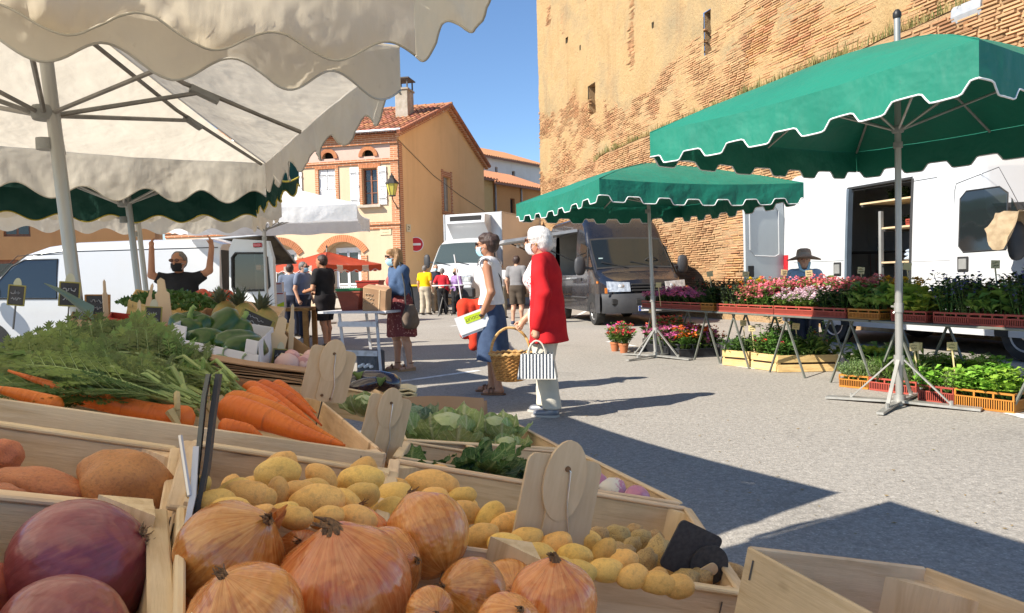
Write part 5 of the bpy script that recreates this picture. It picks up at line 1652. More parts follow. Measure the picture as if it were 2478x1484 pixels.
M_PAPER = mat('onion_paper', (.72, .36, .15), (.64, .26, .09), 18, .4, bump=.3, bscale=60, transl=.4)
def bump_blob(seed, r, amp=.16, f=1.6, nu=22, nv=14, bend=0.0, pinch=None):
 mb = MB()
 def fn(p):
  k = 1 + amp * mn.noise(V((p.x * f + seed * 7.3, p.y * f, p.z * f)))
  q = p * k
  q.z += bend * (p.x * p.x - .4)
  if pinch: q.y *= 1 - pinch * abs(p.x) ** 3; q.z *= 1 - pinch * abs(p.x) ** 3
  return q
 mb.ell((0, 0, 0), r, nu, nv, Matrix.Rotation(R(90), 4, 'Y') if False else None, fn=fn)
 return mb
POT_ME = [bump_blob(k, (.48, .32, .30), .13, 1.1, 24, 16, rnd(-.10, .12)).mesh('potato', M_POT, True, 180) for k in range(7)]
POTD_ME = [bump_blob(k + 20, (.5, .36, .33), .26, 2.0, 20, 12, rnd(-.08, .1)).mesh('potato', M_POTD, True, 180) for k in range(5)]
def lay(p, length, rot, tilt=0.0, yaw=0.0):
 """matrix: local X lies across the view turned by rot in the picture"""
 x = RC * math.cos(rot) + UC * math.sin(rot) * 1.0
 x = (x + FW * yaw).normalized()
 z = (SN - x * SN.dot(x)).normalized()
 return basis(x, z.cross(x), z, p) @ Matrix.Rotation(rnd(0, 6.28), 4, 'X') @ Matrix.Scale(length, 4)
def potatoes(lst, meshes, label, group, h):
 for (u, v, w, r_) in lst:
  p = SP(u, v, h)
  tag(put('potato', random.choice(meshes), None, lay(p, pxm(w, p) * 1.14, R(r_), yaw=rnd(-.3, .3))), label, 'potato', group)
PA = [(673, 1146, 114, 3), (777, 1156, 84, -24), (870, 1164, 112, 10), (873, 1199, 92, 15), (671, 1197, 78, 80), (719, 1192, 88, 10), (764, 1217, 128, 5), (636, 1214, 74, 40),
   (600, 1205, 118, -12), (839, 1218, 78, -40), (688, 1238, 66, 10), (717, 1254, 82, 0), (790, 1254, 80, 12), (864, 1256, 94, -18), (560, 1190, 80, 30), (520, 1215, 90, 10), (560, 1235, 90, -15), (625, 1250, 80, 20), (760, 1180, 70, 0), (480, 1180, 70, 40)]
PB = [(956, 1178, 66, 0), (1043, 1178, 126, -7), (1116, 1202, 70, 10), (939, 1214, 120, 22), (939, 1243, 96, 30), (1126, 1238, 74, -20), (1184, 1254, 84, 50), (1164, 1296, 84, 20), (1222, 1268, 74, 10), (1040, 1215, 90, 20), (1010, 1245, 84, 0), (1080, 1250, 80, 0),
   (1250, 1262, 70, 0), (1272, 1306, 84, 15), (1297, 1349, 100, -10), (1225, 1320, 90, 0), (1340, 1320, 86, 20), (1390, 1345, 84, 0), (1459, 1338, 74, 60), (1505, 1364, 80, 30), (1465, 1380, 84, -5), (1530, 1396, 80, 8), (1400, 1385, 84, 0), (1350, 1375, 80, 0), (1420, 1310, 70, 0), (1300, 1285, 70, 0), (1375, 1290, 70, 20), (1590, 1410, 80, 0), (1640, 1420, 80, 0)]
PD = [(1490, 1299, 66, 10), (1526, 1325, 52, 40), (1547, 1304, 58, 10), (1559, 1363, 66, 60), (1592, 1346, 84, 75), (1582, 1302, 46, 0), (1484, 1328, 46, 20), (1447, 1296, 50, 10), (1509, 1340, 54, 10), (1620, 1330, 52, 0), (1640, 1370, 60, 30), (1690, 1400, 64, 0), (1740, 1400, 70, 20), (1770, 1385, 60, 0), (1720, 1370, 60, 50), (1660, 1400, 60, 0), (1535, 1285, 40, 0)]
GP = 'yellow potatoes in the crate behind the onions'
potatoes(PA, POT_ME, 'smooth yellow potato in the crate behind the onions', GP, .018)
potatoes([(u, v, w, r_ + 60) for (u, v, w, r_) in PA[::2]], POT_ME, 'smooth yellow potato in the crate behind the onions', GP, -.012)
GP2 = 'yellow potatoes in the wide crate'
potatoes(PB, POT_ME, 'smooth yellow potato in the wide crate by the street', GP2, -.008)
potatoes([(u, v + 6, w, r_ + 70) for (u, v, w, r_) in PB[1::2]], POT_ME, 'smooth yellow potato in the wide crate by the street', GP2, -.038)
potatoes(PD, POTD_ME, 'small earthy potato at the right end of the wide crate', 'earthy potatoes', -.03)
potatoes([(u, v + 8, w, r_ + 50) for (u, v, w, r_) in PD[::2]], POTD_ME, 'small earthy potato at the right end of the wide crate', 'earthy potatoes', -.085)
for i, (u, v, Y, w, rx, r_, lab) in enumerate([(302, 1178, .66, 222, (.5, .40, .40), -25, 'large plump orange sweet potato beside the price sign'), (80, 1186, .64, 250, (.5, .22, .22), -8, 'long orange sweet potato lying in the left crate'),
  (8, 1108, .70, 95, (.5, .42, .42), 60, 'cut ended sweet potato at the left edge'), (200, 1270, .60, 200, (.5, .3, .3), 10, 'sweet potato lying lowest in the left crate'), (-30, 1240, .58, 200, (.5, .3, .3), 20, 'sweet potato cut off by the left edge')]):
 p = at(u, v, Y)
 me = bump_blob(40 + i, rx, .22, 1.5, 30, 18, .08, .12).mesh('sweet_potato', M_SWEET, True, 180)
 x = (RC * math.cos(R(r_)) + UC * math.sin(R(r_))).normalized(); z = (SN - x * SN.dot(x)).normalized()
 tag(put('sweet_potato', me, None, basis(x, z.cross(x), z, p) @ Matrix.Scale(pxm(w, p), 4)), lab, 'sweet potato', 'sweet potatoes in the left crate')
def onion(u, v, Y, w, axis, label, neck=.5, flat=.93, roots=True, neck_h=.28, cat='onion', m=None, group='onions in the nearest crate', name='onion', flake=None):
 p = at(u, v, Y)
 r = pxm(w, p) / 2
 ax = (RC * axis[0] + UC * axis[1] - FW * axis[2]).normalized()        # neck direction: right, up, towards camera
 M = frame_x(ax) ; M = basis(M.col[1].xyz, M.col[2].xyz, ax, p) @ Matrix.Scale(r, 4)
 t = thing(name, label, cat, M=M, group=group)
 mb = MB(); sd_ = rnd(0, 50)
 prof = []
 for k in range(21):
  a = -PI / 2 + PI * k / 20
  rr, zz = math.cos(a), math.sin(a) * flat
  if a > .6 and neck: q = (a - .6) / (PI / 2 - .6); rr = rr * (1 - .17 * math.sin(PI * min(1, q * .95)) ** 1.2) + .10 * neck * q * q; zz += .12 * q ** 3 * neck
  prof.append((max(rr, .02), zz))
 zt = prof[-1][1]
 fn = lambda q, th: q * (1 + .035 * mn.noise(V((q.x * 1.5 + sd_, q.y * 1.5, q.z * 1.2))) + (.004 * math.sin(th * 7 + sd_) + .003 * math.sin(th * 19 + sd_)) * (.4 + max(0, q.z)))
 mb.lathe(prof, 40, fn=fn)
 mb.build('bulb', m or M_ONION, t, True, 180)
 if neck:
  nb = MB()
  for k in range(9):
   a = k * 2 * PI / 9 + rnd(-.2, .2); hh = neck_h * rnd(.4, 1.0); fx_ = -.10
   b0, b1 = V((math.cos(a) * .15 * neck, math.sin(a) * .15 * neck, zt - .07)), V((math.cos(a + .5) * .07 + fx_ * .5, math.sin(a + .5) * .07, zt + hh * .35))
   nb.tube([b0, b1, b1 + V((rnd(-.10, .06) + fx_, rnd(-.10, .10), hh * rnd(.1, .5)))], [.065 * neck, .05 * neck, .010], 6)
  nb.build('neck', M_NECK, t, True)
 if roots:
  rb = MB()
  for k in range(34):
   a = rnd(0, 6.28); rr = rnd(0, .12)
   b0 = V((math.cos(a) * rr, math.sin(a) * rr, -flat * .985))
   d = V((math.cos(a) * rnd(.05, .22), math.sin(a) * rnd(.05, .22), -rnd(.03, .14)))
   rb.tube([b0, b0 + d * .6 + V((rnd(-.04, .04), rnd(-.04, .04), 0)), b0 + d], [.014, .010, .004], 4)
  rb.build('roots', M_ROOT, t)
 if flake:
  for (a0, a1, e0, e1, lift) in flake:
   fb = MB()
   def ff_(s, q):
    a = a0 + (a1 - a0) * s; e = e0 + (e1 - e0) * q
    k = 1.012 + lift * q * q * (1 + .3 * math.sin(s * 5)) + .012 * mn.noise(V((s * 4, q * 4, sd_)))
    wv = 1 - .5 * abs(2 * s - 1) ** 2 * q
    return V((math.cos(e) * math.cos(a) * k, math.cos(e) * math.sin(a) * k, math.sin(e) * flat * k * (1 if q < .9 else wv)))
   fb.grid(ff_, 10, 10)
   fb.build('skin_flake', M_PAPER, t, True, 180)
 return t
onion(832, 1418, .455, 330, (-.10, 1, .30), 'largest onion with a dark dry neck at the front', .9, .88, False, .22)
onion(1034, 1292, .565, 206, (-.35, .55, -.35), 'tall onion standing root side towards the camera', .4, 1.0, True)
onion(556, 1342, .465, 262, (.55, .50, .1), 'shaded dark onion beside the black price sign', .6, .95, True, flake=[(-.3, .3, .7, 1.35, .35)])
onion(592, 1500, .385, 280, (-.2, .9, .4), 'smooth onion cut off by the bottom edge', .4, .95, False)
onion(935, 1368, .52, 185, (.6, .2, .3), 'half hidden onion behind the largest onion', .4, .95, True)
onion(868, 1300, .555, 150, (0, 1, -.2), 'onion peeping over the back of the largest onion', .4, .95, False)
onion(1140, 1440, .48, 180, (-.5, .3, .4), 'pale onion right of the largest onion', .4, .92, True)
onion(1338, 1448, .45, 214, (.05, 1, .15), 'orange onion with a short stiff neck at the right', .75, .86, False, .40)
onion(1040, 1480, .42, 120, (.3, .2, .6), 'small onion low between the big onions', .4, .9, True)
onion(1230, 1520, .40, 170, (.3, .6, .4), 'onion at the bottom edge near the corner post', .5, .9, False)
onion(700, 1296, .58, 120, (0, .8, -.4), 'onion at the back of the heap by the potatoes', .4, .95, False)
onion(480, 1480, .45, 150, (.2, .3, .8), 'onion low beside the crate wall', .3, .9, False)
onion(1230, 1430, .54, 150, (.2, .3, .8), 'onion tucked behind the orange onion', .3, .9, False)
onion(730, 1330, .54, 150, (.2, .5, .8), 'onion filling the heap behind the largest onion', .3, .9, False)
onion(192, 1382, .45, 345, (-.85, -.45, .30), 'big dark red beetroot in the front left crate', .55, .92, True, .45, 'beetroot', M_BEET, 'beetroot in the front left crate', 'beetroot')
onion(150, 1560, .36, 330, (-.4, -.3, .8), 'beetroot cut off by the bottom left edge', .4, .92, False, .3, 'beetroot', M_BEET, 'beetroot in the front left crate', 'beetroot')
onion(-20, 1440, .42, 150, (.4, .3, .6), 'reddish beetroot at the left picture edge', .4, .92, False, .3, 'beetroot', mat('pale_beet', (.42, .10, .05), (.34, .07, .05), 8, .45), 'beetroot in the front left crate', 'beetroot')
# ---- carrots and their tops
def carrot_mat():
 m, nt = new_mat('carrot_skin')
 tc = nd(nt, 'ShaderNodeTexCoord')
 vec = coords(nt)
 base = ramp(nt, noise_tex(nt, vec, 18, 5, .6), [(.35, (.76, .20, .025)), (.65, (.66, .15, .02))])
 rings = noise_tex(nt, coords(nt, (70, 6, 6)), 1.6, 3, .6)
 base = mixc(nt, ramp(nt, rings, [(.58, 0.0), (.70, .75)]), base, (.42, .12, .03))
 base = vary(nt, base, .1, .008)
 nrm = bumpn(nt, rings, .8, .005)
 p = principled(nt, base, .5, 0, .35, nrm)
 MATS['carrot_skin'] = finish(m, nt, p)
 return m
M_CARROT = carrot_mat()
M_FROND = mat('carrot_leaf', (.155, .235, .05), (.09, .155, .035), 5, .55, rv=.4, hue=.03, transl=.3)
M_STEM = mat('carrot_stem', (.30, .36, .12), (.22, .30, .09), 9, .5, rv=.2)
def carrot(parent, pts, w, head_mat=None):
 P = [at(*p) for p in pts]
 n = 22
 C = []
 for i in range(n + 1):
  f = i / n * (len(P) - 1); k = min(int(f), len(P) - 2)
  C.append(P[k].lerp(P[k + 1], f - k))
 for _ in range(3): C = [C[0]] + [(C[i - 1] + C[i] * 2 + C[i + 1]) / 4 for i in range(1, n)] + [C[-1]]
 r = pxm(w, P[0]) / 2
 o = C[0].copy(); M = frame_x(C[-1] - C[0]); M.translation = o; Mi = M.inverted()
 sd_ = rnd(0, 99)
 rad = [max(.0015, r * (math.sin(min(1, (i / n) * 9 + .25) * PI / 2)) * (1 - (i / n) ** 1.25 * .93) * (1 + .05 * mn.noise(V((i * .7, sd_, 0))))) for i in range(n + 1)]
 mb = MB(); mb.tube([Mi @ q for q in C], rad, 18)
 return mb.build('carrot', M_CARROT, parent, True, 180, M=M)
def frond_mesh(seed):
 random.seed(seed)
 mb = MB()
 def stem_pt(t): return V((t, .05 * math.sin(t * 3 + seed), .10 * math.sin(PI * t * .9) - .10 * t * t))
 mb.tube([stem_pt(i / 8) for i in range(9)], [.011 * (1 - .8 * i / 8) + .002 for i in range(9)], 5, mi=1)
 def leaflet(p, d, n, L):
  d = d.normalized(); s = n.cross(d).normalized()
  for (f, a, k) in ((0, 0, 1.0), (.25, .6, .62), (.25, -.6, .62), (.52, .5, .45), (.52, -.5, .45)):
   dd = (d * math.cos(a) + s * math.sin(a)); ss_ = n.cross(dd)
   q = p + d * L * f
   l = L * k
   up = n * l * rnd(-.15, .2)
   mb.add([q, q + dd * l * .45 + ss_ * l * .16 + up * .4, q + dd * l + up, q + dd * l * .45 - ss_ * l * .16 + up * .4], [(0, 1, 2, 3)])
 for k in range(9):
  t = .34 + .62 * k / 8.5
  L = .25 * (1 - (k / 9) ** 1.4) + .06
  for sg in (-1, 1):
   p = stem_pt(t)
   d = V((math.cos(R(48)), sg * math.sin(R(48)), rnd(-.1, .28))).normalized()
   n = V((rnd(-.25, .25), rnd(-.3, .3), 1)).normalized()
   mb.tube([p, p + d * L * .85], [.003, .0012], 3, mi=1)
   m_ = max(2, int(L / .045))
   for j in range(m_):
    f = .28 + .72 * j / m_
    q = p + d * L * f
    s = n.cross(d).normalized()
    for s2 in (-1, 1):
     leaflet(q, d * .75 + s * s2 * .7, n, .075 * (1 - .45 * f) * rnd(.8, 1.15))
   leaflet(p + d * L * .9, d, n, .075)
 leaflet(stem_pt(.97), V((1, 0, -.1)), V((0, 0, 1)), .09)
 return mb.mesh('frond', [M_FROND, M_STEM])
FROND = [frond_mesh(k) for k in (3, 5, 8, 13)]
random.seed(77)
def bunch(label, base, targets, carrots, sc=1.0, tie=None):
 t = thing('carrot_bunch', label, 'carrots', group='bunches of carrots')
 B0 = at(*base)
 for c_, w in carrots: carrot(t, c_, w)
 for (u, v, Y, n, su, sv) in targets:
  for i in range(n):
   b = B0 + V((rnd(-.02, .02), rnd(-.015, .03), rnd(-.01, .02)))
   tip = at(u + rnd(-su, su), v + rnd(-sv, sv), Y * rnd(.93, 1.07))
   d = tip - b; L = d.length
   x = d.normalized()
   up = (V((0, -.35, 1)) + V((rnd(-.5, .5), rnd(-.5, .3), 0)))
   z = (up - x * up.dot(x)).normalized()
   put('frond', random.choice(FROND), t, basis(x, z.cross(x), z, b) @ Matrix.Diagonal((L * .92, L * rnd(.6, .85), L * rnd(.4, .9), 1)))
 for i in range(9):
  u, v, Y = targets[i % len(targets)][:3]
  b = B0 + V((rnd(-.02, .02), rnd(-.015, .03), rnd(-.01, .025)))
  tip = b.lerp(at(u + rnd(-60, 60), v + rnd(-30, 30), Y), .62)
  m2 = MB(); m2.tube([b, b.lerp(tip, .5) + V((0, 0, .025)), tip], [.0045, .0035, .0015], 6); m2.build('stalk', M_STEM, t, True)
 if tie:
  p = at(*tie); m2 = MB()
  m2.tube([p + RC * (.008 * math.cos(a)) + UC * (.020 * math.sin(a)) - FW * (.016 * math.cos(a)) for a in [k * PI / 8 for k in range(17)]], .004, 5)
  m2.tube([p - FW * .02, p - FW * .025 + RC * .02 - UC * .03], [.007, .002], 5); m2.build('raffia_tie', mat('raffia', (.56, .45, .24), (.42, .32, .15), 20, .8), t)
 return t
bunch('front carrot bunch with a long orange carrot pointing left', (455, 990, 1.02), [(70, 935, .98, 6, 70, 25), (60, 880, 1.06, 7, 60, 30), (160, 880, 1.08, 7, 80, 30), (280, 890, 1.10, 7, 70, 30), (360, 905, 1.14, 6, 50, 25), (200, 955, 1.0, 4, 80, 18), (-40, 915, 1.02, 5, 60, 30)],
   [([(470, 1018, 1.0), (380, 1005, .98), (200, 958, .96), (20, 897, .97)], 70), ([(430, 1018, 1.0), (330, 1003, 1.0), (240, 980, 1.0)], 52), ([(150, 985, .92), (40, 952, .92), (-60, 930, .92)], 46)], tie=(428, 988, .985))
bunch('carrot bunch with its heads by the price sign', (540, 950, 1.22), [(340, 868, 1.38, 8, 70, 18), (400, 892, 1.34, 6, 40, 14), (260, 850, 1.45, 7, 70, 18), (470, 925, 1.26, 5, 35, 14), (170, 855, 1.42, 6, 70, 18), (400, 925, 1.22, 5, 60, 20)],
   [([(532, 985, 1.10), (640, 1012, 1.08), (740, 1052, 1.06), (835, 1078, 1.05)], 78), ([(548, 962, 1.14), (660, 990, 1.12), (760, 1040, 1.10), (828, 1072, 1.08)], 52), ([(528, 1034, 1.02), (600, 1040, 1.03), (640, 1060, 1.03)], 50)], tie=(500, 955, 1.2))
bunch('carrot bunch lying at the back of the carrot crate', (470, 935, 1.40), [(70, 822, 1.6, 9, 80, 16), (160, 815, 1.65, 9, 80, 16), (260, 830, 1.6, 8, 70, 18), (310, 862, 1.56, 6, 50, 16), (-10, 840, 1.5, 7, 60, 20)],
   [([(590, 936, 1.30), (660, 962, 1.28), (720, 1000, 1.26), (770, 1036, 1.24)], 46), ([(622, 930, 1.36), (690, 958, 1.34), (740, 990, 1.32), (778, 1030, 1.28)], 40), ([(600, 950, 1.25), (680, 990, 1.22), (740, 1030, 1.2)], 50), ([(660, 930, 1.42), (720, 965, 1.4), (765, 1000, 1.38)], 40)])
bunch('dark leafy carrot tops filling the left of the crate', (330, 968, 1.3), [(0, 858, 1.45, 8, 90, 18), (110, 860, 1.45, 8, 90, 18), (220, 872, 1.42, 8, 80, 18), (40, 905, 1.2, 6, 80, 25), (200, 915, 1.22, 5, 80, 20)], [([(300, 985, 1.15), (200, 970, 1.15), (100, 950, 1.15)], 44)])
# ---- leafy vegetables
def leaf_mat(name, c1, c2, vein, rv=.2, transl=.2, rough=.55):
 m, nt = new_mat(name)
 tc = nd(nt, 'ShaderNodeTexCoord')
 sep = nd(nt, 'ShaderNodeSeparateXYZ'); nt.links.new(tc.outputs['Object'], sep.inputs[0])
 vec = coords(nt)
 base = ramp(nt, noise_tex(nt, vec, 3.5, 4, .6), [(.35, c1), (.65, c2)])
 ay = math_n(nt, 'ABSOLUTE', sep.outputs[1])
 mid = ramp(nt, ay, [(.012, 1.0), (.05, 0.0)])
 w = nd(nt, 'ShaderNodeTexWave', wave_type='BANDS', bands_direction='X')
 cmb = nd(nt, 'ShaderNodeCombineXYZ')
 nt.links.new(math_n(nt, 'SUBTRACT', sep.outputs[0], math_n(nt, 'MULTIPLY', ay, .9)), cmb.inputs[0])
 nt.links.new(cmb.outputs[0], w.inputs['Vector']); w.inputs['Scale'].default_value = 2.2; w.inputs['Distortion'].default_value = 1.0
 side = ramp(nt, w.outputs['Fac'], [(.88, 0.0), (.99, .6)])
 v_ = math_n(nt, 'MAXIMUM', mid, side)
 base = mixc(nt, math_n(nt, 'MULTIPLY', v_, .8), base, vein)
 base = vary(nt, base, rv, .015)
 nrm = bumpn(nt, noise_tex(nt, vec, 14, 4), .5, .03)
 nrm = bumpn(nt, v_, .4, .02, nrm)
 p = principled(nt, base, rough, 0, .35, nrm)
 t = nd(nt, 'ShaderNodeBsdfTranslucent'); nt.links.new(base, t.inputs[0])
 mx = nd(nt, 'ShaderNodeMixShader'); mx.inputs[0].default_value = transl
 nt.links.new(p.outputs[0], mx.inputs[1]); nt.links.new(t.outputs[0], mx.inputs[2])
 MATS[name] = finish(m, nt, mx)
 return m
M_CABB = leaf_mat('pale_cabbage_leaf', (.40, .50, .20), (.30, .43, .16), (.66, .70, .42))
M_KALE = leaf_mat('dark_green_leaf', (.055, .13, .035), (.085, .17, .045), (.26, .34, .14), .3)
M_BLUEC = leaf_mat('bluish_cabbage_leaf', (.24, .34, .20), (.18, .28, .17), (.45, .52, .36))
def leaf_mesh(m, W=.42, cup=.35, ruf=.06, seed=0, curl=.5, nu=10, nv=12):
 mb = MB()
 def f(a, b):
  s = -1 + 2 * a; t = b
  w = W * math.sin(PI * min(1, .04 + .96 * t) ** .75) ** .8 + .03 * (1 - t)
  x = t * math.cos(curl * t * .6)
  z = curl * t * t * .5 + cup * (s * w) ** 2 * 1.5
  z += ruf * abs(s) ** 2 * math.sin(t * 17 + seed + s) + ruf * .5 * mn.noise(V((t * 5 + seed, s * 3, 1)))
  return V((x, s * w * (1 + .10 * math.sin(t * 23 + seed) * abs(s)), z))
 mb.grid(f, nu, nv)
 return mb.mesh('leaf', m, True, 180)
LEAF_C = [leaf_mesh(M_CABB, .5, .5, .05, k, .9) for k in range(3)]
LEAF_B = [leaf_mesh(M_BLUEC, .5, .45, .04, k, .9) for k in range(2)]
LEAF_K = [leaf_mesh(M_KALE, .34, .25, .07, k, .35) for k in range(4)]
def cabbage(label, u, v, Y, w, meshes, core, nleaf=13, group='cabbages'):
 p = at(u, v, Y); r = pxm(w, p) / 2
 t = thing('cabbage', label, 'cabbage', M=Matrix.Translation(p) @ Matrix.Scale(r, 4), group=group)
 mb = MB(); mb.ell((0, 0, .05), (.52, .52, .48), 18, 12, fn=lambda q: q * (1 + .07 * mn.noise(q * 3))); mb.build('heart', core, t, True, 180)
 for k in range(nleaf):
  a = k * 2.4 + rnd(-.2, .2); lay_ = k / nleaf
  L = .85 + .45 * lay_
  tilt = R(70 - 62 * lay_ + rnd(-8, 8))
  M = Matrix.Rotation(a, 4, 'Z') @ Matrix.Translation((.12 + .18 * lay_, 0, -.38 + .05 * lay_)) @ Matrix.Rotation(-tilt, 4, 'Y') @ Matrix.Scale(L, 4)
  put('leaf', random.choice(meshes), t, M)
 return t
M_HEART = mat('cabbage_heart', (.52, .56, .30), (.40, .48, .22), 5, .5, bump=.5, bscale=12)
cabbage('round pale green cabbage with a whitish heart', 1082, 1058, 1.70, 225, LEAF_C, M_HEART)
cabbage('bluish cabbage half hidden behind the price tag', 1005, 1022, 1.88, 150, LEAF_B, M_BLUEC)
cabbage('cabbage with ragged outer leaves by the crate corner', 1195, 1050, 1.86, 160, LEAF_C, M_HEART, 15)
cabbage('small cabbage with curled leaves at the crate edge', 1225, 1090, 1.66, 125, LEAF_C, M_HEART, 12)
cabbage('pale cabbage at the back of the crate behind the price tag', 880, 985, 1.95, 110, LEAF_C, M_HEART, 10)
t = thing('loose_greens', 'dark green cabbage leaves heaped in the front crate', 'greens', at(1110, 1130, 1.25))
o = t.location
for i in range(40):
 p = at(rnd(975, 1230), rnd(1128, 1165), rnd(1.10, 1.26)) - o
 a = rnd(-.5, .9) if random.random() < .75 else rnd(0, 6.28)
 put('leaf', random.choice(LEAF_K), t, Matrix.Translation(p) @ Matrix.Rotation(a, 4, 'Z') @ Matrix.Rotation(rnd(-.5, .25), 4, 'Y') @ Matrix.Rotation(rnd(-.5, .5), 4, 'X') @ Matrix.Scale(rnd(.05, .085), 4))
def turnip_mat():
 m, nt = new_mat('turnip_skin')
 tc = nd(nt, 'ShaderNodeTexCoord')
 sep = nd(nt, 'ShaderNodeSeparateXYZ'); nt.links.new(tc.outputs['Object'], sep.inputs[0])
 f = math_n(nt, 'ADD', math_n(nt, 'MULTIPLY', sep.outputs[2], .5), noise_tex(nt, coords(nt), 3, 3))
 base = ramp(nt, f, [(.40, (.74, .69, .58)), (.55, (.55, .22, .32))])
 MATS['turnip_skin'] = finish(m, nt, principled(nt, base, .38, 0, .45))
 return m
M_TURN = turnip_mat()
for i, (u, v, Y, w, ax, lab) in enumerate([(1384, 1128, 1.45, 70, (-.3, .8, .4), 'pink turnip at the back of the turnip crate'), (1440, 1178, 1.32, 72, (-.6, .7, .3), 'pink topped turnip beside the white turnip'), (1482, 1190, 1.27, 72, (.7, -.3, -.1), 'white turnip with wispy roots at the crate side'), (1400, 1190, 1.25, 72, (.2, .6, .5), 'turnip behind the large price tag'), (1540, 1208, 1.2, 66, (.2, .5, .5), 'turnip in the front corner of the turnip crate')]):
 p = at(u, v, Y); r = pxm(w, p) / 2; a_ = (RC * ax[0] + UC * ax[1] - FW * ax[2]).normalized(); F_ = frame_x(a_)
 t = thing('turnip', lab, 'turnip', M=basis(F_.col[1].xyz, F_.col[2].xyz, a_, p) @ Matrix.Scale(r, 4), group='turnips')
 mb = MB(); mb.lathe([(.03, -1.35), (.10, -1.05), (.42, -.86), (.8, -.5), (1, 0), (.93, .42), (.6, .74), (.2, .85), (.12, .95)], 24, fn=lambda q, th: q * (1 + .04 * mn.noise(q * 2))); mb.build('bulb', M_TURN, t, True, 180)
 mb = MB()
 for k in range(10):
  b = V((0, 0, -1.2)); d = V((rnd(-1, 1), rnd(-1, 1), rnd(-1.6, .3)))
  mb.tube([b, b + d * .5 + V((rnd(-.2, .2), rnd(-.2, .2), 0)), b + d], [.02, .012, .004], 4)
 mb.build('root_hairs', mat('pale_root', (.62, .52, .34), None, 9, .8), t)
# ---- price tags
def round_rect(w, h, r, n=5):
 out = []
 for cx, cz, a0 in ((w / 2 - r, h / 2 - r, 0), (-w / 2 + r, h / 2 - r, 90), (-w / 2 + r, -h / 2 + r, 180), (w / 2 - r, -h / 2 + r, 270)):
  for k in range(n + 1):
   a = R(a0 + 90 * k / n); out.append((cx + r * math.cos(a), cz + r * math.sin(a)))
 return out
def price_tag(label, u, v, Y, wpx, x=None, z=None, m=None, disc=None, ratio=1.3, pin=.6, wire=True, group='wooden price tags', back=True, oval=1.0):
 p = at(u, v, Y); w = pxm(wpx, p)
 x = V(x or SR).normalized(); z = V(z or (0, 0, 1)); z = (z - x * z.dot(x)).normalized(); y = z.cross(x)
 t = thing('price_tag', label, 'price tag', M=basis(x, y, z, p) @ Matrix.Scale(w, 4), group=group)
 mb = MB(); mb.prism(round_rect(1, ratio, .12), -.02, .02); mb.build('plate', m or M_PLY, t)
 if oval:
  mb = MB(); mb.prism([(.28 * math.cos(k * PI / 14) * oval, ratio * .5 - .26 + .46 * math.sin(k * PI / 14)) for k in range(28)], -.065, -.025); mb.build('oval_disc', disc or m or M_PLY, t)
  mb = MB(); mb.prism(round_rect(.30, ratio * .95, .1), -.055, -.022, Matrix.Translation((-.02, 0, -.05))); mb.build('backing_strip', disc or m or M_PLY, t)
 if wire:
  mb = MB(); mb.tube([(.0, -.07, ratio * .40), (.03, -.085, ratio * .38), (.07, -.085, .1), (.16, -.08, -.2), (.16, -.08, -ratio * .46)], .012, 5); mb.build('wire', mat('bright_wire', (.7, .7, .7), None, 5, .3, .8), t, True)
  mb = MB()
  for q in ((.0, ratio * .40), (.15, -ratio * .44), (-.05, -ratio * .40)): mb.lathe([(.035, 0), (.03, .02)], 10, Matrix.Translation((q[0], -.068, q[1])) @ Matrix.Rotation(R(90), 4, 'X'))
  mb.build('rivet', mat('rivet_brown', (.20, .12, .07), None, 5, .4, .5), t)
 mb = MB(); mb.tube([(0, 0, -ratio * .5), (0, 0, -ratio * .5 - pin)], .016, 6); mb.build('pin', M_STAPLE, t)
 return t
CAMSIDE = lambda x: None
price_tag('largest plywood price tag seen from behind over the potatoes', 1345, 1238, .735, 212, SR, (-.04, 0, 1), ratio=1.25)
price_tag('plywood price tag seen from behind before the cabbages', 930, 1036, 1.22, 108, SR, (.02, 0, 1), ratio=1.45)
price_tag('plywood price tag seen from behind beyond the carrots', 795, 906, 1.46, 112, SR, (.03, 0, 1), ratio=1.15)
p = at(1672, 1335, .80); w = pxm(125, p)
x = (RC * .87 + UC * -.5).normalized(); z = (UC * .8 + RC * .45 - FW * .35).normalized()
t = price_tag('black price tag leaning over the earthy potatoes', 1672, 1335, .80, 125, (RC * .80 - UC * .42 + FW * .2), (UC * .9 + RC * .35), M_SLATE, M_SLATE, 1.0, .1, False, oval=0)
mb = MB(); mb.lathe([(.40, -.03), (.40, .01)], 32, Matrix.Translation((.45, -.05, -.08)) @ Matrix.Rotation(R(90), 4, 'X')); mb.build('black_disc', M_SLATE, t)
mb = MB(); mb.prism(round_rect(.24, .70, .11), -.12, -.085, Matrix.Translation((.36, 0, -.30)) @ Matrix.Rotation(R(38), 4, 'Y')); mb.build('wooden_clip', M_PLY, t)
def edge_plate(pts, w, th, m, name, parent, Mi):
 P = [at(*q) for q in pts]; mb = MB(); vv = []
 for q in P:
  side = RC * th / 2; dep = (q - CAM).normalized() * w + RC * w * .05
  vv += [q - side, q + side, q + side + dep, q - side + dep]
 fs = []
 for i in range(len(P) - 1): fs += [(4 * i + k, 4 * i + (k + 1) % 4, 4 * i + 4 + (k + 1) % 4, 4 * i + 4 + k) for k in range(4)]
 fs += [(0, 3, 2, 1), tuple(4 * (len(P) - 1) + k for k in range(4))]
 mb.add([Mi @ q for q in vv], fs); return mb.build(name, m, parent, True, 40)
p0 = at(450, 1320, .56)
t = thing('price_tag', 'black and white price sign seen edge on above the sweet potatoes', 'price tag', p0, group='wooden price tags'); Mi = Matrix.Translation(-p0)
edge_plate([(458, 1320, .47), (476, 1240, .48), (497, 1130, .50), (512, 1000, .53), (526, 905, .56)], .05, .0035, M_SLATE, 'slate_plate', t, Mi)
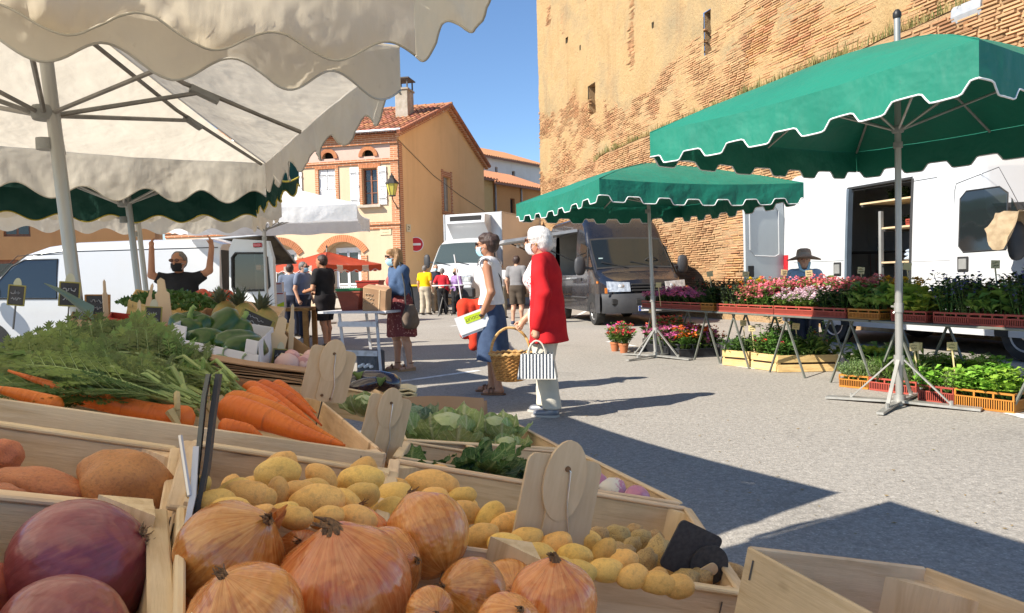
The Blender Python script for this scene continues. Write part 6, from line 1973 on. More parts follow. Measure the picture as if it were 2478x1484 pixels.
edge_plate([(446, 1325, .465), (462, 1240, .475), (478, 1100, .50), (492, 960, .53), (503, 905, .55)], .03, .003, mat('dark_plastic_plate', (.10, .10, .085), None, 5, .45), 'back_plate', t, Mi)
edge_plate([(426, 1350, .46), (446, 1300, .465), (466, 1200, .475), (474, 1080, .50)], .022, .004, mat('white_plastic_clip', (.62, .60, .60), None, 5, .45), 'white_clip', t, Mi)
mb = MB(); mb.tube([Mi @ at(434, 1345, .458), Mi @ at(372, 1428, .45)], .0016, 6); mb.build('pin', mk('bright_wire'), t)
mb = MB(); mb.tube([Mi @ at(436, 1055, .50), Mi @ at(458, 1200, .475)], .0016, 6); mb.build('spring_wire', mk('bright_wire'), t)
# ---- paper bags
def sheet_stack(name, label, corners, n, dz, m, jit=.006, cat='paper bags'):
 c = [V(p) for p in corners]; nrm = (c[1] - c[0]).cross(c[3] - c[0]).normalized()
 if nrm.z < 0: nrm = -nrm
 ctr = sum(c, V()) / 4
 t = thing(name, label, cat, ctr)
 for k in range(n):
  j = V((rnd(-jit, jit), rnd(-jit, jit), 0)); mb = MB(); a_ = rnd(-.02, .02)
  q = [Matrix.Rotation(a_, 3, 'Z') @ (p - ctr) + j + nrm * dz * k for p in c]
  def f(s, u_, q=q, k=k):
   p = q[0].lerp(q[1], s).lerp(q[3].lerp(q[2], s), u_)
   return p + nrm * (.35 * dz * math.sin(s * 7 + k) + dz * .3 * math.sin(u_ * 5 + 2 * k))
  mb.grid(f, 8, 4); mb.grid(lambda s, u_: f(s, u_) + nrm * dz * .62, 8, 4)
  mb.grid(lambda s, u_: f(s, 1) + nrm * dz * .62 * u_, 8, 1); mb.grid(lambda s, u_: f(s, 0) + nrm * dz * .62 * u_, 8, 1)
  mb.grid(lambda s, u_: f(1, s) + nrm * dz * .62 * u_, 4, 1); mb.grid(lambda s, u_: f(0, s) + nrm * dz * .62 * u_, 4, 1)
  mb.build('paper_bag', m, t, True, 40)
 return t
sheet_stack('paper_bag_stack', 'flat stack of brown paper bags behind the carrots', quad((478, 905, 1.60), (735, 938, 1.66), (742, 925, 1.95), (505, 893, 1.90)), 9, .0042, M_KRAFT, .008)
c0 = quad((958, 962, 1.98), (1172, 962, 2.10), (1176, 1022, 2.06), (962, 1016, 1.94))
t = thing('paper_bag_stack', 'upright brown paper bags standing behind the cabbages', 'paper bags', sum(c0, V()) / 4)
for k in range(5):
 o = t.location; off = V((rnd(-.006, .006), k * .008, -.004 * k + rnd(-.01, .004)))
 mb = MB(); q = [p - o + off for p in c0]
 mb.grid(lambda a, b: q[0].lerp(q[1], a).lerp(q[3].lerp(q[2], a), b) + V((0, .006 * math.sin(a * 5 + k), .006 * math.sin(a * 3 + k))), 8, 4); mb.grid(lambda a, b: q[0].lerp(q[1], a).lerp(q[3].lerp(q[2], a), b) + V((0, .005 + .006 * math.sin(a * 5 + k), .006 * math.sin(a * 3 + k))), 8, 4)
 mb.build('paper_bag', M_KRAFT, t, True, 60)
# ---- boxes further back
def open_box(name, label, corners, H, m, group=None, cat='box', th=.005, floor=True, inner=None):
 return crate(label, corners, H, m, th=th, rim=False, posts=(), cat=cat, name=name, group=group, floor=floor)
c0 = quad((470, 762, 2.55), (660, 792, 2.50), (626, 826, 2.02), (418, 784, 2.07))
root = thing('pepper_carton', 'white cardboard tray of green peppers with printed pepper pictures', 'carton', sum(c0, V()) / 4 - V((0, 0, .10)))
cl = [p - root.location for p in c0]; up = V((0, 0, 1))
for a, b in ((0, 1), (1, 2), (3, 0)): plank(cl[a], cl[b], .10, .004, up, M_WCARD, root, 'side_panel')
f0, f1 = cl[3], cl[2]
plank(f0 - up * .038, f1 - up * .038, .062, .004, up, M_WCARD, root, 'front_panel')
plank(f0, f0.lerp(f1, .17), .0385, .0041, up, M_WCARD, root, 'front_ear'); plank(f0.lerp(f1, .86), f1, .0385, .0041, up, M_WCARD, root, 'front_ear')
mb = MB(); mb.add([p - up * .097 for p in cl], [(0, 1, 2, 3)]); mb.build('base_panel', M_WCARD, root)
M_PRINT = mat('printed_pepper_green', (.25, .36, .20), (.38, .46, .30), 8, .6)
fx = (f1 - f0); fl = fx.length; fx.normalize(); fy = up.cross(fx).normalized()
if fy.dot(FW) > 0: fy = -fy
for s_, hh, rr in ((.20, -.085, .030), (.38, -.088, .034), (.58, -.084, .038), (.80, -.09, .034)):
 mb = MB(); c_ = f0 + fx * fl * s_ + up * hh + fy * .0035
 pts = [c_ + fx * (rr * math.cos(k * PI / 12)) + up * max(-.012, rr * .72 * math.sin(k * PI / 12)) for k in range(24)]
 mb.add(pts, [tuple(range(24))]); mb.build('printed_pepper', M_PRINT, root)
 mb = MB(); mb.tube([c_ + up * rr * .6 + fx * .0, c_ + up * (rr * .6 + .018) + fx * .004, c_ + up * (rr * .6 + .028) + fx * .014], [.0028, .0025, .004], 5); mb.build('printed_stalk', M_PRINT, root)
M_PEPPER = mat('green_pepper_skin', (.024, .065, .010), (.042, .095, .015), 3, .28, spec=.4, coat=.1, rv=.15)
def pepper(label, u, v, Y, w, ax):
 p = at(u, v, Y); r = pxm(w, p) / 2; a_ = (RC * ax[0] + UC * ax[1] - FW * ax[2]).normalized(); F_ = frame_x(a_)
 t = thing('green_pepper', label, 'pepper', M=basis(F_.col[1].xyz, F_.col[2].xyz, a_, p) @ Matrix.Scale(r, 4), group='green peppers in the carton')
 sd_ = rnd(0, 9)
 mb = MB(); mb.lathe([(.05, .78), (.25, .86), (.55, .95), (.85, .78), (.98, .35), (.95, -.15), (.82, -.65), (.6, -.98), (.3, -1.0), (.05, -.9)], 40, fn=lambda q, th: V((q.x * (1 - .26 * abs(math.cos(1.5 * th + sd_)) ** 6), q.y * (1 - .26 * abs(math.cos(1.5 * th + sd_)) ** 6), q.z + .06 * math.cos(4 * th + sd_) * (1 if abs(q.z) > .6 else 0))))
 mb.v = mb.v; mb.build('flesh', M_PEPPER, t, True, 180)
 mb = MB(); mb.tube([(0, 0, .76), (0, 0, .98), (.08, .02, 1.2), (.2, .03, 1.3)], [.16, .11, .10, .12], 10); mb.build('stalk', mat('pepper_stalk', (.22, .32, .09), None, 6, .6), t, True)
pepper('green pepper standing at the left of the white carton', 462, 812, 2.28, 112, (.1, .9, .3))
pepper('green pepper leaning back in the middle of the carton', 545, 812, 2.34, 118, (.5, .6, -.4))
pepper('green pepper lying stalk forward at the carton front', 500, 838, 2.15, 102, (-.5, .1, .8))
pepper('green pepper lying stalk forward at the right of the carton', 580, 848, 2.12, 112, (-.6, -.1, .7))
open_box('cardboard_tray', 'lilac grey cardboard tray left of the pepper carton', quad((268, 776, 2.75), (408, 796, 2.70), (385, 850, 2.15), (220, 815, 2.2)), .10, M_LILAC, cat='tray')
open_box('cardboard_tray', 'red cardboard tray behind the lilac tray', quad((270, 755, 3.25), (440, 775, 3.2), (430, 795, 2.85), (262, 768, 2.9)), .06, M_REDCARD, cat='tray')
open_box('cardboard_tray', 'brown cardboard tray left of the red tray', quad((180, 745, 3.4), (268, 755, 3.3), (262, 785, 2.9), (170, 770, 3.0)), .08, M_CARD, cat='tray')
crate('yellow wooden crate heaped with parsley', quad((330, 700, 4.25), (545, 735, 4.2), (478, 768, 3.35), (312, 728, 3.4)), .11, M_WOODY, rim=False)
crate('brown wooden crate with pineapples behind the peppers', quad((500, 745, 3.5), (665, 775, 3.45), (645, 806, 2.9), (472, 766, 2.95)), .085, M_WOODD, rim=False, floor=True)
crate('wooden crate of fruit behind the pineapples', quad((500, 712, 4.6), (690, 745, 4.5), (668, 772, 3.7), (480, 738, 3.8)), .08, M_WOOD, rim=False)
ph = thing('parsley_heap', 'heap of dark green parsley in the yellow crate', 'parsley', at(410, 746, 3.7))
mb = MB()
for i in range(1500):
 a = rnd(0, 6.28); rr = math.sqrt(random.random())
 p = V((math.cos(a) * rr * .26, math.sin(a) * rr * .30, .01 + .06 * (1 - rr * rr) * rnd(.6, 1.1))) + V((.05, 0, -.03 * math.cos(a) * rr))
 d = V((rnd(-1, 1), rnd(-1, 1), rnd(-.3, 1))).normalized() * rnd(.018, .035); s_ = d.cross(V((rnd(-1, 1), rnd(-1, 1), rnd(-1, 1)))).normalized() * .011
 mb.add([p, p + d * .5 + s_, p + d, p + d * .5 - s_], [(0, 1, 2, 3)])
tag(mb.build('leaves', mat('parsley_leaf', (.055, .12, .028), (.09, .17, .04), 5, .5, transl=.25), ph), kind='stuff')
M_PINE = mat('pineapple_skin', (.42, .26, .08), (.28, .24, .07), 30, .6, bump=.8, bscale=26)
M_CROWN = mat('pineapple_crown', (.10, .13, .07), (.16, .17, .10), 8, .6, rv=.2)
for u, v, Y, lab in ((535, 765, 3.2, 'leftmost pineapple with a grey green crown in the brown crate'), (580, 770, 3.15, 'middle pineapple with a grey green crown in the brown crate'), (632, 782, 3.1, 'right pineapple whose crown leans to the right')):
 p = at(u, v, Y)
 t = thing('pineapple', lab, 'pineapple', p, group='pineapples')
 mb = MB(); mb.ell((0.02, 0, -.02), (.06, .06, .085), 16, 12, fn=lambda q: q * (1 + .05 * math.sin(q.x * 22) * math.sin(q.z * 18))); mb.build('fruit', M_PINE, t, True, 180)
 mb = MB()
 for k in range(34):
  a = k * 2.4; e = R(86 - k * 1.7); L = rnd(.07, .11)
  d = V((math.cos(a) * math.cos(e) + (.5 if u > 600 else -.1), math.sin(a) * math.cos(e), math.sin(e))).normalized(); s_ = d.cross(V((0, 0, 1))).normalized() * .009 if abs(d.z) < .99 else V((.009, 0, 0))
  b = V((.0, 0, .05))
  mb.add([b - s_, b + s_, b + d * L * .6 + s_ * .8, b + d * L * .6 - s_ * .8, b + d * L + V((0, 0, -.012))], [(0, 1, 2, 3), (3, 2, 4)])
 mb.build('crown', M_CROWN, t)
M_ORNG = mat('orange_peel', (.72, .24, .03), (.64, .20, .02), 12, .45, bump=.3, bscale=150, rv=.12)
M_TOM = mat('tomato_skin', (.50, .05, .02), (.58, .09, .02), 5, .25, rv=.15, coat=.3)
for (n_, m_, nm, lab, g, u0, u1, v0, v1, Y0, Y1, r) in ((12, M_ORNG, 'orange', 'orange in the wooden crate of fruit behind the pineapples', 'oranges', 500, 560, 733, 765, 3.7, 3.95, .036), (16, M_TOM, 'tomato', 'red tomato in the far box below the man with raised arms', 'tomatoes', 470, 560, 710, 732, 4.3, 4.5, .036)):
 mb = MB(); mb.ell((0, 0, 0), (r, r, r * .92), 14, 10); me = mb.mesh(nm, m_, True, 180)
 for i in range(n_): tag(put(nm, me, None, Matrix.Translation(at(rnd(u0, u1), rnd(v0, v1), rnd(Y0, Y1)))), lab, nm, g)
def slate_tag(label, u, v, Y, wpx, hpx, roll=0.0, yaw=.3, text='', clip=True, frame=None):
 p = at(u, v, Y); w, h = pxm(wpx, p), pxm(hpx, p)
 x = (RC * math.cos(roll) + UC * math.sin(roll)) * math.cos(yaw) + FW * math.sin(yaw); x.normalize()
 z = (UC * math.cos(roll) - RC * math.sin(roll)); z = (z - x * z.dot(x)).normalized(); y = z.cross(x)
 t = thing('slate_tag', label, 'price tag', M=basis(x, y, z, p), group='small slate price tags')
 mb = MB(); mb.bbox((0, 0, 0), (w, .006, h), .002); mb.build('slate', M_SLATE, t)
 fm = MB()
 for sx in (-1, 1): fm.box((sx * w * .52, 0, 0), (w * .08, .009, h * 1.08))
 for sz in (-1, 1): fm.box((0, 0, sz * h * .52), (w * 1.0, .0088, h * .06))
 fm.build('frame', frame or mat('olive_frame', (.30, .26, .07), (.22, .2, .06), 9, .6), t)
 if clip:
  mb = MB(); mb.prism([(w * .27 * math.cos(k * PI / 8), h * .5 + h * .42 * math.sin(k * PI / 8)) for k in range(9)], -.004, .004, None); mb.build('ear', mat('pale_ear', (.52, .50, .40), (.42, .44, .30), 9, .6), t)
 if text: scribble(t, tframe((0, -.0045, 0), (0, -1, 0)), w * .75, h * .7, 2, M_HAND)
 mb = MB(); mb.tube([(0, 0, -h / 2), (0, 0, -h / 2 - .08)], .003, 5); mb.build('pin', M_STAPLE, t)
slate_tag('slate tag on the far side of the carrot tops', 168, 712, 2.9, 40, 55, -.06, .5, 'Laitue\n1.20')
slate_tag('pale slate tag at the left edge among the leaves', 40, 715, 2.4, 32, 46, -.10, .4, 'Frisée\n1.00')
slate_tag('slate tag in front of the yellow crate', 371, 768, 2.9, 34, 48, -.05, .3, '3.90\nkg')
slate_tag('wide slate board tilted beside the pineapples', 620, 778, 2.75, 74, 34, -.45, .1, 'Ananas\n2.50', False)
slate_tag('slate tag clipped beside the open cardboard flaps', 676, 868, 2.35, 30, 44, -.12, .5, '4.90')
slate_tag('dark slate board behind the cream pole', 236, 738, 3.3, 52, 46, 0, .1, 'Salades\n1.20', False, M_WOODD)
for (u, v, Y, lab) in ((395, 735, 3.0, 'tall grey wooden price spike before the parsley crate'), (357, 745, 3.1, 'leaning white price spike before the red tray'), (255, 735, 3.2, 'thin wooden price spike at the van flank'), (335, 800, 2.5, 'thin white price spike in the lilac tray'), (705, 800, 2.9, 'thin wooden price spike by the cardboard flaps'), (668, 842, 2.4, 'rounded wooden price paddle by the pink radishes')):
 p = at(u, v, Y); t = thing('price_spike', lab, 'price tag', p, rnd(0, 1), group='wooden price spikes')
 w_ = .028 if 'tall' in lab or 'paddle' in lab else .010
 mb = MB(); mb.prism([(-w_, -.09), (w_, -.09), (w_, .04), (w_ * .6, .05), (w_ * .5, .095), (0, .105), (-w_ * .5, .095), (-w_ * .6, .05), (-w_, .04)], -.003, .003, Matrix.Rotation(rnd(-.15, .25), 4, 'Y')); mb.build('blade', M_PLY, t)
 mb = MB(); mb.tube([(0, 0, -.08), (0, 0, -.16)], .003, 5); mb.build('pin', M_STAPLE, t)
open_box('cardboard_tray', 'long brown cardboard tray tilted towards the street', quad((690, 800, 3.0), (760, 850, 2.9), (755, 893, 2.3), (672, 850, 2.4)), .06, M_CARD, cat='tray')
crate('wooden crate of radishes and garlic beside the paper bags', quad((690, 850, 2.45), (770, 872, 2.4), (762, 905, 2.0), (668, 890, 2.05)), .07, M_WOOD)
crate('wooden crate of aubergines behind the plywood tags', quad((770, 888, 2.5), (962, 925, 2.45), (958, 965, 2.05), (765, 930, 2.1)), .08, M_WOOD)
crate('small yellow crate end standing behind the cardboard', quad((650, 775, 3.3), (700, 782, 3.3), (695, 800, 3.0), (645, 795, 3.0)), .09, M_WOODY, rim=False)
M_AUB = mat('aubergine_skin', (.018, .012, .02), (.03, .018, .032), 4, .12, spec=.6, coat=.6)
for u, v, Y, w, rz_, lab in ((862, 925, 2.25, 95, 10, 'glossy dark aubergine lying left in its crate'), (915, 922, 2.2, 110, 165, 'larger glossy dark aubergine lying right in its crate'), (885, 935, 2.15, 90, 20, 'aubergine lying in front of the other two')):
 p = at(u, v, Y); L = pxm(w, p); x = (RC * math.cos(R(rz_)) + UC * math.sin(R(rz_))).normalized(); z = (V((0, 0, 1)) - x * x.z).normalized()
 t = thing('aubergine', lab, 'aubergine', M=basis(x, z.cross(x), z, p) @ Matrix.Scale(L, 4), group='aubergines')
 mb = MB(); mb.tube([(-.5, 0, 0), (-.46, 0, 0), (-.3, 0, .01), (0, 0, .02), (.3, 0, .01), (.42, 0, 0)], [.06, .17, .24, .22, .15, .09], 16); mb.build('fruit', M_AUB, t, True, 180)
 mb = MB(); mb.tube([(.36, 0, 0), (.42, 0, 0), (.5, 0, .01), (.58, 0, .04)], [.135, .11, .05, .04], 10); mb.build('calyx', mat('calyx_green', (.10, .16, .04), None, 7, .6), t, True)
M_RAD = mat('pink_radish', (.50, .20, .20), (.62, .42, .38), 6, .5, rv=.2)
mb = MB(); mb.ell((0, 0, 0), (.028, .024, .024), 12, 8, fn=lambda q: q * (1 + .1 * mn.noise(q * 2))); me = mb.mesh('radish', M_RAD, True, 180)
for i in range(16): tag(put('radish', me, None, Matrix.Translation(at(rnd(690, 758), rnd(862, 895), rnd(2.1, 2.35))) @ Matrix.Rotation(rnd(0, 6), 4, 'Z') @ Matrix.Scale(rnd(.8, 1.3), 4)), 'small pink vegetable in the crate beside the paper bags', 'vegetable', 'pink vegetables beside the paper bags')
sheet_stack('paper_stack', 'sunlit cream paper sheets behind the upright bags', quad((962, 950, 2.35), (1010, 955, 2.35), (1005, 968, 2.15), (965, 965, 2.15)), 5, .006, mat('cream_paper', (.74, .66, .42), (.66, .56, .34), 6, .8), .012)
lk = thing('leek', 'single dark leek blade poking out of the carrot tops', 'leek', at(190, 735, 1.9))
mb = MB(); o = lk.location; P = [at(225, 760, 1.85) - o, at(185, 733, 1.9) - o, at(140, 703, 1.95) - o, at(105, 686, 2.0) - o]
mb.grid(lambda a, b: P[int(min(2, b * 3))].lerp(P[int(min(2, b * 3)) + 1], b * 3 - int(min(2, b * 3))) + UC * (.020 * (1 - b * .95)) * (a - .5) * 2 + FW * .012 * abs(a - .5), 4, 9); mb.build('blade', mat('leek_leaf', (.04, .075, .05), (.06, .10, .06), 5, .5), lk, True, 180)
# ================================================================ people: smooth bodies grown from distance fields
def A3(v): return np.array(v, dtype=np.float32)
class Field:
 def __init__(s, vox):
  s.vox, s.p, s.planes, s.wr = vox, [], [], None
 def cap(s, a, b, ra, rb, k=.02, sc=(1, 1, 1)):
  s.p.append(('c', A3(a), A3(b), ra, rb, k, A3(sc))); return s
 def ell(s, c, r, k=.02, rot=None):
  s.p.append(('e', A3(c), A3(r), None if rot is None else np.array(Euler(rot).to_matrix(), dtype=np.float32), 0, k, None)); return s
 def chain(s, pts, rad, k=.015):
  for i in range(len(pts) - 1): s.cap(pts[i], pts[i + 1], rad[i], rad[i + 1], k)
  return s
 def cut(s, n, d): s.planes.append((A3(n), d)); return s
 def mesh(s, name, mat_):
  lo, hi = A3((9, 9, 9)), A3((-9, -9, -9)); bb = []
  for q in s.p:
   if q[0] == 'c':
    m = max(q[3], q[4]) * q[6].max() + q[5] + .02
    l, h = np.minimum(q[1], q[2]) - m, np.maximum(q[1], q[2]) + m
   else:
    m = q[2].max() + q[5] + .02
    l, h = q[1] - m, q[1] + m
   bb.append((l, h)); lo, hi = np.minimum(lo, l), np.maximum(hi, h)
  v = s.vox
  n = np.ceil((hi - lo) / v).astype(int) + 2
  F = np.full(n, .25, dtype=np.float32)
  ax = [lo[i] + v * np.arange(n[i], dtype=np.float32) for i in range(3)]
  for q, (l, h) in zip(s.p, bb):
   i0 = np.maximum(0, np.floor((l - lo) / v).astype(int)); i1 = np.minimum(n, np.ceil((h - lo) / v).astype(int) + 1)
   sl = tuple(slice(i0[i], i1[i]) for i in range(3))
   X, Y, Z = np.meshgrid(ax[0][sl[0]], ax[1][sl[1]], ax[2][sl[2]], indexing='ij', sparse=True)
   if q[0] == 'c':
    a, b, ra, rb, k, sc = q[1:]
    d = (b - a) / sc; px, py, pz = (X - a[0]) / sc[0], (Y - a[1]) / sc[1], (Z - a[2]) / sc[2]
    L = max(float(d @ d), 1e-9)
    t = np.clip((px * d[0] + py * d[1] + pz * d[2]) / L, 0, 1)
    dist = np.sqrt((px - t * d[0]) ** 2 + (py - t * d[1]) ** 2 + (pz - t * d[2]) ** 2) - (ra + (rb - ra) * t)
    dist = dist * sc.min()
   else:
    c, r, rot, _, k, _2 = q[1:]
    px, py, pz = X - c[0], Y - c[1], Z - c[2]
    if rot is not None:
     px, py, pz = (rot[0, 0] * px + rot[1, 0] * py + rot[2, 0] * pz), (rot[0, 1] * px + rot[1, 1] * py + rot[2, 1] * pz), (rot[0, 2] * px + rot[1, 2] * py + rot[2, 2] * pz)
    kk = np.sqrt((px / r[0]) ** 2 + (py / r[1]) ** 2 + (pz / r[2]) ** 2)
    k2 = np.sqrt((px / r[0] ** 2) ** 2 + (py / r[1] ** 2) ** 2 + (pz / r[2] ** 2) ** 2) + 1e-6
    dist = kk * (kk - 1) / k2
   A = F[sl]
   hh = np.clip(.5 + .5 * (A - dist) / k, 0, 1)
   F[sl] = A * (1 - hh) + dist * hh - k * hh * (1 - hh)
  X, Y, Z = np.meshgrid(*ax, indexing='ij', sparse=True)
  if s.wr is not None:
   F = F + s.wr(X, Y, Z)
  for nn, d in s.planes:
   F = np.maximum(F, nn[0] * X + nn[1] * Y + nn[2] * Z - d)
  F[0] = F[-1] = .1; F[:, 0] = F[:, -1] = .1; F[:, :, 0] = F[:, :, -1] = .1
  ins = F < 0
  c = [F[i:n[0] - 1 + i, j:n[1] - 1 + j, k:n[2] - 1 + k] for i in (0, 1) for j in (0, 1) for k in (0, 1)]
  off = [(i, j, k) for i in (0, 1) for j in (0, 1) for k in (0, 1)]
  sg = [q < 0 for q in c]
  cnt = sum(q.astype(np.int8) for q in sg)
  act = np.argwhere((cnt > 0) & (cnt < 8))
  I = tuple(act.T)
  acc = np.zeros((len(act), 3), dtype=np.float32); num = np.zeros(len(act), dtype=np.float32)
  val = [q[I] for q in c]
  for e0 in range(8):
   for b_ in (1, 2, 4):
    if e0 & b_: continue
    e1 = e0 | b_
    f0, f1 = val[e0], val[e1]
    m = (f0 < 0) != (f1 < 0)
    t = np.where(m, f0 / np.where(m, f0 - f1, 1), 0)
    p = A3(off[e0])[None, :] + t[:, None] * (A3(off[e1]) - A3(off[e0]))[None, :]
    acc += p * m[:, None]; num += m
  P = (act + acc / num[:, None]) * v + lo[None, :]
  idx = np.full([q - 1 for q in n], -1, dtype=np.int64); idx[I] = np.arange(len(act))
  faces = []
  for axis in range(3):
   o1, o2 = (axis + 1) % 3, (axis + 2) % 3
   s0 = [slice(1, n[i] - 1) for i in range(3)]; s1 = list(s0)
   s0[axis] = slice(0, n[axis] - 1); s1[axis] = slice(1, n[axis])
   a_, b_ = ins[tuple(s0)], ins[tuple(s1)]
   for flip, mm in ((False, a_ & ~b_), (True, ~a_ & b_)):
    e = np.argwhere(mm)
    if not len(e): continue
    e = e + np.array([0 if i == axis else 1 for i in range(3)])
    def g(d1, d2):
     q = e.copy(); q[:, o1] -= d1; q[:, o2] -= d2
     return idx[q[:, 0], q[:, 1], q[:, 2]]
    qd = np.stack([g(1, 1), g(0, 1), g(0, 0), g(1, 0)], 1)
    faces.append(qd[:, ::-1] if flip else qd)
  Q = np.concatenate(faces)
  Q = Q[(Q >= 0).all(1)]
  me = bpy.data.meshes.new(name)
  me.vertices.add(len(P)); me.vertices.foreach_set('co', P.astype(np.float32).ravel())
  me.loops.add(len(Q) * 4); me.loops.foreach_set('vertex_index', Q.astype(np.int32).ravel())
  me.polygons.add(len(Q)); me.polygons.foreach_set('loop_start', np.arange(0, len(Q) * 4, 4, dtype=np.int32))
  me.polygons.foreach_set('use_smooth', np.ones(len(Q), dtype=bool))
  me.materials.append(mat_); me.update(calc_edges=True); me.validate()
  return me
M_SKIN = mat('skin', (.56, .31, .20), (.50, .26, .165), 6, .5, bump=.1, bscale=80)
M_SKINT = mat('tanned_skin', (.44, .21, .12), (.38, .175, .10), 6, .5, bump=.1, bscale=80)
M_MASKB = mat('blue_face_mask', (.34, .60, .72), (.44, .68, .78), 5, .8)
M_MASKW = mat('pale_face_mask', (.66, .66, .68), None, 5, .8)
M_MASKK = mat('black_face_mask', (.015, .015, .016), None, 5, .8)
M_GLASS = mat('dark_sunglasses', (.03, .015, .01), None, 5, .15)
def hair_mat(name, c1, c2, sc=(30, 30, 3)):
 m, nt = new_mat(name)
 vec = coords(nt, sc, False)
 h = noise_tex(nt, vec, 2.2, 4, .7)
 base = ramp(nt, h, [(.3, c2), (.55, c1), (.75, tuple(min(1, q * 1.3) for q in c1))])
 n = bumpn(nt, h, .9, .012)
 return finish(m, nt, principled(nt, base, .45, 0, .4, n))
H_WHITE = hair_mat('white_hair', (.66, .63, .60), (.44, .41, .38), (26, 26, 12))
H_DARK = hair_mat('dark_brown_hair', (.055, .030, .022), (.022, .012, .010))
H_BLOND = hair_mat('brown_blond_hair', (.34, .19, .08), (.17, .085, .035))
H_GREY = hair_mat('grey_hair', (.16, .145, .13), (.08, .07, .06))
H_BLACK = hair_mat('black_hair', (.025, .02, .018), (.012, .010, .009))
def cloth(name, c, c2=None, sc=6, rough=.85, bump=.3, bs=30):
 return mat(name, c, c2 or tuple(q * .85 for q in c), sc, rough, bump=bump, bscale=bs, spec=.15)
def folds(amp=.006, fx=9, fz=5, seed=0.0):
 def w(X, Y, Z):
  return amp * (np.sin(X * fx * 2.1 + Z * fz + seed + 1.5 * np.sin(Y * 9 + Z * 4)) + .6 * np.sin(Y * fx * 2.7 - Z * fz * 1.7 + seed * 2) + .5 * np.sin(Z * fz * 5 + X * 8 + seed * 3 + np.sin(Y * 14)))
 return w
class Person:
 """faces local +Y; right hand at +X; built at height 1.65 and scaled"""
 def __init__(s, label, loc, face, H=1.65, male=False, skin=None, vox=.011, arms=None, lean=0.0, stride=.0, head=(0, 0), girth=1.0, group=None, seat=0):
  th = math.atan2(-face[0], face[1])
  s.k = H / 1.65
  s.t = thing('person', label, 'person', M=Matrix.Translation(V(loc)) @ Matrix.Rotation(th, 4, 'Z') @ Matrix.Scale(s.k, 4), group=group)
  s.male, s.skin, s.vox, s.g = male, skin or M_SKIN, vox / s.k, girth
  sw = .185 if male else .16
  ly = lambda z: lean * max(0, z - .9)
  s.ly = ly
  s.sh = [V((sg * sw, ly(1.35) - .005, 1.35)) for sg in (-1, 1)]
  arms = arms or [None, None]
  dft = [((-1) ** (i + 1)) for i in range(2)]
  s.el, s.wr_, s.hd = [], [], []
  for i, sg in enumerate((-1, 1)):
   a = arms[i] or (V((sg * (sw + .06), -.03, 1.08)), V((sg * (sw + .07), .06, .85)))
   s.el.append(V(a[0])); s.wr_.append(V(a[1])); s.hd.append(V(a[2]) if len(a) > 2 else (V(a[1]) - V(a[0])).normalized())
  s.hip = [V((sg * .085, 0, .87)) for sg in (-1, 1)]
  s.kn = [V((sg * .092, .02 + stride * sg * .5, .47)) for sg in (-1, 1)]
  s.an = [V((sg * .095, -.015 + stride * sg, .085)) for sg in (-1, 1)]
  s.hc = V((head[0], ly(1.55) + .02, 1.545)); s.hyaw = head[1]
 def torso(s, f, e=0.0, k=.05):
  g, ly = s.g, s.ly
  m = s.male
  f.ell((0, ly(.9), .90), ((.160 if m else .168) * g + e, .112 * g + e, .13 + e), k)
  f.ell((0, ly(1.06), 1.06), ((.142 if m else .128) * g + e, .098 * g + e, .15 + e), k)
  f.ell((0, ly(1.24) + .005, 1.24), ((.172 if m else .152) * g + e, .108 * g + e, .16 + e), k)
  f.cap(s.sh[0] * .86 + V((0, 0, .19)) * 0 + V((0, 0, .0)), s.sh[1] * .86 + V((0, 0, 0)), .055 + e, .055 + e, k)
  f.p[-1] = ('c', A3((s.sh[0].x * .86, s.sh[0].y, s.sh[0].z)), A3((s.sh[1].x * .86, s.sh[1].y, s.sh[1].z)), .055 + e, .055 + e, k, A3((1, 1, 1)))
  if not m:
   for sg in (-1, 1): f.ell((sg * .068, ly(1.21) + .085 * g, 1.21), (.062 + e, .055 + e, .062 + e), .04)
  return f
 def arm(s, f, i, e=0.0, frac=2.0, k=.02):
  f.cap(s.sh[i], s.sh[i].lerp(s.el[i], min(1, frac)), .050 + e, .040 + e, k)
  if frac > 1: f.cap(s.el[i], s.el[i].lerp(s.wr_[i], min(1, frac - 1)), .040 + e, .030 + e, k)
  return f
 def hand(s, f, i, curl=.7):
  d = s.hd[i].normalized(); w = s.wr_[i]; sg = (-1, 1)[i]
  pn = V((-sg, 0, 0)); pn = (pn - d * pn.dot(d))
  if pn.length < .2: pn = V((0, 1, 0)) - d * d.y
  pn.normalize(); sd = d.cross(pn).normalized()
  f.cap(w, w + d * .07, .025, .030, .012, (1, 1, 1))
  for q, L, o in ((-.026, .062, 0), (-.009, .072, 1), (.009, .068, 2), (.025, .054, 3)):
   b = w + d * .075 + sd * q
   m_ = b + (d * math.cos(curl * .7) + pn * math.sin(curl * .7)) * L * .55
   t_ = m_ + (d * math.cos(curl * 2.1) + pn * math.sin(curl * 2.1)) * L * .55
   f.cap(b, m_, .0095, .0088, .004); f.cap(m_, t_, .0088, .0075, .004)
  sgn = 1 if (sd.y > 0) else -1
  b = w + d * .03 + sd * .024 * sgn
  m_ = b + (d * .75 + sd * .5 * sgn + pn * .4).normalized() * .04
  f.cap(b, m_, .011, .010, .006); f.cap(m_, m_ + (d * .8 + pn * .6).normalized() * .03, .010, .008, .004)
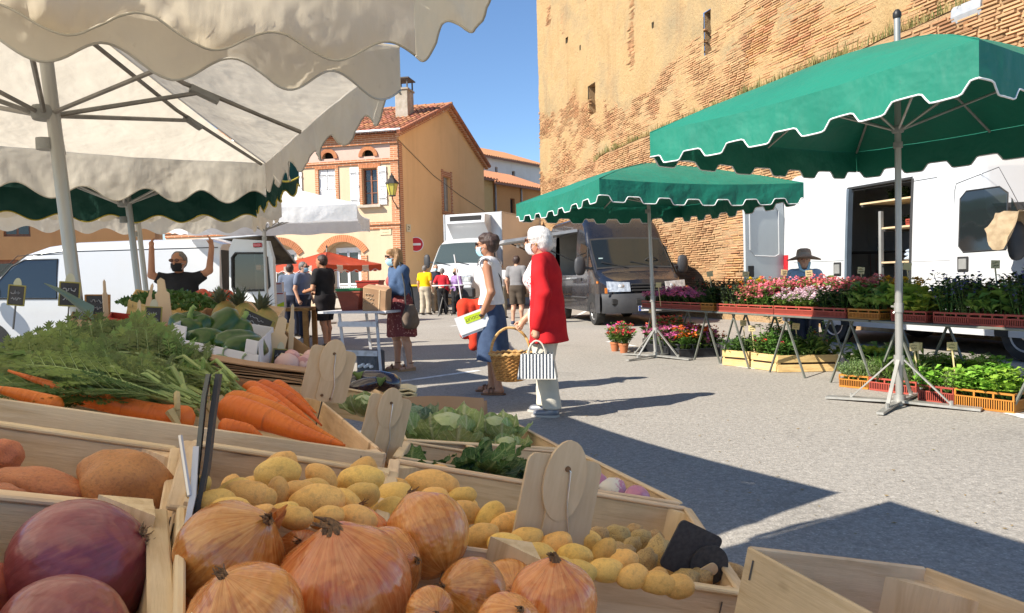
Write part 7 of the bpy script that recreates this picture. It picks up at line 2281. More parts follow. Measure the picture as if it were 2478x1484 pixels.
 def head_f(s, f):
  c = s.hc; Rm = Matrix.Rotation(s.hyaw, 3, 'Z')
  def h(x, y, z): return c + Rm @ V((x, y, z))
  rz = (0, 0, s.hyaw)
  f.cap((0, s.ly(1.38) - .01, 1.38), c + V((0, -.02, -.07)), .054 if s.male else .047, .048, .03)
  f.ell(h(0, -.005, .02), (.076, .096, .100), .03, rz)
  f.ell(h(0, .030, -.045), (.058, .062, .072), .03, rz)
  f.ell(h(0, .062, -.092), (.030, .028, .024), .025, rz)
  f.cap(h(0, .088, .022), h(0, .112, -.022), .010, .014, .012)
  for sg in (-1, 1):
   f.ell(h(sg * .076, -.008, -.005), (.012, .022, .032), .008, rz)
   f.ell(h(sg * .034, .080, .028), (.022, .014, .010), .012, rz)
  f.ell(h(0, .088, -.062), (.024, .012, .010), .008, rz)
  s.h = h
 def leg(s, f, i, e=0.0, z1=.0, k=.03):
  g = s.g
  f.cap(s.hip[i], s.kn[i], .088 * g + e, .056 + e, k)
  c = s.kn[i].lerp(s.an[i], .3) + V((0, -.018, 0))
  f.cap(s.kn[i], c, .054 + e, .054 + e, k); f.cap(c, s.an[i], .052 + e, .036 + e, k)
 def foot(s, f, i, e=0.0):
  a = s.an[i]; sg = (-1, 1)[i]
  f.cap(a + V((0, -.02, -.045)), a + V((sg * .02, .13, -.055)), .036 + e, .032 + e, .02, (1, 1, .85)); f.cap(a, a + V((0, -.01, -.04)), .036 + e, .04 + e, .02)
 def body(s, hands=(.7, .7)):
  f = Field(s.vox)
  s.torso(f, -.004)
  for i in (0, 1): s.arm(f, i); s.leg(f, i); s.foot(f, i); s.hand(f, i, hands[i])
  s.head_f(f)
  f.cut((0, 0, -1), -.002)
  put('body', f.mesh('body', s.skin), s.t)
  for sg in (-1, 1):
   mb = MB(); mb.ell(tuple(s.h(sg * .033, .086, .012)), (.012, .008, .007), 8, 6); mb.build('eye', mat('eye_dark', (.03, .02, .015), None, 5, .3), s.t)
  return s
 def garment(s, name, f, m, cuts=(), wr=None):
  for n, d in cuts: f.cut(n, d)
  f.wr = wr
  return put(name, f.mesh(name, m), s.t)
 def top(s, m, e=.016, hem=.86, sleeve=(.55, .55), wr=None, name='shirt', neck=1.405, k=.05, flare=0.0, vneck=False):
  f = Field(s.vox); s.torso(f, e, k)
  if flare:
   f.cap((0, s.ly(1.0), 1.0), (0, s.ly(hem), hem), .13 * s.g + e, .15 * s.g + flare, .06, (1.08, .80, 1))
  for i in (0, 1):
   if sleeve[i] > 0: s.arm(f, i, e + .006, sleeve[i])
   if sleeve[i] < 1:
    pass
  cuts = [((0, 0, -1), -hem), ((0, .45, 1), neck + .02 + .45 * s.ly(1.4))]
  for i, sg in ((0, -1), (1, 1)):
   d = (s.el[i] - s.sh[i]).normalized() if sleeve[i] <= 1 else (s.wr_[i] - s.el[i]).normalized()
   p = s.sh[i].lerp(s.el[i], sleeve[i]) if sleeve[i] <= 1 else s.el[i].lerp(s.wr_[i], sleeve[i] - 1)
   if sleeve[i] > 0 and (abs(d.x) > .2 or d.z > 0) and sleeve[i] <= 1 and d.x * sg > .25: cuts.append((tuple(d), d.dot(p) + .004))
  return s.garment(name, f, m, cuts, wr if wr is not None else folds(.004, 9, 7, 1.0))
 def trousers(s, m, e=.018, top=.97, hem=.07, wr=None, name='trousers', wide=0.0):
  f = Field(s.vox)
  f.ell((0, 0, .90), ((.160 if s.male else .168) * s.g + e, .112 * s.g + e, .13 + e), .05); f.ell((0, 0, 1.0), (.142 * s.g + e, .10 * s.g + e, .1), .05)
  for i in (0, 1):
   f.cap(s.hip[i], s.kn[i], .09 * s.g + e, .062 + e + wide * .5, .03)
   f.cap(s.kn[i], s.an[i], .062 + e + wide * .5, .052 + e + wide, .03)
  return s.garment(name, f, m, [((0, 0, 1), top), ((0, 0, -1), -hem)], wr if wr is not None else folds(.004, 8, 9, 2.0))
 def skirt(s, m, top=1.0, hem=.42, r0=.15, r1=.22, dep=.72, pleat=0, amp=.01, name='skirt', wob=0):
  mb = MB()
  def f(a, b):
   t = 2 * PI * a; z = top + (hem - top) * b
   r = r0 * s.g + (r1 - r0) * (math.sin(b * PI / 2) ** .8)
   if b < .18: r += .02 * math.sin(b / .18 * PI / 2)
   else: r += .02
   rr = r + amp * b * math.sin(t * pleat + 2 * math.sin(b * 3)) + .006 * mn.noise(V((math.cos(t) * 3, math.sin(t) * 3, z * 6)))
   return V((rr * math.cos(t), s.ly(z) + rr * dep * math.sin(t), z + .01 * math.sin(t * 3) * b))
  mb.grid(f, 48, 20, cu=True)
  return mb.build(name, m, s.t, True, 180)
 def hair(s, m, prims, name='hair', cuts=(), wr=None):
  f = Field(s.vox * .9)
  for q in prims:
   if q[0] == 'e': f.ell(s.h(*q[1]), q[2], q[3] if len(q) > 3 else .03, (0, 0, s.hyaw))
   else: f.cap(s.h(*q[1]), s.h(*q[2]), q[3], q[4], .03)
  hy = s.hyaw; n = Matrix.Rotation(hy, 3, 'Z') @ V((0, 1, 0))
  return s.garment(name, f, m, [(tuple(Matrix.Rotation(hy, 3, 'Z') @ V(c[0])), (Matrix.Rotation(hy, 3, 'Z') @ V(c[0])).dot(s.hc) + c[1]) for c in cuts], wr)
 def mask(s, m):
  mb = MB()
  def f(a, b):
   t = -1 + 2 * a; z = -.015 - .095 * b
   y = .120 - .05 * abs(t) ** 2 - .020 * (2 * b - .7) ** 2
   return s.h(t * (.070 - .012 * b), y - .015 * abs(t), z)
  mb.grid(f, 10, 6)
  o = mb.build('face_mask', m, s.t, True, 180)
  for sg in (-1, 1):
   mb = MB(); mb.tube([s.h(sg * .064, .07, -.025), s.h(sg * .078, .03, -.015), s.h(sg * .084, -.01, -.012), s.h(sg * .079, .03, -.05), s.h(sg * .064, .07, -.085)], .0018, 4); mb.build('ear_loop', M_MASKW, o)
 def glasses(s, m=None):
  m = m or M_GLASS; mb = MB()
  for sg in (-1, 1):
   mb.ell((0, 0, 0), (.028, .005, .020), 12, 6, Matrix.Translation(s.h(sg * .034, .106, .018)) @ Matrix.Rotation(s.hyaw, 4, 'Z'))
   mb.tube([s.h(sg * .062, .10, .022), s.h(sg * .084, .0, .018)], .0028, 5)
  mb.tube([s.h(-.01, .11, .022), s.h(.01, .11, .022)], .003, 5)
  mb.build('glasses', m, s.t, True)
 def shoes(s, m, sole=None, e=.006, h=.11):
  for i in (0, 1):
   f = Field(s.vox * .8); s.foot(f, i, e)
   put('shoe', f.mesh('shoe', m), s.t) if not f.planes else None
   mb = MB(); a = s.an[i]; sg = (-1, 1)[i]
   pts = [(-.05, .02), (-.05, .10), (-.03, .175), (.01, .19), (.045, .17), (.05, .08), (.045, 0), (.04, -.05), (.0, -.07), (-.04, -.05)]
   mb.prism([(x + a.x + sg * .015, y + a.y) for x, y in pts], 0, 1); mb.v = [(x, z, y * .018 + .001) for x, y, z in mb.v]
   mb.build('sole', sole or mat('pale_sole', (.45, .42, .38), None, 5, .8), s.t)
SHORT = [('e', (0, -.018, .038), (.084, .094, .090)), ('e', (0, -.045, .0), (.078, .068, .085))]
# ---------------------------------------------------------------- woman in the red cardigan
P = Person('person in red cardigan and cream trousers carrying a striped handbag', (.29, 6.47, 0), (-.95, .30), 1.62, False, M_SKIN, .008,
     arms=[(V((-.235, -.06, 1.08)), V((-.235, .02, .80)), V((0, .05, -1))), (V((.20, .02, 1.06)), V((.14, .24, .84)), V((-.15, .55, -.8)))], girth=1.16, lean=.05, head=(0, .05), stride=.05)
P.body((1.2, 1.2))
M_FLOR = None
def floral(name, base, spots, sc=60, lo=.30, hi=.42):
 m, nt = new_mat(name)
 vec = coords(nt, random_offset=False)
 v = nd(nt, 'ShaderNodeTexVoronoi'); v.inputs['Scale'].default_value = sc
 nt.links.new(vec, v.inputs['Vector'])
 d = ramp(nt, v.outputs['Distance'], [(lo, 1.0), (hi, 0.0)])
 d2 = ramp(nt, noise_tex(nt, vec, sc * .6, 3), [(.45, 0.0), (.55, 1.0)])
 c = mixc(nt, math_n(nt, 'MULTIPLY', d, d2), base, spots)
 n = bumpn(nt, noise_tex(nt, vec, 25, 3), .3, .01)
 return finish(m, nt, principled(nt, c, .85, 0, .15, n))
P.top(floral('white_red_floral_cloth', (.72, .68, .66), (.50, .05, .07), 55, .35, .5), .012, .76, (0, 0), folds(.003, 8, 6, 3), 'blouse')
P.trousers(cloth('cream_trousers', (.58, .54, .45)), .022, .95, .075, None, 'trousers', .012)
f = Field(P.vox)
P.torso(f, .034, .06)
f.cap((0, P.ly(1.1) - .01, 1.1), (0, P.ly(.66) - .02, .64), .152, .225, .06, (1.10, .80, 1))
for i in (0, 1): P.arm(f, i, .020, 1.97, .012)
P.garment('cardigan', f, cloth('red_knit', (.52, .018, .022), (.44, .014, .018), 9, .9, .5, 160), [((0, 0, -1), -.655), ((0, .5, 1), 1.43), ((.9, 1, .1), .215), ((-.9, 1, .1), .225)] if False else [((0, 0, -1), -.655), ((0, .35, 1), 1.44), ((0, 1, .05), .135)], folds(.009, 9, 6, 4.0))
P.hair(H_WHITE, [('e', (0, -.020, .040), (.100, .112, .100)), ('e', (0, -.062, -.010), (.095, .078, .095)), ('e', (0, .035, .085), (.07, .05, .045))], cuts=[((0, .9, -.55), .075)], wr=folds(.0015, 24, 24, 1))
P.mask(M_MASKW); P.glasses(mat('brown_glasses', (.12, .05, .03), None, 5, .25))
P.shoes(mat('silver_leather', (.26, .27, .30), (.20, .21, .24), 8, .35, .3), None, .008)
mb = MB(); mb.ell(tuple(P.h(-.09, -.005, -.03)), (.006, .006, .012), 8, 6); mb.build('earring', mat('gold', (.7, .45, .1), None, 5, .3, .9), P.t)
hw = P.t.matrix_basis @ (P.wr_[0] + V((0, .02, -.10)))
hb = thing('handbag', 'striped black and white handbag with cream handles in the near hand', 'handbag', (hw.x + .02, hw.y - .02, hw.z - .335), R(-10))
def stripe_mat():
 m, nt = new_mat('striped_bag_cloth')
 w = nd(nt, 'ShaderNodeTexWave', wave_type='BANDS', bands_direction='X'); w.inputs['Scale'].default_value = 11; w.inputs['Distortion'].default_value = .6; w.inputs['Detail Scale'].default_value = 14
 nt.links.new(coords(nt, random_offset=False), w.inputs['Vector'])
 c = ramp(nt, w.outputs['Fac'], [(.42, (.03, .04, .06)), (.55, (.60, .60, .58))])
 return finish(m, nt, principled(nt, c, .8, 0, .2, bumpn(nt, w.outputs['Fac'], .4, .004)))
mb = MB(); mb.grid(lambda a, b: V(((-.165 + .33 * a) * (1 - .18 * b), -.075 + .03 * b, .21 * b)), 8, 6); mb.grid(lambda a, b: V(((-.165 + .33 * a) * (1 - .18 * b), .075 - .03 * b, .21 * b)), 8, 6)
mb.build('panel', stripe_mat(), hb, True, 180)
mb = MB()
for sg in (-1, 1): mb.grid(lambda a, b: V((sg * .165 * (1 - .18 * b), (-.075 + .15 * a) * (1 - .4 * b), .21 * b)), 3, 4)
mb.box((0, 0, .003), (.33, .15, .006)); mb.build('gusset', mat('cream_leather', (.60, .55, .46), None, 6, .5), hb)
for sy in (-1, 1):
 mb = MB(); mb.tube([(.075 * math.cos(t) * (1 if True else 1), sy * .04 * (1 - .6 * math.sin(t)), .19 + .13 * math.sin(t)) for t in [PI * k / 10 for k in range(11)]], .0075, 6); mb.build('handle', mat('cream_leather', (.60, .55, .46), None, 6, .5), hb, True)
hw = P.t.matrix_basis @ (P.wr_[1] + V((-.01, .05, -.06)))
bk = thing('wicker_basket', 'round wicker basket with a hooped handle held in the far hand', 'basket', (hw.x - .08, hw.y + .06, hw.z - .50), 0)
M_WICK = mat('wicker', (.46, .24, .07), (.26, .12, .035), 30, .6, bump=.9, bscale=120, bdist=.006)
mb = MB()
for k in range(14):
 z = .02 + k * .0165; r = .12 + .06 * (z / .25) ** .8
 mb.tube([((r + .006 * math.sin(18 * t + PI * k)) * math.cos(t), (r + .006 * math.sin(18 * t + PI * k)) * .85 * math.sin(t), z) for t in [2 * PI * q / 72 for q in range(73)]], .0095, 5)
mb.lathe([(.11, .005), (.12, .02)], 24); tag(mb.build('weave', M_WICK, bk, True), kind='stuff')
mb = MB(); mb.tube([((.19 + .004 * math.sin(20 * t)) * math.cos(t), (.19) * .85 * math.sin(t), .255 + .006 * math.sin(20 * t)) for t in [2 * PI * q / 72 for q in range(73)]], .014, 6); mb.build('rim', mat('pale_wicker', (.56, .36, .14), (.40, .22, .07), 30, .6, bump=.8, bscale=100), bk, True)
mb = MB(); mb.tube([(.18 * math.cos(t), .01 * math.sin(12 * t), .25 + .24 * math.sin(t)) for t in [PI * q / 24 for q in range(25)]], .013, 7); mb.build('handle', mat('pale_wicker', (.56, .36, .14), (.40, .22, .07), 30, .6), bk, True)
# ---------------------------------------------------------------- woman in white blouse and denim skirt
P = Person('person in white frilled blouse and denim skirt holding a leaflet', (-.215, 7.76, 0), (-.97, .22), 1.66, False, M_SKINT, .008,
     arms=[(V((-.215, -.055, 1.06)), V((-.185, .06, .82)), V((.1, .35, -.9))), (V((.20, .0, 1.05)), V((.15, .21, .95)), V((-.2, .9, -.3)))], lean=.02, stride=.06)
P.body((1.3, 1.0))
P.top(cloth('white_crepe', (.76, .75, .74), (.68, .67, .66), 8, .8, .25, 20), .020, .93, (.0, .0), folds(.006, 8, 8, 1), 'blouse', 1.425)
for i in (0, 1):
 mb = MB(); c = P.sh[i]; sg = (-1, 1)[i]
 mb.grid(lambda a, b: c + V((sg * (.012 + .055 * b + .012 * math.sin(a * 26) * b), .075 * math.cos(PI * 1.25 * a - .4), .06 * math.sin(PI * 1.25 * a - .4) - .02 * b + .02)), 26, 4); mb.build('sleeve_frill', cloth('white_crepe', (.76, .75, .74)), P.t, True, 180)
P.skirt(cloth('blue_denim', (.058, .088, .155), (.042, .064, .118), 14, .9, .5, 120), .965, .355, .135, .205, .74, 5, .010)
P.hair(H_DARK, [('e', (0, -.022, .045), (.090, .102, .092)), ('e', (0, -.055, .005), (.084, .068, .088)), ('e', (0, .03, .09), (.06, .05, .035)), ('e', (0, -.09, .06), (.05, .04, .05))], cuts=[((0, .9, -.45), .062)], wr=folds(.0035, 34, 26, 2))
P.mask(M_MASKB); P.glasses()
M_SAND = mat('brown_sandal', (.20, .09, .045), (.14, .06, .03), 8, .6)
for i in (0, 1):
 a = P.an[i]; sg = (-1, 1)[i]; mb = MB()
 pts = [(-.048, .02), (-.05, .10), (-.03, .175), (.01, .19), (.045, .17), (.05, .08), (.042, 0), (.04, -.06), (.0, -.08), (-.04, -.06)]
 mb.prism([(x + a.x + sg * .015, y + a.y) for x, y in pts], 0, 1); mb.v = [(x, z, y * .018 + .001) for x, y, z in mb.v]
 mb.build('sandal_sole', M_SAND, P.t)
 mb = MB()
 for yy in (.05, .09): mb.tube([(a.x + sg * .015 - .047, a.y + yy, .02), (a.x + sg * .012 - .02, a.y + yy, .07), (a.x + sg * .012 + .02, a.y + yy - .01, .07), (a.x + sg * .015 + .047, a.y + yy, .02)], .009, 5)
 mb.build('sandal_strap', M_SAND, P.t)
mb = MB(); mb.tube([P.wr_[0] + V((.033 * math.cos(t), .033 * math.sin(t), .01)) for t in [2 * PI * q / 16 for q in range(17)]], .006, 5); mb.ell(tuple(P.wr_[0] + V((-.036, .0, .01))), (.006, .016, .016), 10, 6); mb.build('wrist_watch', M_BLACKI, P.t, True)
mb = MB(); mb.tube([P.sh[0] + V((.06, -.02, .07)), V((-.05, .10, 1.25)), V((.06, .13, 1.10)), V((.15, .1, .98))], .006, 5); mb.tube([P.sh[0] + V((.06, -.02, .07)), V((-.04, -.12, 1.2)), V((.08, -.11, 1.0))], .006, 5); mb.build('bag_strap', M_BLACKI, P.t)
Mp = P.t.matrix_basis
hp = Mp @ (P.wr_[0] + V((-.035, .05, -.06)))
pa = thing('paper_folder', 'white leaflet with an upside down lime label held at hip height', 'leaflet', hp)
nx = V((.93, .05, .32)).normalized(); nz = V((-.33, 0, .94)).normalized(); ny = nz.cross(nx)
Mf = basis(nx, ny, nz)
mb = MB(); mb.box((-.03, 0, .02), (.33, .004, .19), Mf); mb.box((-.02, .012, .0), (.34, .004, .20), Mf); mb.build('sheet', M_WHITEP, pa)
mb = MB(); mb.prism(round_rect(.20, .075, .012), -.0045, -.0025, Mf @ Matrix.Translation((.0, 0, .055))); lo_ = mb.build('lime_label', mat('lime_print', (.52, .66, .03), None, 5, .5), pa)
text_mesh('label_text', 'PRODUIT', .046, M_INK, lo_, Mf @ tframe((.0, -.0052, .055), (0, -1, 0), (0, 0, -1)))
jk = thing('knit_jacket', 'orange red knitted jacket hanging over the arm beside the leaflet', 'jacket', Mp @ V((.10, .26, .93)), math.atan2(-.22, -.97))
f = Field(.009)
f.cap((-.10, -.02, .02), (.08, .0, .0), .055, .06, .03); f.cap((-.09, .03, .0), (-.13, .06, -.36), .05, .06, .02, (1, .8, 1)); f.cap((-.01, .04, -.02), (-.03, .07, -.42), .05, .055, .02, (1, .8, 1)); f.cap((.07, .03, -.02), (.08, .05, -.32), .05, .055, .02, (1, .8, 1)); f.cap((0, -.04, -.02), (-.04, -.06, -.28), .05, .055, .03, (1.2, .7, 1))
f.wr = folds(.010, 12, 6, 2)
put('knit', f.mesh('knit', cloth('orange_red_knit', (.62, .055, .025), (.52, .04, .02), 10, .9, .6, 120)), jk)
# ---------------------------------------------------------------- woman in denim jacket with shoulder bag
P = Person('person in denim jacket and dark red patterned dress', (-1.50, 9.98, 0), (-.80, -.50), 1.64, False, M_SKIN, .010,
     arms=[(V((-.20, .04, 1.08)), V((-.06, .27, 1.14)), V((.5, .8, .1))), (V((.20, .04, 1.08)), V((.07, .27, 1.12)), V((-.5, .8, .1)))], lean=.06, head=(0, -.1), stride=.05)
P.hc = P.hc + V((0, .02, -.01))
P.body((1.0, 1.0))
P.skirt(floral('dark_red_pattern', (.17, .045, .045), (.48, .24, .20), 34, .28, .4), 1.12, .47, .13, .225, .78, 9, .014, 'dress')
P.top(cloth('pink_red_cloth', (.42, .10, .09)), .012, 1.0, (.2, .2), None, 'dress_top')
f = Field(P.vox); P.torso(f, .036, .05)
for i in (0, 1): P.arm(f, i, .028, 1.85, .02)
P.garment('denim_jacket', f, cloth('denim_jacket_cloth', (.068, .11, .195), (.048, .08, .145), 10, .9, .5, 110), [((0, 0, -1), -.93), ((0, .4, 1), 1.45), ((.35, 1, 0), .168)], folds(.008, 10, 8, 5))
P.hair(H_BLOND, [('e', (0, -.018, .038), (.092, .104, .092)), ('c', (-.07, -.02, .0), (-.085, .02, -.17), .040, .030), ('c', (.07, -.02, .0), (.085, .02, -.17), .040, .030), ('c', (0, -.06, 0), (0, -.075, -.20), .065, .045), ('e', (0, .06, .075), (.07, .035, .035)), ('c', (-.05, -.06, -.02), (-.06, -.05, -.21), .045, .03), ('c', (.05, -.06, -.02), (.06, -.05, -.21), .045, .03)], cuts=[((0, 1, -.42), .080)], wr=folds(.004, 30, 6, 2))
P.mask(M_MASKB); P.glasses()
M_WEDGE = mat('cork_wedge', (.42, .25, .13), (.34, .19, .09), 20, .8)
for i in (0, 1):
 a = P.an[i]; sg = (-1, 1)[i]; mb = MB()
 pts = [(-.045, .02), (-.048, .10), (-.03, .17), (.01, .185), (.042, .17), (.048, .08), (.042, 0), (.038, -.06), (.0, -.08), (-.038, -.06)]
 mb.prism([(x + a.x + sg * .015, y + a.y) for x, y in pts], 0, 1); mb.v = [(x, z, max(.001, y * (.035 - .10 * (z - a.y - .05) * 1.0))) for x, y, z in mb.v]
 mb.build('wedge_sole', M_WEDGE, P.t)
 mb = MB(); mb.tube([a + V((.042 * math.cos(t), -.01 + .045 * math.sin(t), .02)) for t in [2 * PI * q / 12 for q in range(13)]], .007, 5)
 mb.tube([(a.x - .045, a.y + .09, .03), (a.x, a.y + .08, .085), (a.x + .045, a.y + .10, .03)], .012, 5); mb.build('sandal_strap', M_SAND, P.t)
Mp = P.t.matrix_basis
sb = thing('shoulder_bag', 'brown grey slouchy shoulder bag hanging beside the patterned dress', 'bag', Mp @ V((-.245, -.03, .60)), math.atan2(.50, -.80) + .3)
f = Field(.010); f.ell((0, 0, .14), (.09, .17, .17), .03); f.cap((0, -.12, .06), (0, .12, .06), .075, .075, .05, (.8, 1, 1)); f.cut((0, 0, 1), .30); f.wr = folds(.006, 14, 10, 1)
put('pouch', f.mesh('pouch', cloth('taupe_cloth', (.17, .125, .095), (.13, .095, .07), 9, .85)), sb)
mb = MB(); mb.tube([(0, -.15, .22), (.02, -.12, .5), (.10, -.02, .84), (.12, .02, .86), (.03, .10, .55), (0, .15, .22)], .011, 6); mb.build('strap', M_BLACKI, sb, True)
wb = thing('plastic_bag', 'white plastic bag held up in front of the denim jacket', 'plastic bag', Mp @ V((.02, .36, 1.05)), 1.0)
f = Field(.012); f.ell((0, 0, 0), (.16, .085, .055), .03, (0, -.35, 0)); f.ell((.08, .02, .05), (.10, .07, .05), .03); f.wr = folds(.014, 14, 16, 2); put('sack', f.mesh('sack', mat('white_plastic_film', (.72, .72, .74), None, 5, .35, transl=.25)), wb)
mb = MB(); mb.bbox((0, 0, 0), (.20, .11, .02), .006); tag(mb.build('wallet', M_BLACKI, None, M=Matrix.Translation(Mp @ V((0, .36, 1.155))) @ Matrix.Rotation(.6, 4, 'Z') @ Matrix.Rotation(.3, 4, 'X')), 'black wallet held above the white plastic bag', 'wallet')
# ---------------------------------------------------------------- stall keeper with raised arms
P = Person('person in black T shirt and black mask with both arms raised', (-3.86, 8.62, -.06), (.22, -.97), 1.66, True, M_SKINT, .011,
     arms=[(V((-.33, .02, 1.44)), V((-.37, .04, 1.71)), V((.1, .1, 1))), (V((.29, .03, 1.40)), V((.27, .06, 1.69)), V((-.05, .15, 1)))], girth=1.08, head=(0, -.25))
P.body((.3, .4))
P.top(cloth('black_tee', (.018, .018, .02), (.028, .028, .03)), .022, .80, (.55, .55), folds(.005, 8, 7, 3), 'tshirt', 1.42)
P.trousers(cloth('dark_jeans', (.03, .035, .05)), .02)
P.hair(H_GREY, SHORT, cuts=[((0, .9, -.5), .05)], wr=folds(.002, 40, 30, 2)); P.mask(M_MASKK); P.glasses(mat('brown_glasses', (.12, .05, .03), None, 5, .25))
mb = MB()
for sg in (-1, 1): mb.add([tframe((0, P.ly(1.2) + .144, 1.20), (0, 1, .06)) @ V((sg * x, y, 0)) for x, y in ((.01, -.02), (.06, .0), (.115, .03), (.12, .005), (.08, -.025), (.04, -.03))], [(0, 1, 2, 3, 4, 5)])
mb.build('wing_print', mat('teal_print', (.05, .13, .16), None, 5, .8), P.t)
P.shoes(M_BLACKI)
# ---------------------------------------------------------------- people further away (one helper)
def walker(label, loc, face, H, male, top_m, bot_m, hair_m, vox=.016, sleeve=.55, hem=.86, shorts=False, bot_top=.96, mask=None, girth=1.0, lean=.03, arms=None, skin=None, skirt=None, shoes_m=None, head=(0, 0), glasses=False, hair=None, stride=.05, flare=0.0):
 P = Person(label, loc, face, H, male, skin or M_SKIN, vox, arms, lean, stride, head, girth)
 P.body()
 P.top(top_m, .020, hem, (sleeve, sleeve), None, 'shirt', 1.42, flare=flare)
 if skirt: P.skirt(bot_m, *skirt)
 else: P.trousers(bot_m, .022, bot_top, .50 if shorts else .07, None, 'shorts' if shorts else 'trousers', .012)
 P.hair(hair_m, hair or SHORT, cuts=[((0, .9, -.5), .055)], wr=folds(.0025, 36, 30, 2))
 if mask: P.mask(mask)
 if glasses: P.glasses()
 P.shoes(shoes_m or M_BLACKI)
 return P
walker('person in black T shirt and shorts behind the folding table', (-3.45, 13.7, 0), (-.75, .35), 1.72, True, cloth('black_tee', (.018, .018, .02)), cloth('black_shorts', (.025, .022, .024)), H_DARK, .013, .6, .80, True, girth=1.22, lean=.06, arms=[(V((-.26, .06, 1.06)), V((-.16, .30, 1.02))), (V((.26, .04, 1.06)), V((.16, .28, 1.0)))], head=(0, .1), skin=M_SKINT)
BT = cloth('grey_blue_tee', (.17, .20, .27), (.14, .165, .225))
walker('person in pale blue T shirt and mask by the red umbrella', (-4.62, 16.4, 0), (.85, -.30), 1.68, True, BT, cloth('navy_trousers', (.03, .035, .055)), H_GREY, .016, .55, .84, mask=M_MASKB, glasses=True, girth=1.1)
walker('person in grey blue T shirt seen from behind by the crates', (-5.05, 16.9, 0), (.1, .99), 1.66, True, cloth('slate_tee', (.13, .155, .21)), cloth('navy_trousers', (.03, .035, .055)), H_DARK, .016, .5, .84)
walker('person in pale pink top bending beside the cartons', (-4.9, 14.9, -.12), (.3, -.95), 1.60, False, cloth('pale_pink_top', (.62, .40, .36)), cloth('dark_skirt', (.04, .04, .05)), H_BLACK, .016, .3, .85, mask=M_MASKW, lean=.25)
walker('person in grey T shirt and brown shorts facing the food van', (.14, 19.3, 0), (.35, .93), 1.78, True, cloth('mid_grey_tee', (.22, .21, .21), (.18, .175, .175)), cloth('brown_cargo_shorts', (.085, .065, .048)), H_DARK, .014, .6, .86, True, girth=1.05, shoes_m=mat('navy_trainer', (.03, .04, .08), None, 6, .7))
walker('person in white shirt beyond the grey T shirt', (-.35, 22.5, 0), (.5, .8), 1.70, True, cloth('white_shirt', (.62, .62, .62)), cloth('khaki_trousers', (.30, .25, .18)), H_GREY, .018)
walker('person in bright yellow T shirt and beige trousers', (-3.06, 26.2, 0), (.35, .93), 1.74, True, cloth('yellow_tee', (.74, .46, .008), (.68, .41, .006)), cloth('beige_trousers', (.46, .39, .29)), H_GREY, .016, .6, .86, girth=1.12)
walker('person in red tunic dress and black trousers', (-2.42, 26.0, 0), (-.05, 1), 1.62, False, cloth('red_tunic', (.50, .025, .035), (.42, .02, .03)), cloth('black_leggings', (.02, .02, .022)), H_GREY, .016, .9, .52, arms=[(V((-.30, -.02, 1.12)), V((-.15, .08, 1.0))), None], flare=.09, girth=1.1)
walker('person in dark jacket and blue mask behind the yellow shirt', (-2.78, 27.3, 0), (.15, -.98), 1.78, True, cloth('navy_jacket', (.035, .04, .06)), cloth('khaki_trousers', (.30, .25, .18)), H_GREY, .018, 1.9, .80, mask=M_MASKB)
walker('person in purple top and mask standing at the high table', (-1.93, 25.9, 0), (-.6, -.7), 1.60, False, cloth('purple_pattern_top', (.20, .12, .30), (.34, .22, .38), 30), cloth('black_leggings', (.02, .02, .022)), hair_mat('ginger_hair', (.42, .19, .06), (.24, .10, .04)), .016, 1.6, .84, mask=M_MASKK)
P = walker('person in straw hat and pale blue shirt behind the flowers', (4.13, 10.45, -.20), (-.30, -.95), 1.66, False, cloth('pale_blue_shirt', (.34, .44, .56)), cloth('dark_jeans', (.03, .035, .05)), H_GREY, .014, 1.5, .84, mask=None)
mb = MB(); c = P.hc
mb.lathe([(.225, .015), (.22, .027), (.16, .050), (.105, .062), (.098, .075), (.095, .12), (.085, .150), (.05, .165), (.005, .168)], 28, Matrix.Translation(c) @ Matrix.Rotation(.06, 4, 'X'), fn=lambda q, th: q + V((0, 0, -.018 * math.cos(2 * th) * (1 if q.z < .06 else 0))))
ho = mb.build('straw_hat', mat('brown_straw', (.36, .26, .18), (.28, .19, .13), 40, .85, bump=.6, bscale=150), P.t, True)
mb = MB(); mb.lathe([(.101, .070), (.099, .105)], 28, Matrix.Translation(c) @ Matrix.Rotation(.06, 4, 'X'), cap=False); mb.build('hat_band', mat('tan_ribbon', (.40, .32, .24), None, 6, .8), ho)
mb = MB(); mb.tube([P.h(-.07, .03, -.03), P.h(-.05, .07, -.13), P.h(0, .085, -.15), P.h(.05, .07, -.13), P.h(.07, .03, -.03)], .02, 6); mb.build('lowered_mask', M_MASKB, P.t, True)
# ================================================================ flower stall
def lf(n, c, c2, rv=.25, tr=.3, sc=6): return mat(n, c, c2, sc, .5, rv=rv, hue=.02, transl=tr)
L_MID = lf('mid_green_leaf', (.10, .19, .035), (.15, .25, .05))
L_BRI = lf('bright_basil_leaf', (.17, .34, .035), (.25, .44, .06))
L_LIME = lf('lime_leaf', (.30, .40, .06), (.22, .33, .05))
L_DRK = lf('dark_green_leaf_small', (.035, .075, .025), (.055, .10, .03))
L_GRY = lf('grey_thyme_leaf', (.17, .25, .10), (.24, .31, .13))
L_PUR = lf('bronze_leaf', (.06, .055, .045), (.05, .075, .04))
F_RED = lf('red_petal', (.62, .025, .03), (.70, .06, .05), .2, .25)
F_PNK = lf('pink_petal', (.72, .13, .32), (.74, .24, .45), .2, .25)
F_FUC = lf('coral_pink_petal', (.70, .12, .14), (.74, .26, .28), .25, .25)
F_ORG = lf('orange_petal', (.74, .17, .015), (.70, .10, .02), .2, .25)
F_WHT = lf('pale_pink_petal', (.74, .48, .58), (.74, .6, .66), .1, .25)
F_YEL = lf('yellow_petal', (.74, .46, .02), (.7, .38, .02), .1, .25)
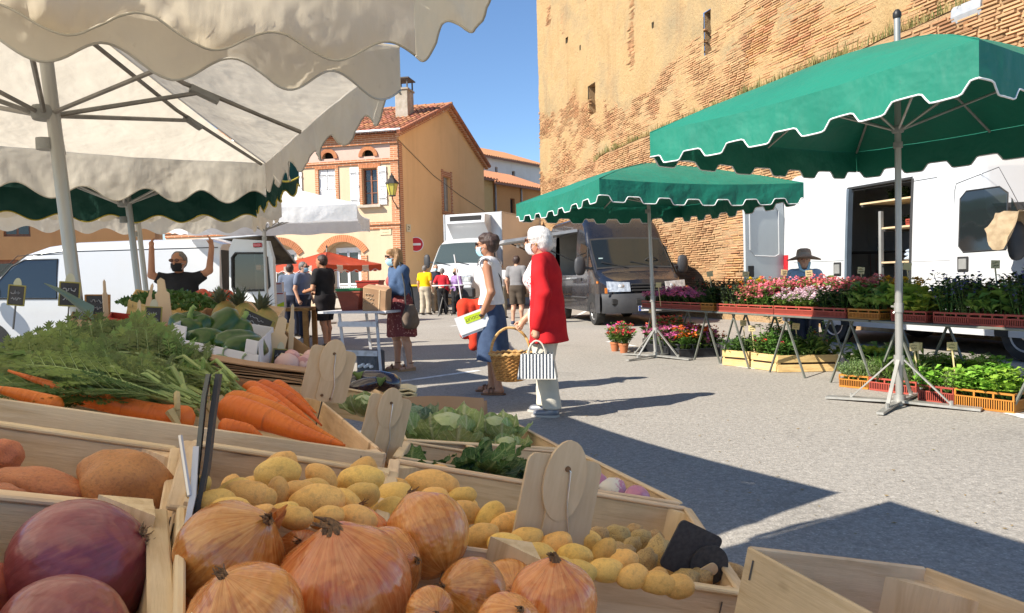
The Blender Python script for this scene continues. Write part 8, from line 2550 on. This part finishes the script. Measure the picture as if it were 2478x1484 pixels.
F_VIO = lf('violet_petal', (.12, .09, .36), (.20, .14, .46), .2, .25)
def leaf_quad(mb, p, d, w, droop=.2):
 L = d.length
 s = d.cross(V((rnd(-.4, .4), rnd(-.4, .4), 1)))
 if s.length < 1e-6: s = V((1, 0, 0))
 s = s.normalized() * w; n = s.cross(d).normalized() * L * .10
 t = p + d + V((0, 0, -L * droop)); m_ = p + d * .5
 mb.add([p, m_ + s + n, t, m_ - s + n, m_], [(0, 4, 1), (4, 2, 1), (0, 3, 4), (4, 3, 2)])
def plant(name, label, W, H, nl, ll, lw, lm, fl=None, nf=0, fs=.02, ftop=.6, erect=.3, stems=12, spike=False, per=7):
 t = thing(name, label, 'plant')
 ms, ml, mf = MB(), MB(), MB()
 tips = []
 for k in range(stems):
  a = rnd(0, 6.28); rr = W * math.sqrt(random.random())
  tip = V((math.cos(a) * rr, math.sin(a) * rr, H * rnd(.55, 1.0) * (1 - .25 * (rr / W) ** 2)))
  b = V((tip.x * .35, tip.y * .35, 0)); tips.append((b, tip))
  ms.tube([b, b.lerp(tip, .55) + V((0, 0, H * .06)), tip], [.004, .003, .002], 4)
 for i in range(nl):
  b, tip = tips[i % stems]; f = rnd(.12, 1.0) ** .8
  p = b.lerp(tip, f) + V((rnd(-1, 1), rnd(-1, 1), rnd(-.5, .5))) * W * .13
  a = rnd(0, 6.28)
  leaf_quad(ml, p, V((math.cos(a), math.sin(a), erect + rnd(-.4, .5))).normalized() * ll * rnd(.6, 1.25), lw * rnd(.7, 1.2), .15)
 for i in range(nf):
  b, tip = tips[i % stems]
  if spike: c = b.lerp(tip, rnd(.55, 1.12))
  else: c = V((tip.x, tip.y, tip.z * rnd(ftop, 1.0))) * 1.0 + V((rnd(-.3, .3) * W, rnd(-.3, .3) * W, rnd(0, .04)))
  for j in range(per):
   d = V((rnd(-1, 1), rnd(-1, 1), rnd(-.3, 1))).normalized()
   leaf_quad(mf, c + d * fs * .6, V((rnd(-1, 1), rnd(-1, 1), rnd(-.5, .8))).normalized() * fs, fs * .5, 0)
 ms.build('stem', L_MID, t)
 tag(ml.build('foliage', lm, t), kind='stuff')
 if fl: tag(mf.build('blossom', fl, t), kind='stuff')
 return t
KIND = {}
def defkind(key, *a, **k):
 o = plant(*a, **k); KIND[key] = [o, [(c, []) for c in kids(o)], False]
defkind('ger', 'red_geranium', 'x', .13, .24, 150, .055, .030, L_MID, F_RED, 22, .022, .8, .5, 12)
defkind('pger', 'pink_geranium', 'x', .14, .24, 150, .055, .030, L_MID, F_PNK, 30, .024, .6, .4, 12)
defkind('org', 'orange_flower', 'x', .14, .22, 230, .045, .016, L_MID, F_ORG, 30, .020, .8, .5, 14)
defkind('fuc', 'coral_fuchsia', 'x', .13, .25, 170, .05, .024, L_MID, F_FUC, 70, .021, .55, .4, 14)
defkind('wht', 'pale_pink_impatiens', 'x', .12, .17, 150, .05, .022, L_MID, F_WHT, 44, .020, .8, .4, 12)
defkind('yel', 'yellow_daisy', 'x', .13, .25, 260, .035, .008, L_MID, F_YEL, 12, .022, .9, .6, 14)
defkind('dark', 'dark_bedding_plant', 'x', .14, .26, 260, .05, .020, L_DRK, None, 0, erect=.6, stems=14)
defkind('brz', 'bronze_leaved_plant', 'x', .14, .30, 240, .05, .018, L_PUR, F_ORG, 4, .018, .8, .6, 14)
defkind('hos', 'lime_leaved_plant', 'x', .17, .20, 90, .10, .038, L_LIME, None, 0, erect=.5, stems=12)
defkind('sal', 'violet_salvia', 'x', .15, .42, 240, .05, .016, L_DRK, F_VIO, 50, .012, .8, .6, 14, True)
defkind('bas', 'basil_plant', 'x', .14, .20, 300, .042, .020, L_BRI, None, 0, erect=.35, stems=18)
defkind('thy', 'thyme_plant', 'x', .13, .17, 700, .024, .004, L_GRY, None, 0, erect=.8, stems=40)
defkind('tall', 'tall_leafy_plant', 'x', .12, .42, 320, .06, .014, L_MID, F_RED, 2, .022, .95, .3, 12)
defkind('lil', 'strap_leaved_plant', 'x', .13, .22, 120, .11, .014, L_MID, None, 0, erect=.9, stems=14)
defkind('big', 'broad_leaved_plant', 'x', .16, .24, 70, .11, .034, L_MID, None, 0, erect=.7, stems=10)
defkind('vin', 'pink_bedding_plant', 'x', .12, .16, 130, .04, .018, L_DRK, F_PNK, 46, .017, .8, .4, 12)
def grow(key, loc, label, group, s=1.0):
 o, tree, used = KIND[key]
 M = TR(loc, rnd(0, 6.28), s * rnd(.9, 1.12))
 if not used:
  KIND[key][2] = True; o.matrix_basis = M; o['label'] = label; o['group'] = group; return o
 return dup(o, M, label, group, tree)
T_RED = mat('red_plastic_tray', (.36, .07, .045), (.30, .055, .04), 5, .5, rv=.12)
T_ORG = mat('ochre_plastic_tray', (.46, .19, .03), (.40, .15, .025), 5, .5, rv=.1)
T_BLK = mat('black_plastic_tray', (.03, .032, .036), (.045, .046, .05), 5, .5)
TRAY = {}
def tray(loc, rz, L, W, H, m, label, group, name='plastic_tray'):
 key = (round(L, 2), round(W, 2), H, m.name)
 M = TR(loc, rz)
 if key in TRAY: return dup(TRAY[key][0], M, label, group, TRAY[key][1])
 t = thing(name, label, 'tray', M=M, group=group)
 mb = MB()
 for z, h in ((H - .008, .016), (H * .62, .010), (.008, .016)):
  mb.box((0, -W / 2, z), (L, .012, h)); mb.box((0, W / 2, z), (L, .012, h)); mb.box((-L / 2, 0, z), (.012, W - .012, h)); mb.box((L / 2, 0, z), (.012, W - .012, h))
 mb.build('rim', m, t)
 mb = MB(); n = int(L / .018)
 for sy in (-1, 1):
  for i in range(n + 1): mb.box((-L / 2 + L * i / n, sy * W / 2, H * .32), (.008, .007, H * .6))
  for i in range(4): mb.box((-L / 2 + L * i / 3, sy * W / 2, H * .8), (.014, .0075, H * .36))
 n = int(W / .02)
 for sx in (-1, 1):
  for i in range(n + 1): mb.box((sx * L / 2, -W / 2 + W * i / n, H * .32), (.007, .008, H * .6))
  for i in range(3): mb.box((sx * L / 2, -W / 2 + W * i / 2, H * .8), (.0075, .014, H * .36))
 tag(mb.build('slats', m, t), kind='stuff')
 mb = MB(); mb.box((0, 0, .012), (L - .02, W - .02, .006)); mb.build('base', m, t)
 mb = MB(); mb.box((0, 0, H * .35), (L - .03, W - .03, H * .5)); mb.build('potting_soil', mat('potting_soil', (.045, .028, .018), (.08, .05, .03), 30, .95, bump=.8), t)
 TRAY[key] = (t, [(c, []) for c in kids(t)])
 return t
def label_card(u, v, Y, text, where, w=.085, h=.075, stick=.28):
 p = at(u, v, Y)
 t = thing('plant_label', 'cream card on a stick ' + where, 'plant label', p, rnd(-.35, .25), group='cream plant labels')
 mb = MB(); mb.bbox((0, 0, 0), (w, .004, h), .001, Matrix.Rotation(rnd(-.15, .15), 4, 'Y')); mb.build('card', mat('cream_card', (.72, .58, .30), (.66, .52, .27), 6, .8), t)
 if text: scribble(t, tframe((0, -.0035, .002), (0, -1, 0)), w * .75, h * .7, 2, M_INK)
 mb = MB(); mb.bar((0, .004, -h / 2 + .01), (.03, .004, -h / 2 - stick), .012, .006, (0, 1, 0)); mb.build('stick', mat('cream_card', (.72, .58, .30), None, 6, .8), t)
ZT = .72
TLn = lambda u: 741 + (u - 1548) * .0528
def tp(u): return gnd(u, TLn(u), ZT)
tdir = (tp(2480) - tp(1548)).normalized(); tper = V((-tdir.y, tdir.x, 0))
if tper.x < 0: tper = -tper
TRZ = math.atan2(tdir.y, tdir.x)
for (u0, u1, lab) in ((1546, 1722, 'folding table of shaded flowers beside the dark van'), (1728, 2100, 'folding table of coral flowers before the white van'), (2106, 2600, 'folding table of dark plants under the near green umbrella')):
 a, b = tp(u0), tp(u1); L = (b - a).length; W = .80
 t = thing('folding_table', lab, 'table', M=basis(tdir, tper, (0, 0, 1), (a.x, a.y, 0)), group='trestle tables of the flower stall')
 mb = MB(); mb.bbox((L / 2, W / 2, ZT - .03), (L, W, .022), .004); mb.build('table_top', mat('dull_green_steel', (.20, .21, .18), (.15, .155, .13), 7, .5, .3), t)
 for x in ([.25, L - .25] if L < 2.2 else [.3, L * .5, L - .3]):
  for y in (.08, W - .08):
   for s in (-1, 1):
    mb = MB(); mb.bar((x + s * .30, y, 0), (x - s * .02, y, ZT - .04), .022, .016); mb.build('leg', mat('dull_green_steel', (.20, .21, .18), (.15, .155, .13), 7, .5, .3), t)
TR_U = [(1549, 1620, 'vin', T_RED), (1621, 1690, 'vin', T_RED), (1691, 1722, 'dark', T_ORG), (1730, 1776, 'brz', T_RED), (1777, 1866, 'fuc', T_RED), (1868, 1960, 'wht', T_RED), (1961, 2040, 'dark', T_RED), (2046, 2122, 'big', T_ORG), (2150, 2235, 'hos', T_RED), (2252, 2336, 'sal', T_RED), (2337, 2425, 'big', T_RED), (2426, 2520, 'sal', T_RED)]
NAMES = dict(vin='pink', dark='dark leaved', brz='bronze leaved', fuc='coral', wht='pale pink', big='broad leaved', hos='lime leaved', sal='violet', yel='yellow')
BACK = ['vin', 'brz', 'dark', 'yel', 'fuc', 'fuc', 'fuc', 'yel', 'dark', 'brz', 'sal', 'sal']
for i, (u0, u1, k, m) in enumerate(TR_U):
 a, b = tp(u0), tp(u1); L = (b - a).length - .01
 for r_, kk in ((0, k), (1, BACK[i])):
  c = (a + b) / 2 + tper * (.20 + .38 * r_)
  tray((c.x, c.y, ZT - .018), TRZ, L, .34, .105, m if r_ == 0 else T_RED, ('%s plastic tray of %s plants in the %s row of the flower tables' % ('ochre' if m is T_ORG else 'red brown', NAMES[kk], ('front', 'back')[r_])), 'trays on the flower tables')
  n = max(2, int(L / .19))
  for j in range(n):
   for q in (-1, 1):
    p = c + tdir * (L * ((j + .5) / n - .5)) + tper * (q * .085)
    grow(kk, (p.x, p.y, ZT + .055 + .02 * r_), '%s plant in the %s tray row on the flower tables' % (NAMES[kk], ('front', 'back')[r_]), 'plants on the flower tables', (1.0 if kk in ('sal', 'brz', 'dark') else 1.2) + .12 * r_)
def ground_box(u0, v0, u1, v1, W, H, style, kinds, lab, plab, s=1.0, cols=None):
 a, b = gnd(u0, v0), gnd(u1, v1); d = (b - a); L = d.length; d.normalize(); n = V((-d.y, d.x, 0))
 if n.y < 0: n = -n
 c = (a + b) / 2 + n * W / 2
 if style == 'wood':
  q = [a + n * W, b + n * W, b, a]
  crate(lab, [V((p.x, p.y, H + .004)) for p in q], H, M_WOODY, th=.008, rim=False, two=True, posts=(0, 1, 2, 3), post=.03, group='wooden crates of the flower stall')
  mb = MB(); mb.box((0, 0, H * .4), (L - .03, W - .03, H * .5)); tag(mb.build('potting_soil', mk('potting_soil'), None, M=basis(d, n, (0, 0, 1), c)), 'dark potting soil filling the ' + lab, 'soil', 'soil in the wooden flower crates')
 else:
  tray((c.x, c.y, .002), math.atan2(d.y, d.x), L, W, H, style, lab, 'trays on the ground')
 nx = cols or max(1, round(L / .17)); ny = max(1, round(W / .17))
 for i in range(nx):
  for j in range(ny):
   p = c + d * (L * ((i + .5) / nx - .5) * .92) + n * (W * ((j + .5) / ny - .5) * .9)
   grow(kinds[(i + j) % len(kinds)], (p.x, p.y, H * .6), plab, 'plants standing on the ground', s * 1.2)
ground_box(1556, 850, 1603, 857, .40, .20, T_BLK, ['ger', 'pger'], 'black plastic crate of red and pink geraniums', 'geranium in the black crate by the umbrella foot', 1.15)
ground_box(1606, 859, 1640, 866, .40, .20, T_BLK, ['pger'], 'black plastic crate overflowing with pink geraniums', 'pink geranium in the middle black crate', 1.2)
ground_box(1643, 868, 1742, 863, .45, .20, T_BLK, ['org', 'org', 'pger'], 'black plastic crate of orange flowers marked with a white 6', 'orange or pink flower in the widest black crate', 1.2)
q = gnd(1706, 862); text_mesh('crate_number', '6', .10, M_WHITEP, None, tframe((q.x, q.y - .02, .09), (-.2, -1, 0)))
tag(bpy.data.objects['crate_number'], 'white number six painted on the black flower crate', 'number')
ground_box(1748, 884, 1812, 890, .38, .20, 'wood', ['lil', 'dark'], 'leftmost slatted wooden crate of leafy plants', 'leafy plant in the leftmost wooden crate', 1.0)
ground_box(1817, 892, 1878, 900, .38, .20, 'wood', ['tall'], 'middle slatted wooden crate of tall plants', 'tall leafy plant in the middle wooden crate', 1.05)
ground_box(1882, 902, 2028, 899, .42, .20, 'wood', ['tall', 'big', 'lil', 'big'], 'widest slatted wooden crate of salvias', 'leafy plant in the widest wooden crate', 1.0)
ground_box(1560, 838, 1640, 846, .3, .20, T_BLK, ['ger'], 'black plastic crate of red geraniums in the back row', 'red geranium in the back row', 1.2)
ground_box(2031, 936, 2100, 943, .33, .13, T_ORG, ['thy'], 'ochre plastic tray of grey green thyme', 'grey green thyme plant in the ochre tray', 1.1)
ground_box(2104, 944, 2216, 958, .33, .13, T_RED, ['thy', 'lil'], 'red plastic tray of herbs behind the umbrella foot', 'herb in the red tray behind the umbrella foot', 1.15)
ground_box(2222, 970, 2306, 981, .33, .15, T_RED, ['bas', 'thy'], 'red plastic tray of bright herbs', 'bright green herb in the red tray', 1.0)
ground_box(2311, 984, 2452, 1002, .38, .16, T_ORG, ['bas'], 'near ochre plastic tray of basil', 'bright green basil plant in the near ochre tray', 1.1)
ground_box(2240, 945, 2420, 958, .45, .13, T_ORG, ['bas'], 'ochre plastic tray of basil in the second row', 'basil plant in the second row', 1.1)
ground_box(2050, 915, 2190, 925, .40, .13, T_RED, ['big', 'hos'], 'red plastic tray of courgette plants behind the thyme', 'broad leaved young plant behind the thyme', 1.1)
for u, v, lab in ((1488, 846, 'left'), (1509, 850, 'right')):
 p = gnd(u, v + 4)
 t = thing('flower_pot', '%s terracotta pot of red geranium on the asphalt' % lab, 'flower pot', p, group='terracotta pots')
 mb = MB(); mb.lathe([(.055, 0), (.075, .12), (.082, .12), (.082, .15), (.07, .15), (.065, .12)], 20); mb.build('pot', mat('terracotta', (.46, .17, .07), (.40, .14, .06), 6, .8), t, True)
 grow('ger', (p.x, p.y, .13), 'red geranium growing in the %s terracotta pot' % lab, 'potted geraniums', 1.2); grow('pger' if lab == 'left' else 'ger', (p.x + .05, p.y + .18, .13), 'geranium behind the %s terracotta pot' % lab, 'potted geraniums', 1.25)
for (u, v, Y, tx, wh) in ((1593, 690, 11.0, '', 'among the pink flowers by the dark van'), (1717, 663, 10.4, '', 'before the brick wall'), (1804, 664, 9.9, 'Fuchsia\n2.50', 'left of the coral flowers'), (1897, 660, 9.2, 'Impatiens\n3 euros', 'left of the straw hat'), (1957, 662, 8.8, 'Begonia\n2 euros', 'right of the straw hat'), (2083, 655, 8.2, 'Oeillet\n2.00', 'over the yellow daisies'), (2195, 645, 7.6, '', 'behind the umbrella pole'), (2408, 640, 6.7, 'Salvia\n3.00', 'in front of the sacking'), (1798, 782, 9.5, 'Rose\n2 e', 'in the leftmost wooden crate'), (1819, 795, 9.3, 'Menthe\n2 euros', 'beside the tall leafy plants'), (1925, 790, 8.9, 'Sauge\n2 euros', 'in the widest wooden crate'), (2212, 840, 7.0, 'Thym', 'by the umbrella foot'), (2303, 838, 6.7, 'Basilic\n2 euros', 'in the basil'), (1576, 752, 11.4, '', 'above the red geraniums'), (2220, 838, 7.05, '', 'turned sideways by the umbrella foot')):
 label_card(u, v, Y, tx, wh)
# ================================================================ tables and goods in the middle distance
ft = thing('folding_stool_table', 'white painted folding table with a lower rail', 'table', (0, 0, 0))
M_CHIP = mat('chipped_white_paint', (.58, .58, .60), (.38, .36, .35), 9, .6, lo=.5, hi=.72)
fl_, fr_ = gnd(838, 905), gnd(922, 908)
dx = (fr_ - fl_).normalized(); dy = V((-dx.y, dx.x, 0)); HT = .80
def lp(a, b, z): return fl_ + dx * a + dy * b + V((0, 0, z))
Wd = (fr_ - fl_).length
for (a0, b0, a1, b1) in ((0, 0, -.12, .05), (Wd, 0, Wd - .08, .05), (-.1, .75, -.12, .65), (Wd - .1, .75, Wd - .1, .65)):
 mb = MB(); mb.bar(lp(a0, b0, 0), lp(a1, b1, HT), .035, .03, (0, 1, 0)); mb.build('leg', M_CHIP, ft)
mb = MB(); p = [lp(-.42, -.02, HT), lp(Wd + .12, -.02, HT), lp(Wd + .12, .72, HT), lp(-.42, .72, HT)]; mb.add(p + [q + V((0, 0, .03)) for q in p], [(3, 2, 1, 0), (4, 5, 6, 7), (0, 1, 5, 4), (1, 2, 6, 5), (2, 3, 7, 6), (3, 0, 4, 7)]); mb.build('table_top', M_CHIP, ft)
for z, a0 in ((.66, -.1), (.28, -.04)):
 mb = MB(); mb.bar(lp(a0, -.01, z), lp(Wd - .04, -.01, z), .02, .07, (0, 0, 1)); mb.build('rail', M_CHIP, ft)
def basket(label, p, r0, r1, h, m, rimm=None):
 t = thing('plastic_basket', label, 'basket', p)
 mb = MB(); mb.lathe([(r0, 0), (r1, h), (r1 + .012, h), (r1 + .012, h + .02), (r1 - .005, h + .02), (r0 - .01, .01)], 4, Matrix.Rotation(R(40), 4, 'Z')); mb.build('tub', m, t)
 mb = MB()
 for k in range(6): z = h * (k + 1) / 7; r = r0 + (r1 - r0) * z / h + .003; mb.lathe([(r, z), (r, z + .006)], 4, Matrix.Rotation(R(40), 4, 'Z'), cap=False)
 mb.build('ribs', rimm or m, t)
B_RED, B_GRN = mat('red_basket_plastic', (.40, .045, .03), None, 5, .45), mat('green_basket_plastic', (.03, .22, .08), None, 5, .45)
zt = HT + .03
basket('dark red basket under the green one on the folding table', lp(-.06, .25, zt), .15, .22, .24, mat('brown_red_plastic', (.26, .06, .035), None, 5, .5)); basket('green basket stacked in the dark red basket', lp(-.06, .25, zt + .22), .20, .23, .06, B_GRN); basket('bright red basket at the back of the folding table', lp(.02, .58, zt), .16, .22, .38, B_RED)
kb = thing('paper_carrier', 'brown paper carrier bag with pale print leaning on the folding table', 'paper bag', M=Matrix.Translation(lp(Wd - .12, .12, zt - .02)) @ Matrix.Rotation(math.atan2(dx.y, dx.x) + .15, 4, 'Z') @ Matrix.Rotation(R(10), 4, 'Y') @ Matrix.Rotation(R(12), 4, 'X'))
mb = MB(); mb.bbox((0, 0, .17), (.34, .16, .34), .012); mb.build('sack', M_KRAFT, kb)
mb = MB(); mb.box((.07, -.083, .17), (.012, .004, .32)); mb.build('string', M_WOOD, kb)
scribble(kb, tframe((-.07, -.0835, .19), (0, -1, 0)), .15, .16, 3, mat('pale_print', (.58, .48, .34), None, 5, .8), 'bag_print')
cb = thing('cool_bag', 'grey cool bag with white bottles under the folding table', 'bag', lp(.16, .12, 0), math.atan2(dx.y, dx.x))
mb = MB(); mb.bbox((.08, .1, .15), (.32, .22, .30), .02); mb.build('sack', mat('grey_mesh_bag', (.10, .10, .11), (.14, .14, .15), 20, .8), cb)
for k in range(5):
 mb = MB(); mb.tube([(-.02 + k * .045, -.035, .09 + .02 * (k % 2)), (.02 + k * .045, -.04, .10 + .02 * (k % 2))], .022, 8); mb.build('white_roll', M_WHITEP, cb)
bt = thing('wooden_table', 'brown wooden table with juice cartons beside the van door', 'table', gnd(742, 846))
mb = MB(); mb.bbox((-.42, .3, .74), (1.0, .7, .06), .006); mb.build('table_top', M_WOODD, bt)
for x, y in ((0, 0), (-.85, 0), (0, .6), (-.85, .6)): mb = MB(); mb.box((x, y, .355), (.09, .08, .71)); mb.build('leg', M_WOODD, bt)
o = bt.location
for i, (x, y, z, lab) in enumerate(((-.52, .08, .77, 'front white and green juice carton on the wooden table'), (-.62, .3, .77, 'back white and green juice carton on the wooden table'))):
 t = thing('juice_carton', lab, 'carton', o + V((x, y, z)), group='juice cartons'); h = .30 if i == 0 else .48
 mb = MB(); mb.bbox((0, 0, h / 2), (.27, .12, h), .004); mb.build('box', M_WCARD, t)
 mb = MB(); mb.add([(-.13, -.0625, .03), (.13, -.0625, .03), (.13, -.0625, .12)] + [(.13 - .26 * k / 8, -.0625, .12 - .07 * math.sin(PI * k / 16)) for k in range(1, 9)], [tuple(range(11))]); mb.build('green_print', mat('lime_print', (.52, .66, .03), None, 5, .5), t)
 mb = MB(); mb.box((.03, -.062, h - .03), (.17, .003, .02)); mb.build('red_print', B_RED, t)
for x, y, lab in ((-2.35, 25.2, 'left round high table before the box truck'), (-1.75, 25.5, 'right round high table before the box truck')):
 t = thing('high_table', lab, 'table', (x, y, 0), group='round high tables')
 mb = MB(); mb.lathe([(.36, 1.02), (.36, 1.05)], 24); mb.build('table_top', M_WHITEP, t)
 for a in (0, 2.1, 4.2): mb = MB(); mb.bar((.3 * math.cos(a), .3 * math.sin(a), 0), (-.18 * math.cos(a), -.18 * math.sin(a), 1.02), .025); mb.build('leg', M_BLACKI, t)
bn = thing('banner', 'tall narrow white banner leaning before the truck windscreen', 'banner', at(1118, 742, 24.5).xy.to_3d())
mb = MB(); mb.bar((.05, 0, 0), (-.22, 0, 2.05), .03, .16, (0, 1, 0)); mb.build('panel', M_WHITEP, bn)
for z0, c in ((.85, (.7, .5, .02)), (1.15, (.55, .12, .03)), (1.5, (.1, .4, .55))): mb = MB(); f_ = lambda z: .05 - .27 * z / 2.05; mb.bar((f_(z0), -.017, z0), (f_(z0 + .16), -.017, z0 + .16), .006, .12, (0, 1, 0)); mb.build('print', mat('print_%d' % int(z0 * 100), c, None, 5, .6), bn)
wbn = thing('wheeled_bin', 'dark bin with a yellow lid behind the yellow shirt', 'bin', (-3.55, 27.2, 0))
mb = MB(); mb.prism([(-.24, .05), (.24, .05), (.3, 1.0), (-.3, 1.0)], -.3, .3); mb.build('tub', M_BUMP, wbn)
mb = MB(); mb.bbox((0, 0, 1.04), (.64, .66, .08), .03); mb.build('lid', mat('yellow_lid', (.66, .46, .01), None, 5, .5), wbn)
for x, z, col, lab, nm in ((-2.15, 1.33, (.42, .50, .60), 'folded pale blue cloth on the van shelf', 'folded_cloth'), (-1.95, 1.86, (.36, .07, .045), 'red tray of seedlings on the upper van shelf', 'seed_tray')):
 p = vw.o.matrix_basis @ V((x, -.5, z)); f = Field(.012)
 if nm == 'folded_cloth':
  for k in range(5): f.cap((-.12, 0, .025 + k * .03), (.12, .02 * (-1) ** k, .025 + k * .03), .026, .026, .006, (1, 3, 1))
  f.wr = folds(.004, 14, 12, 1); o = put(nm, f.mesh(nm, cloth('pale_blue_cloth', col)), None, Matrix.Translation(p) @ Matrix.Rotation(1.2, 4, 'Z'))
  tag(o, lab, 'cloth')
 else: tray(tuple(p), TRZ, .36, .28, .09, T_RED, lab, 'trays in the van')
grow('hos', tuple(vw.o.matrix_basis @ V((-1.95, -.5, 1.92))), 'lime seedlings in the tray on the van shelf', 'seedlings', .6)
for k in range(3): grow('dark', tuple(vw.o.matrix_basis @ V((-2.0 - .28 * k, -.45, 2.27))), 'dark plant standing on the top van shelf', 'plants on the van shelf', .9); grow('dark', tuple(vw.o.matrix_basis @ V((-2.2 - .2 * k, -.1, 1.85))), 'dark plant at the back of the middle van shelf', 'plants on the van shelf', .9)
for key in list(KIND):
 if not KIND[key][2]:
  for c, _ in KIND[key][1]: bpy.data.objects.remove(c)
  bpy.data.objects.remove(KIND[key][0])
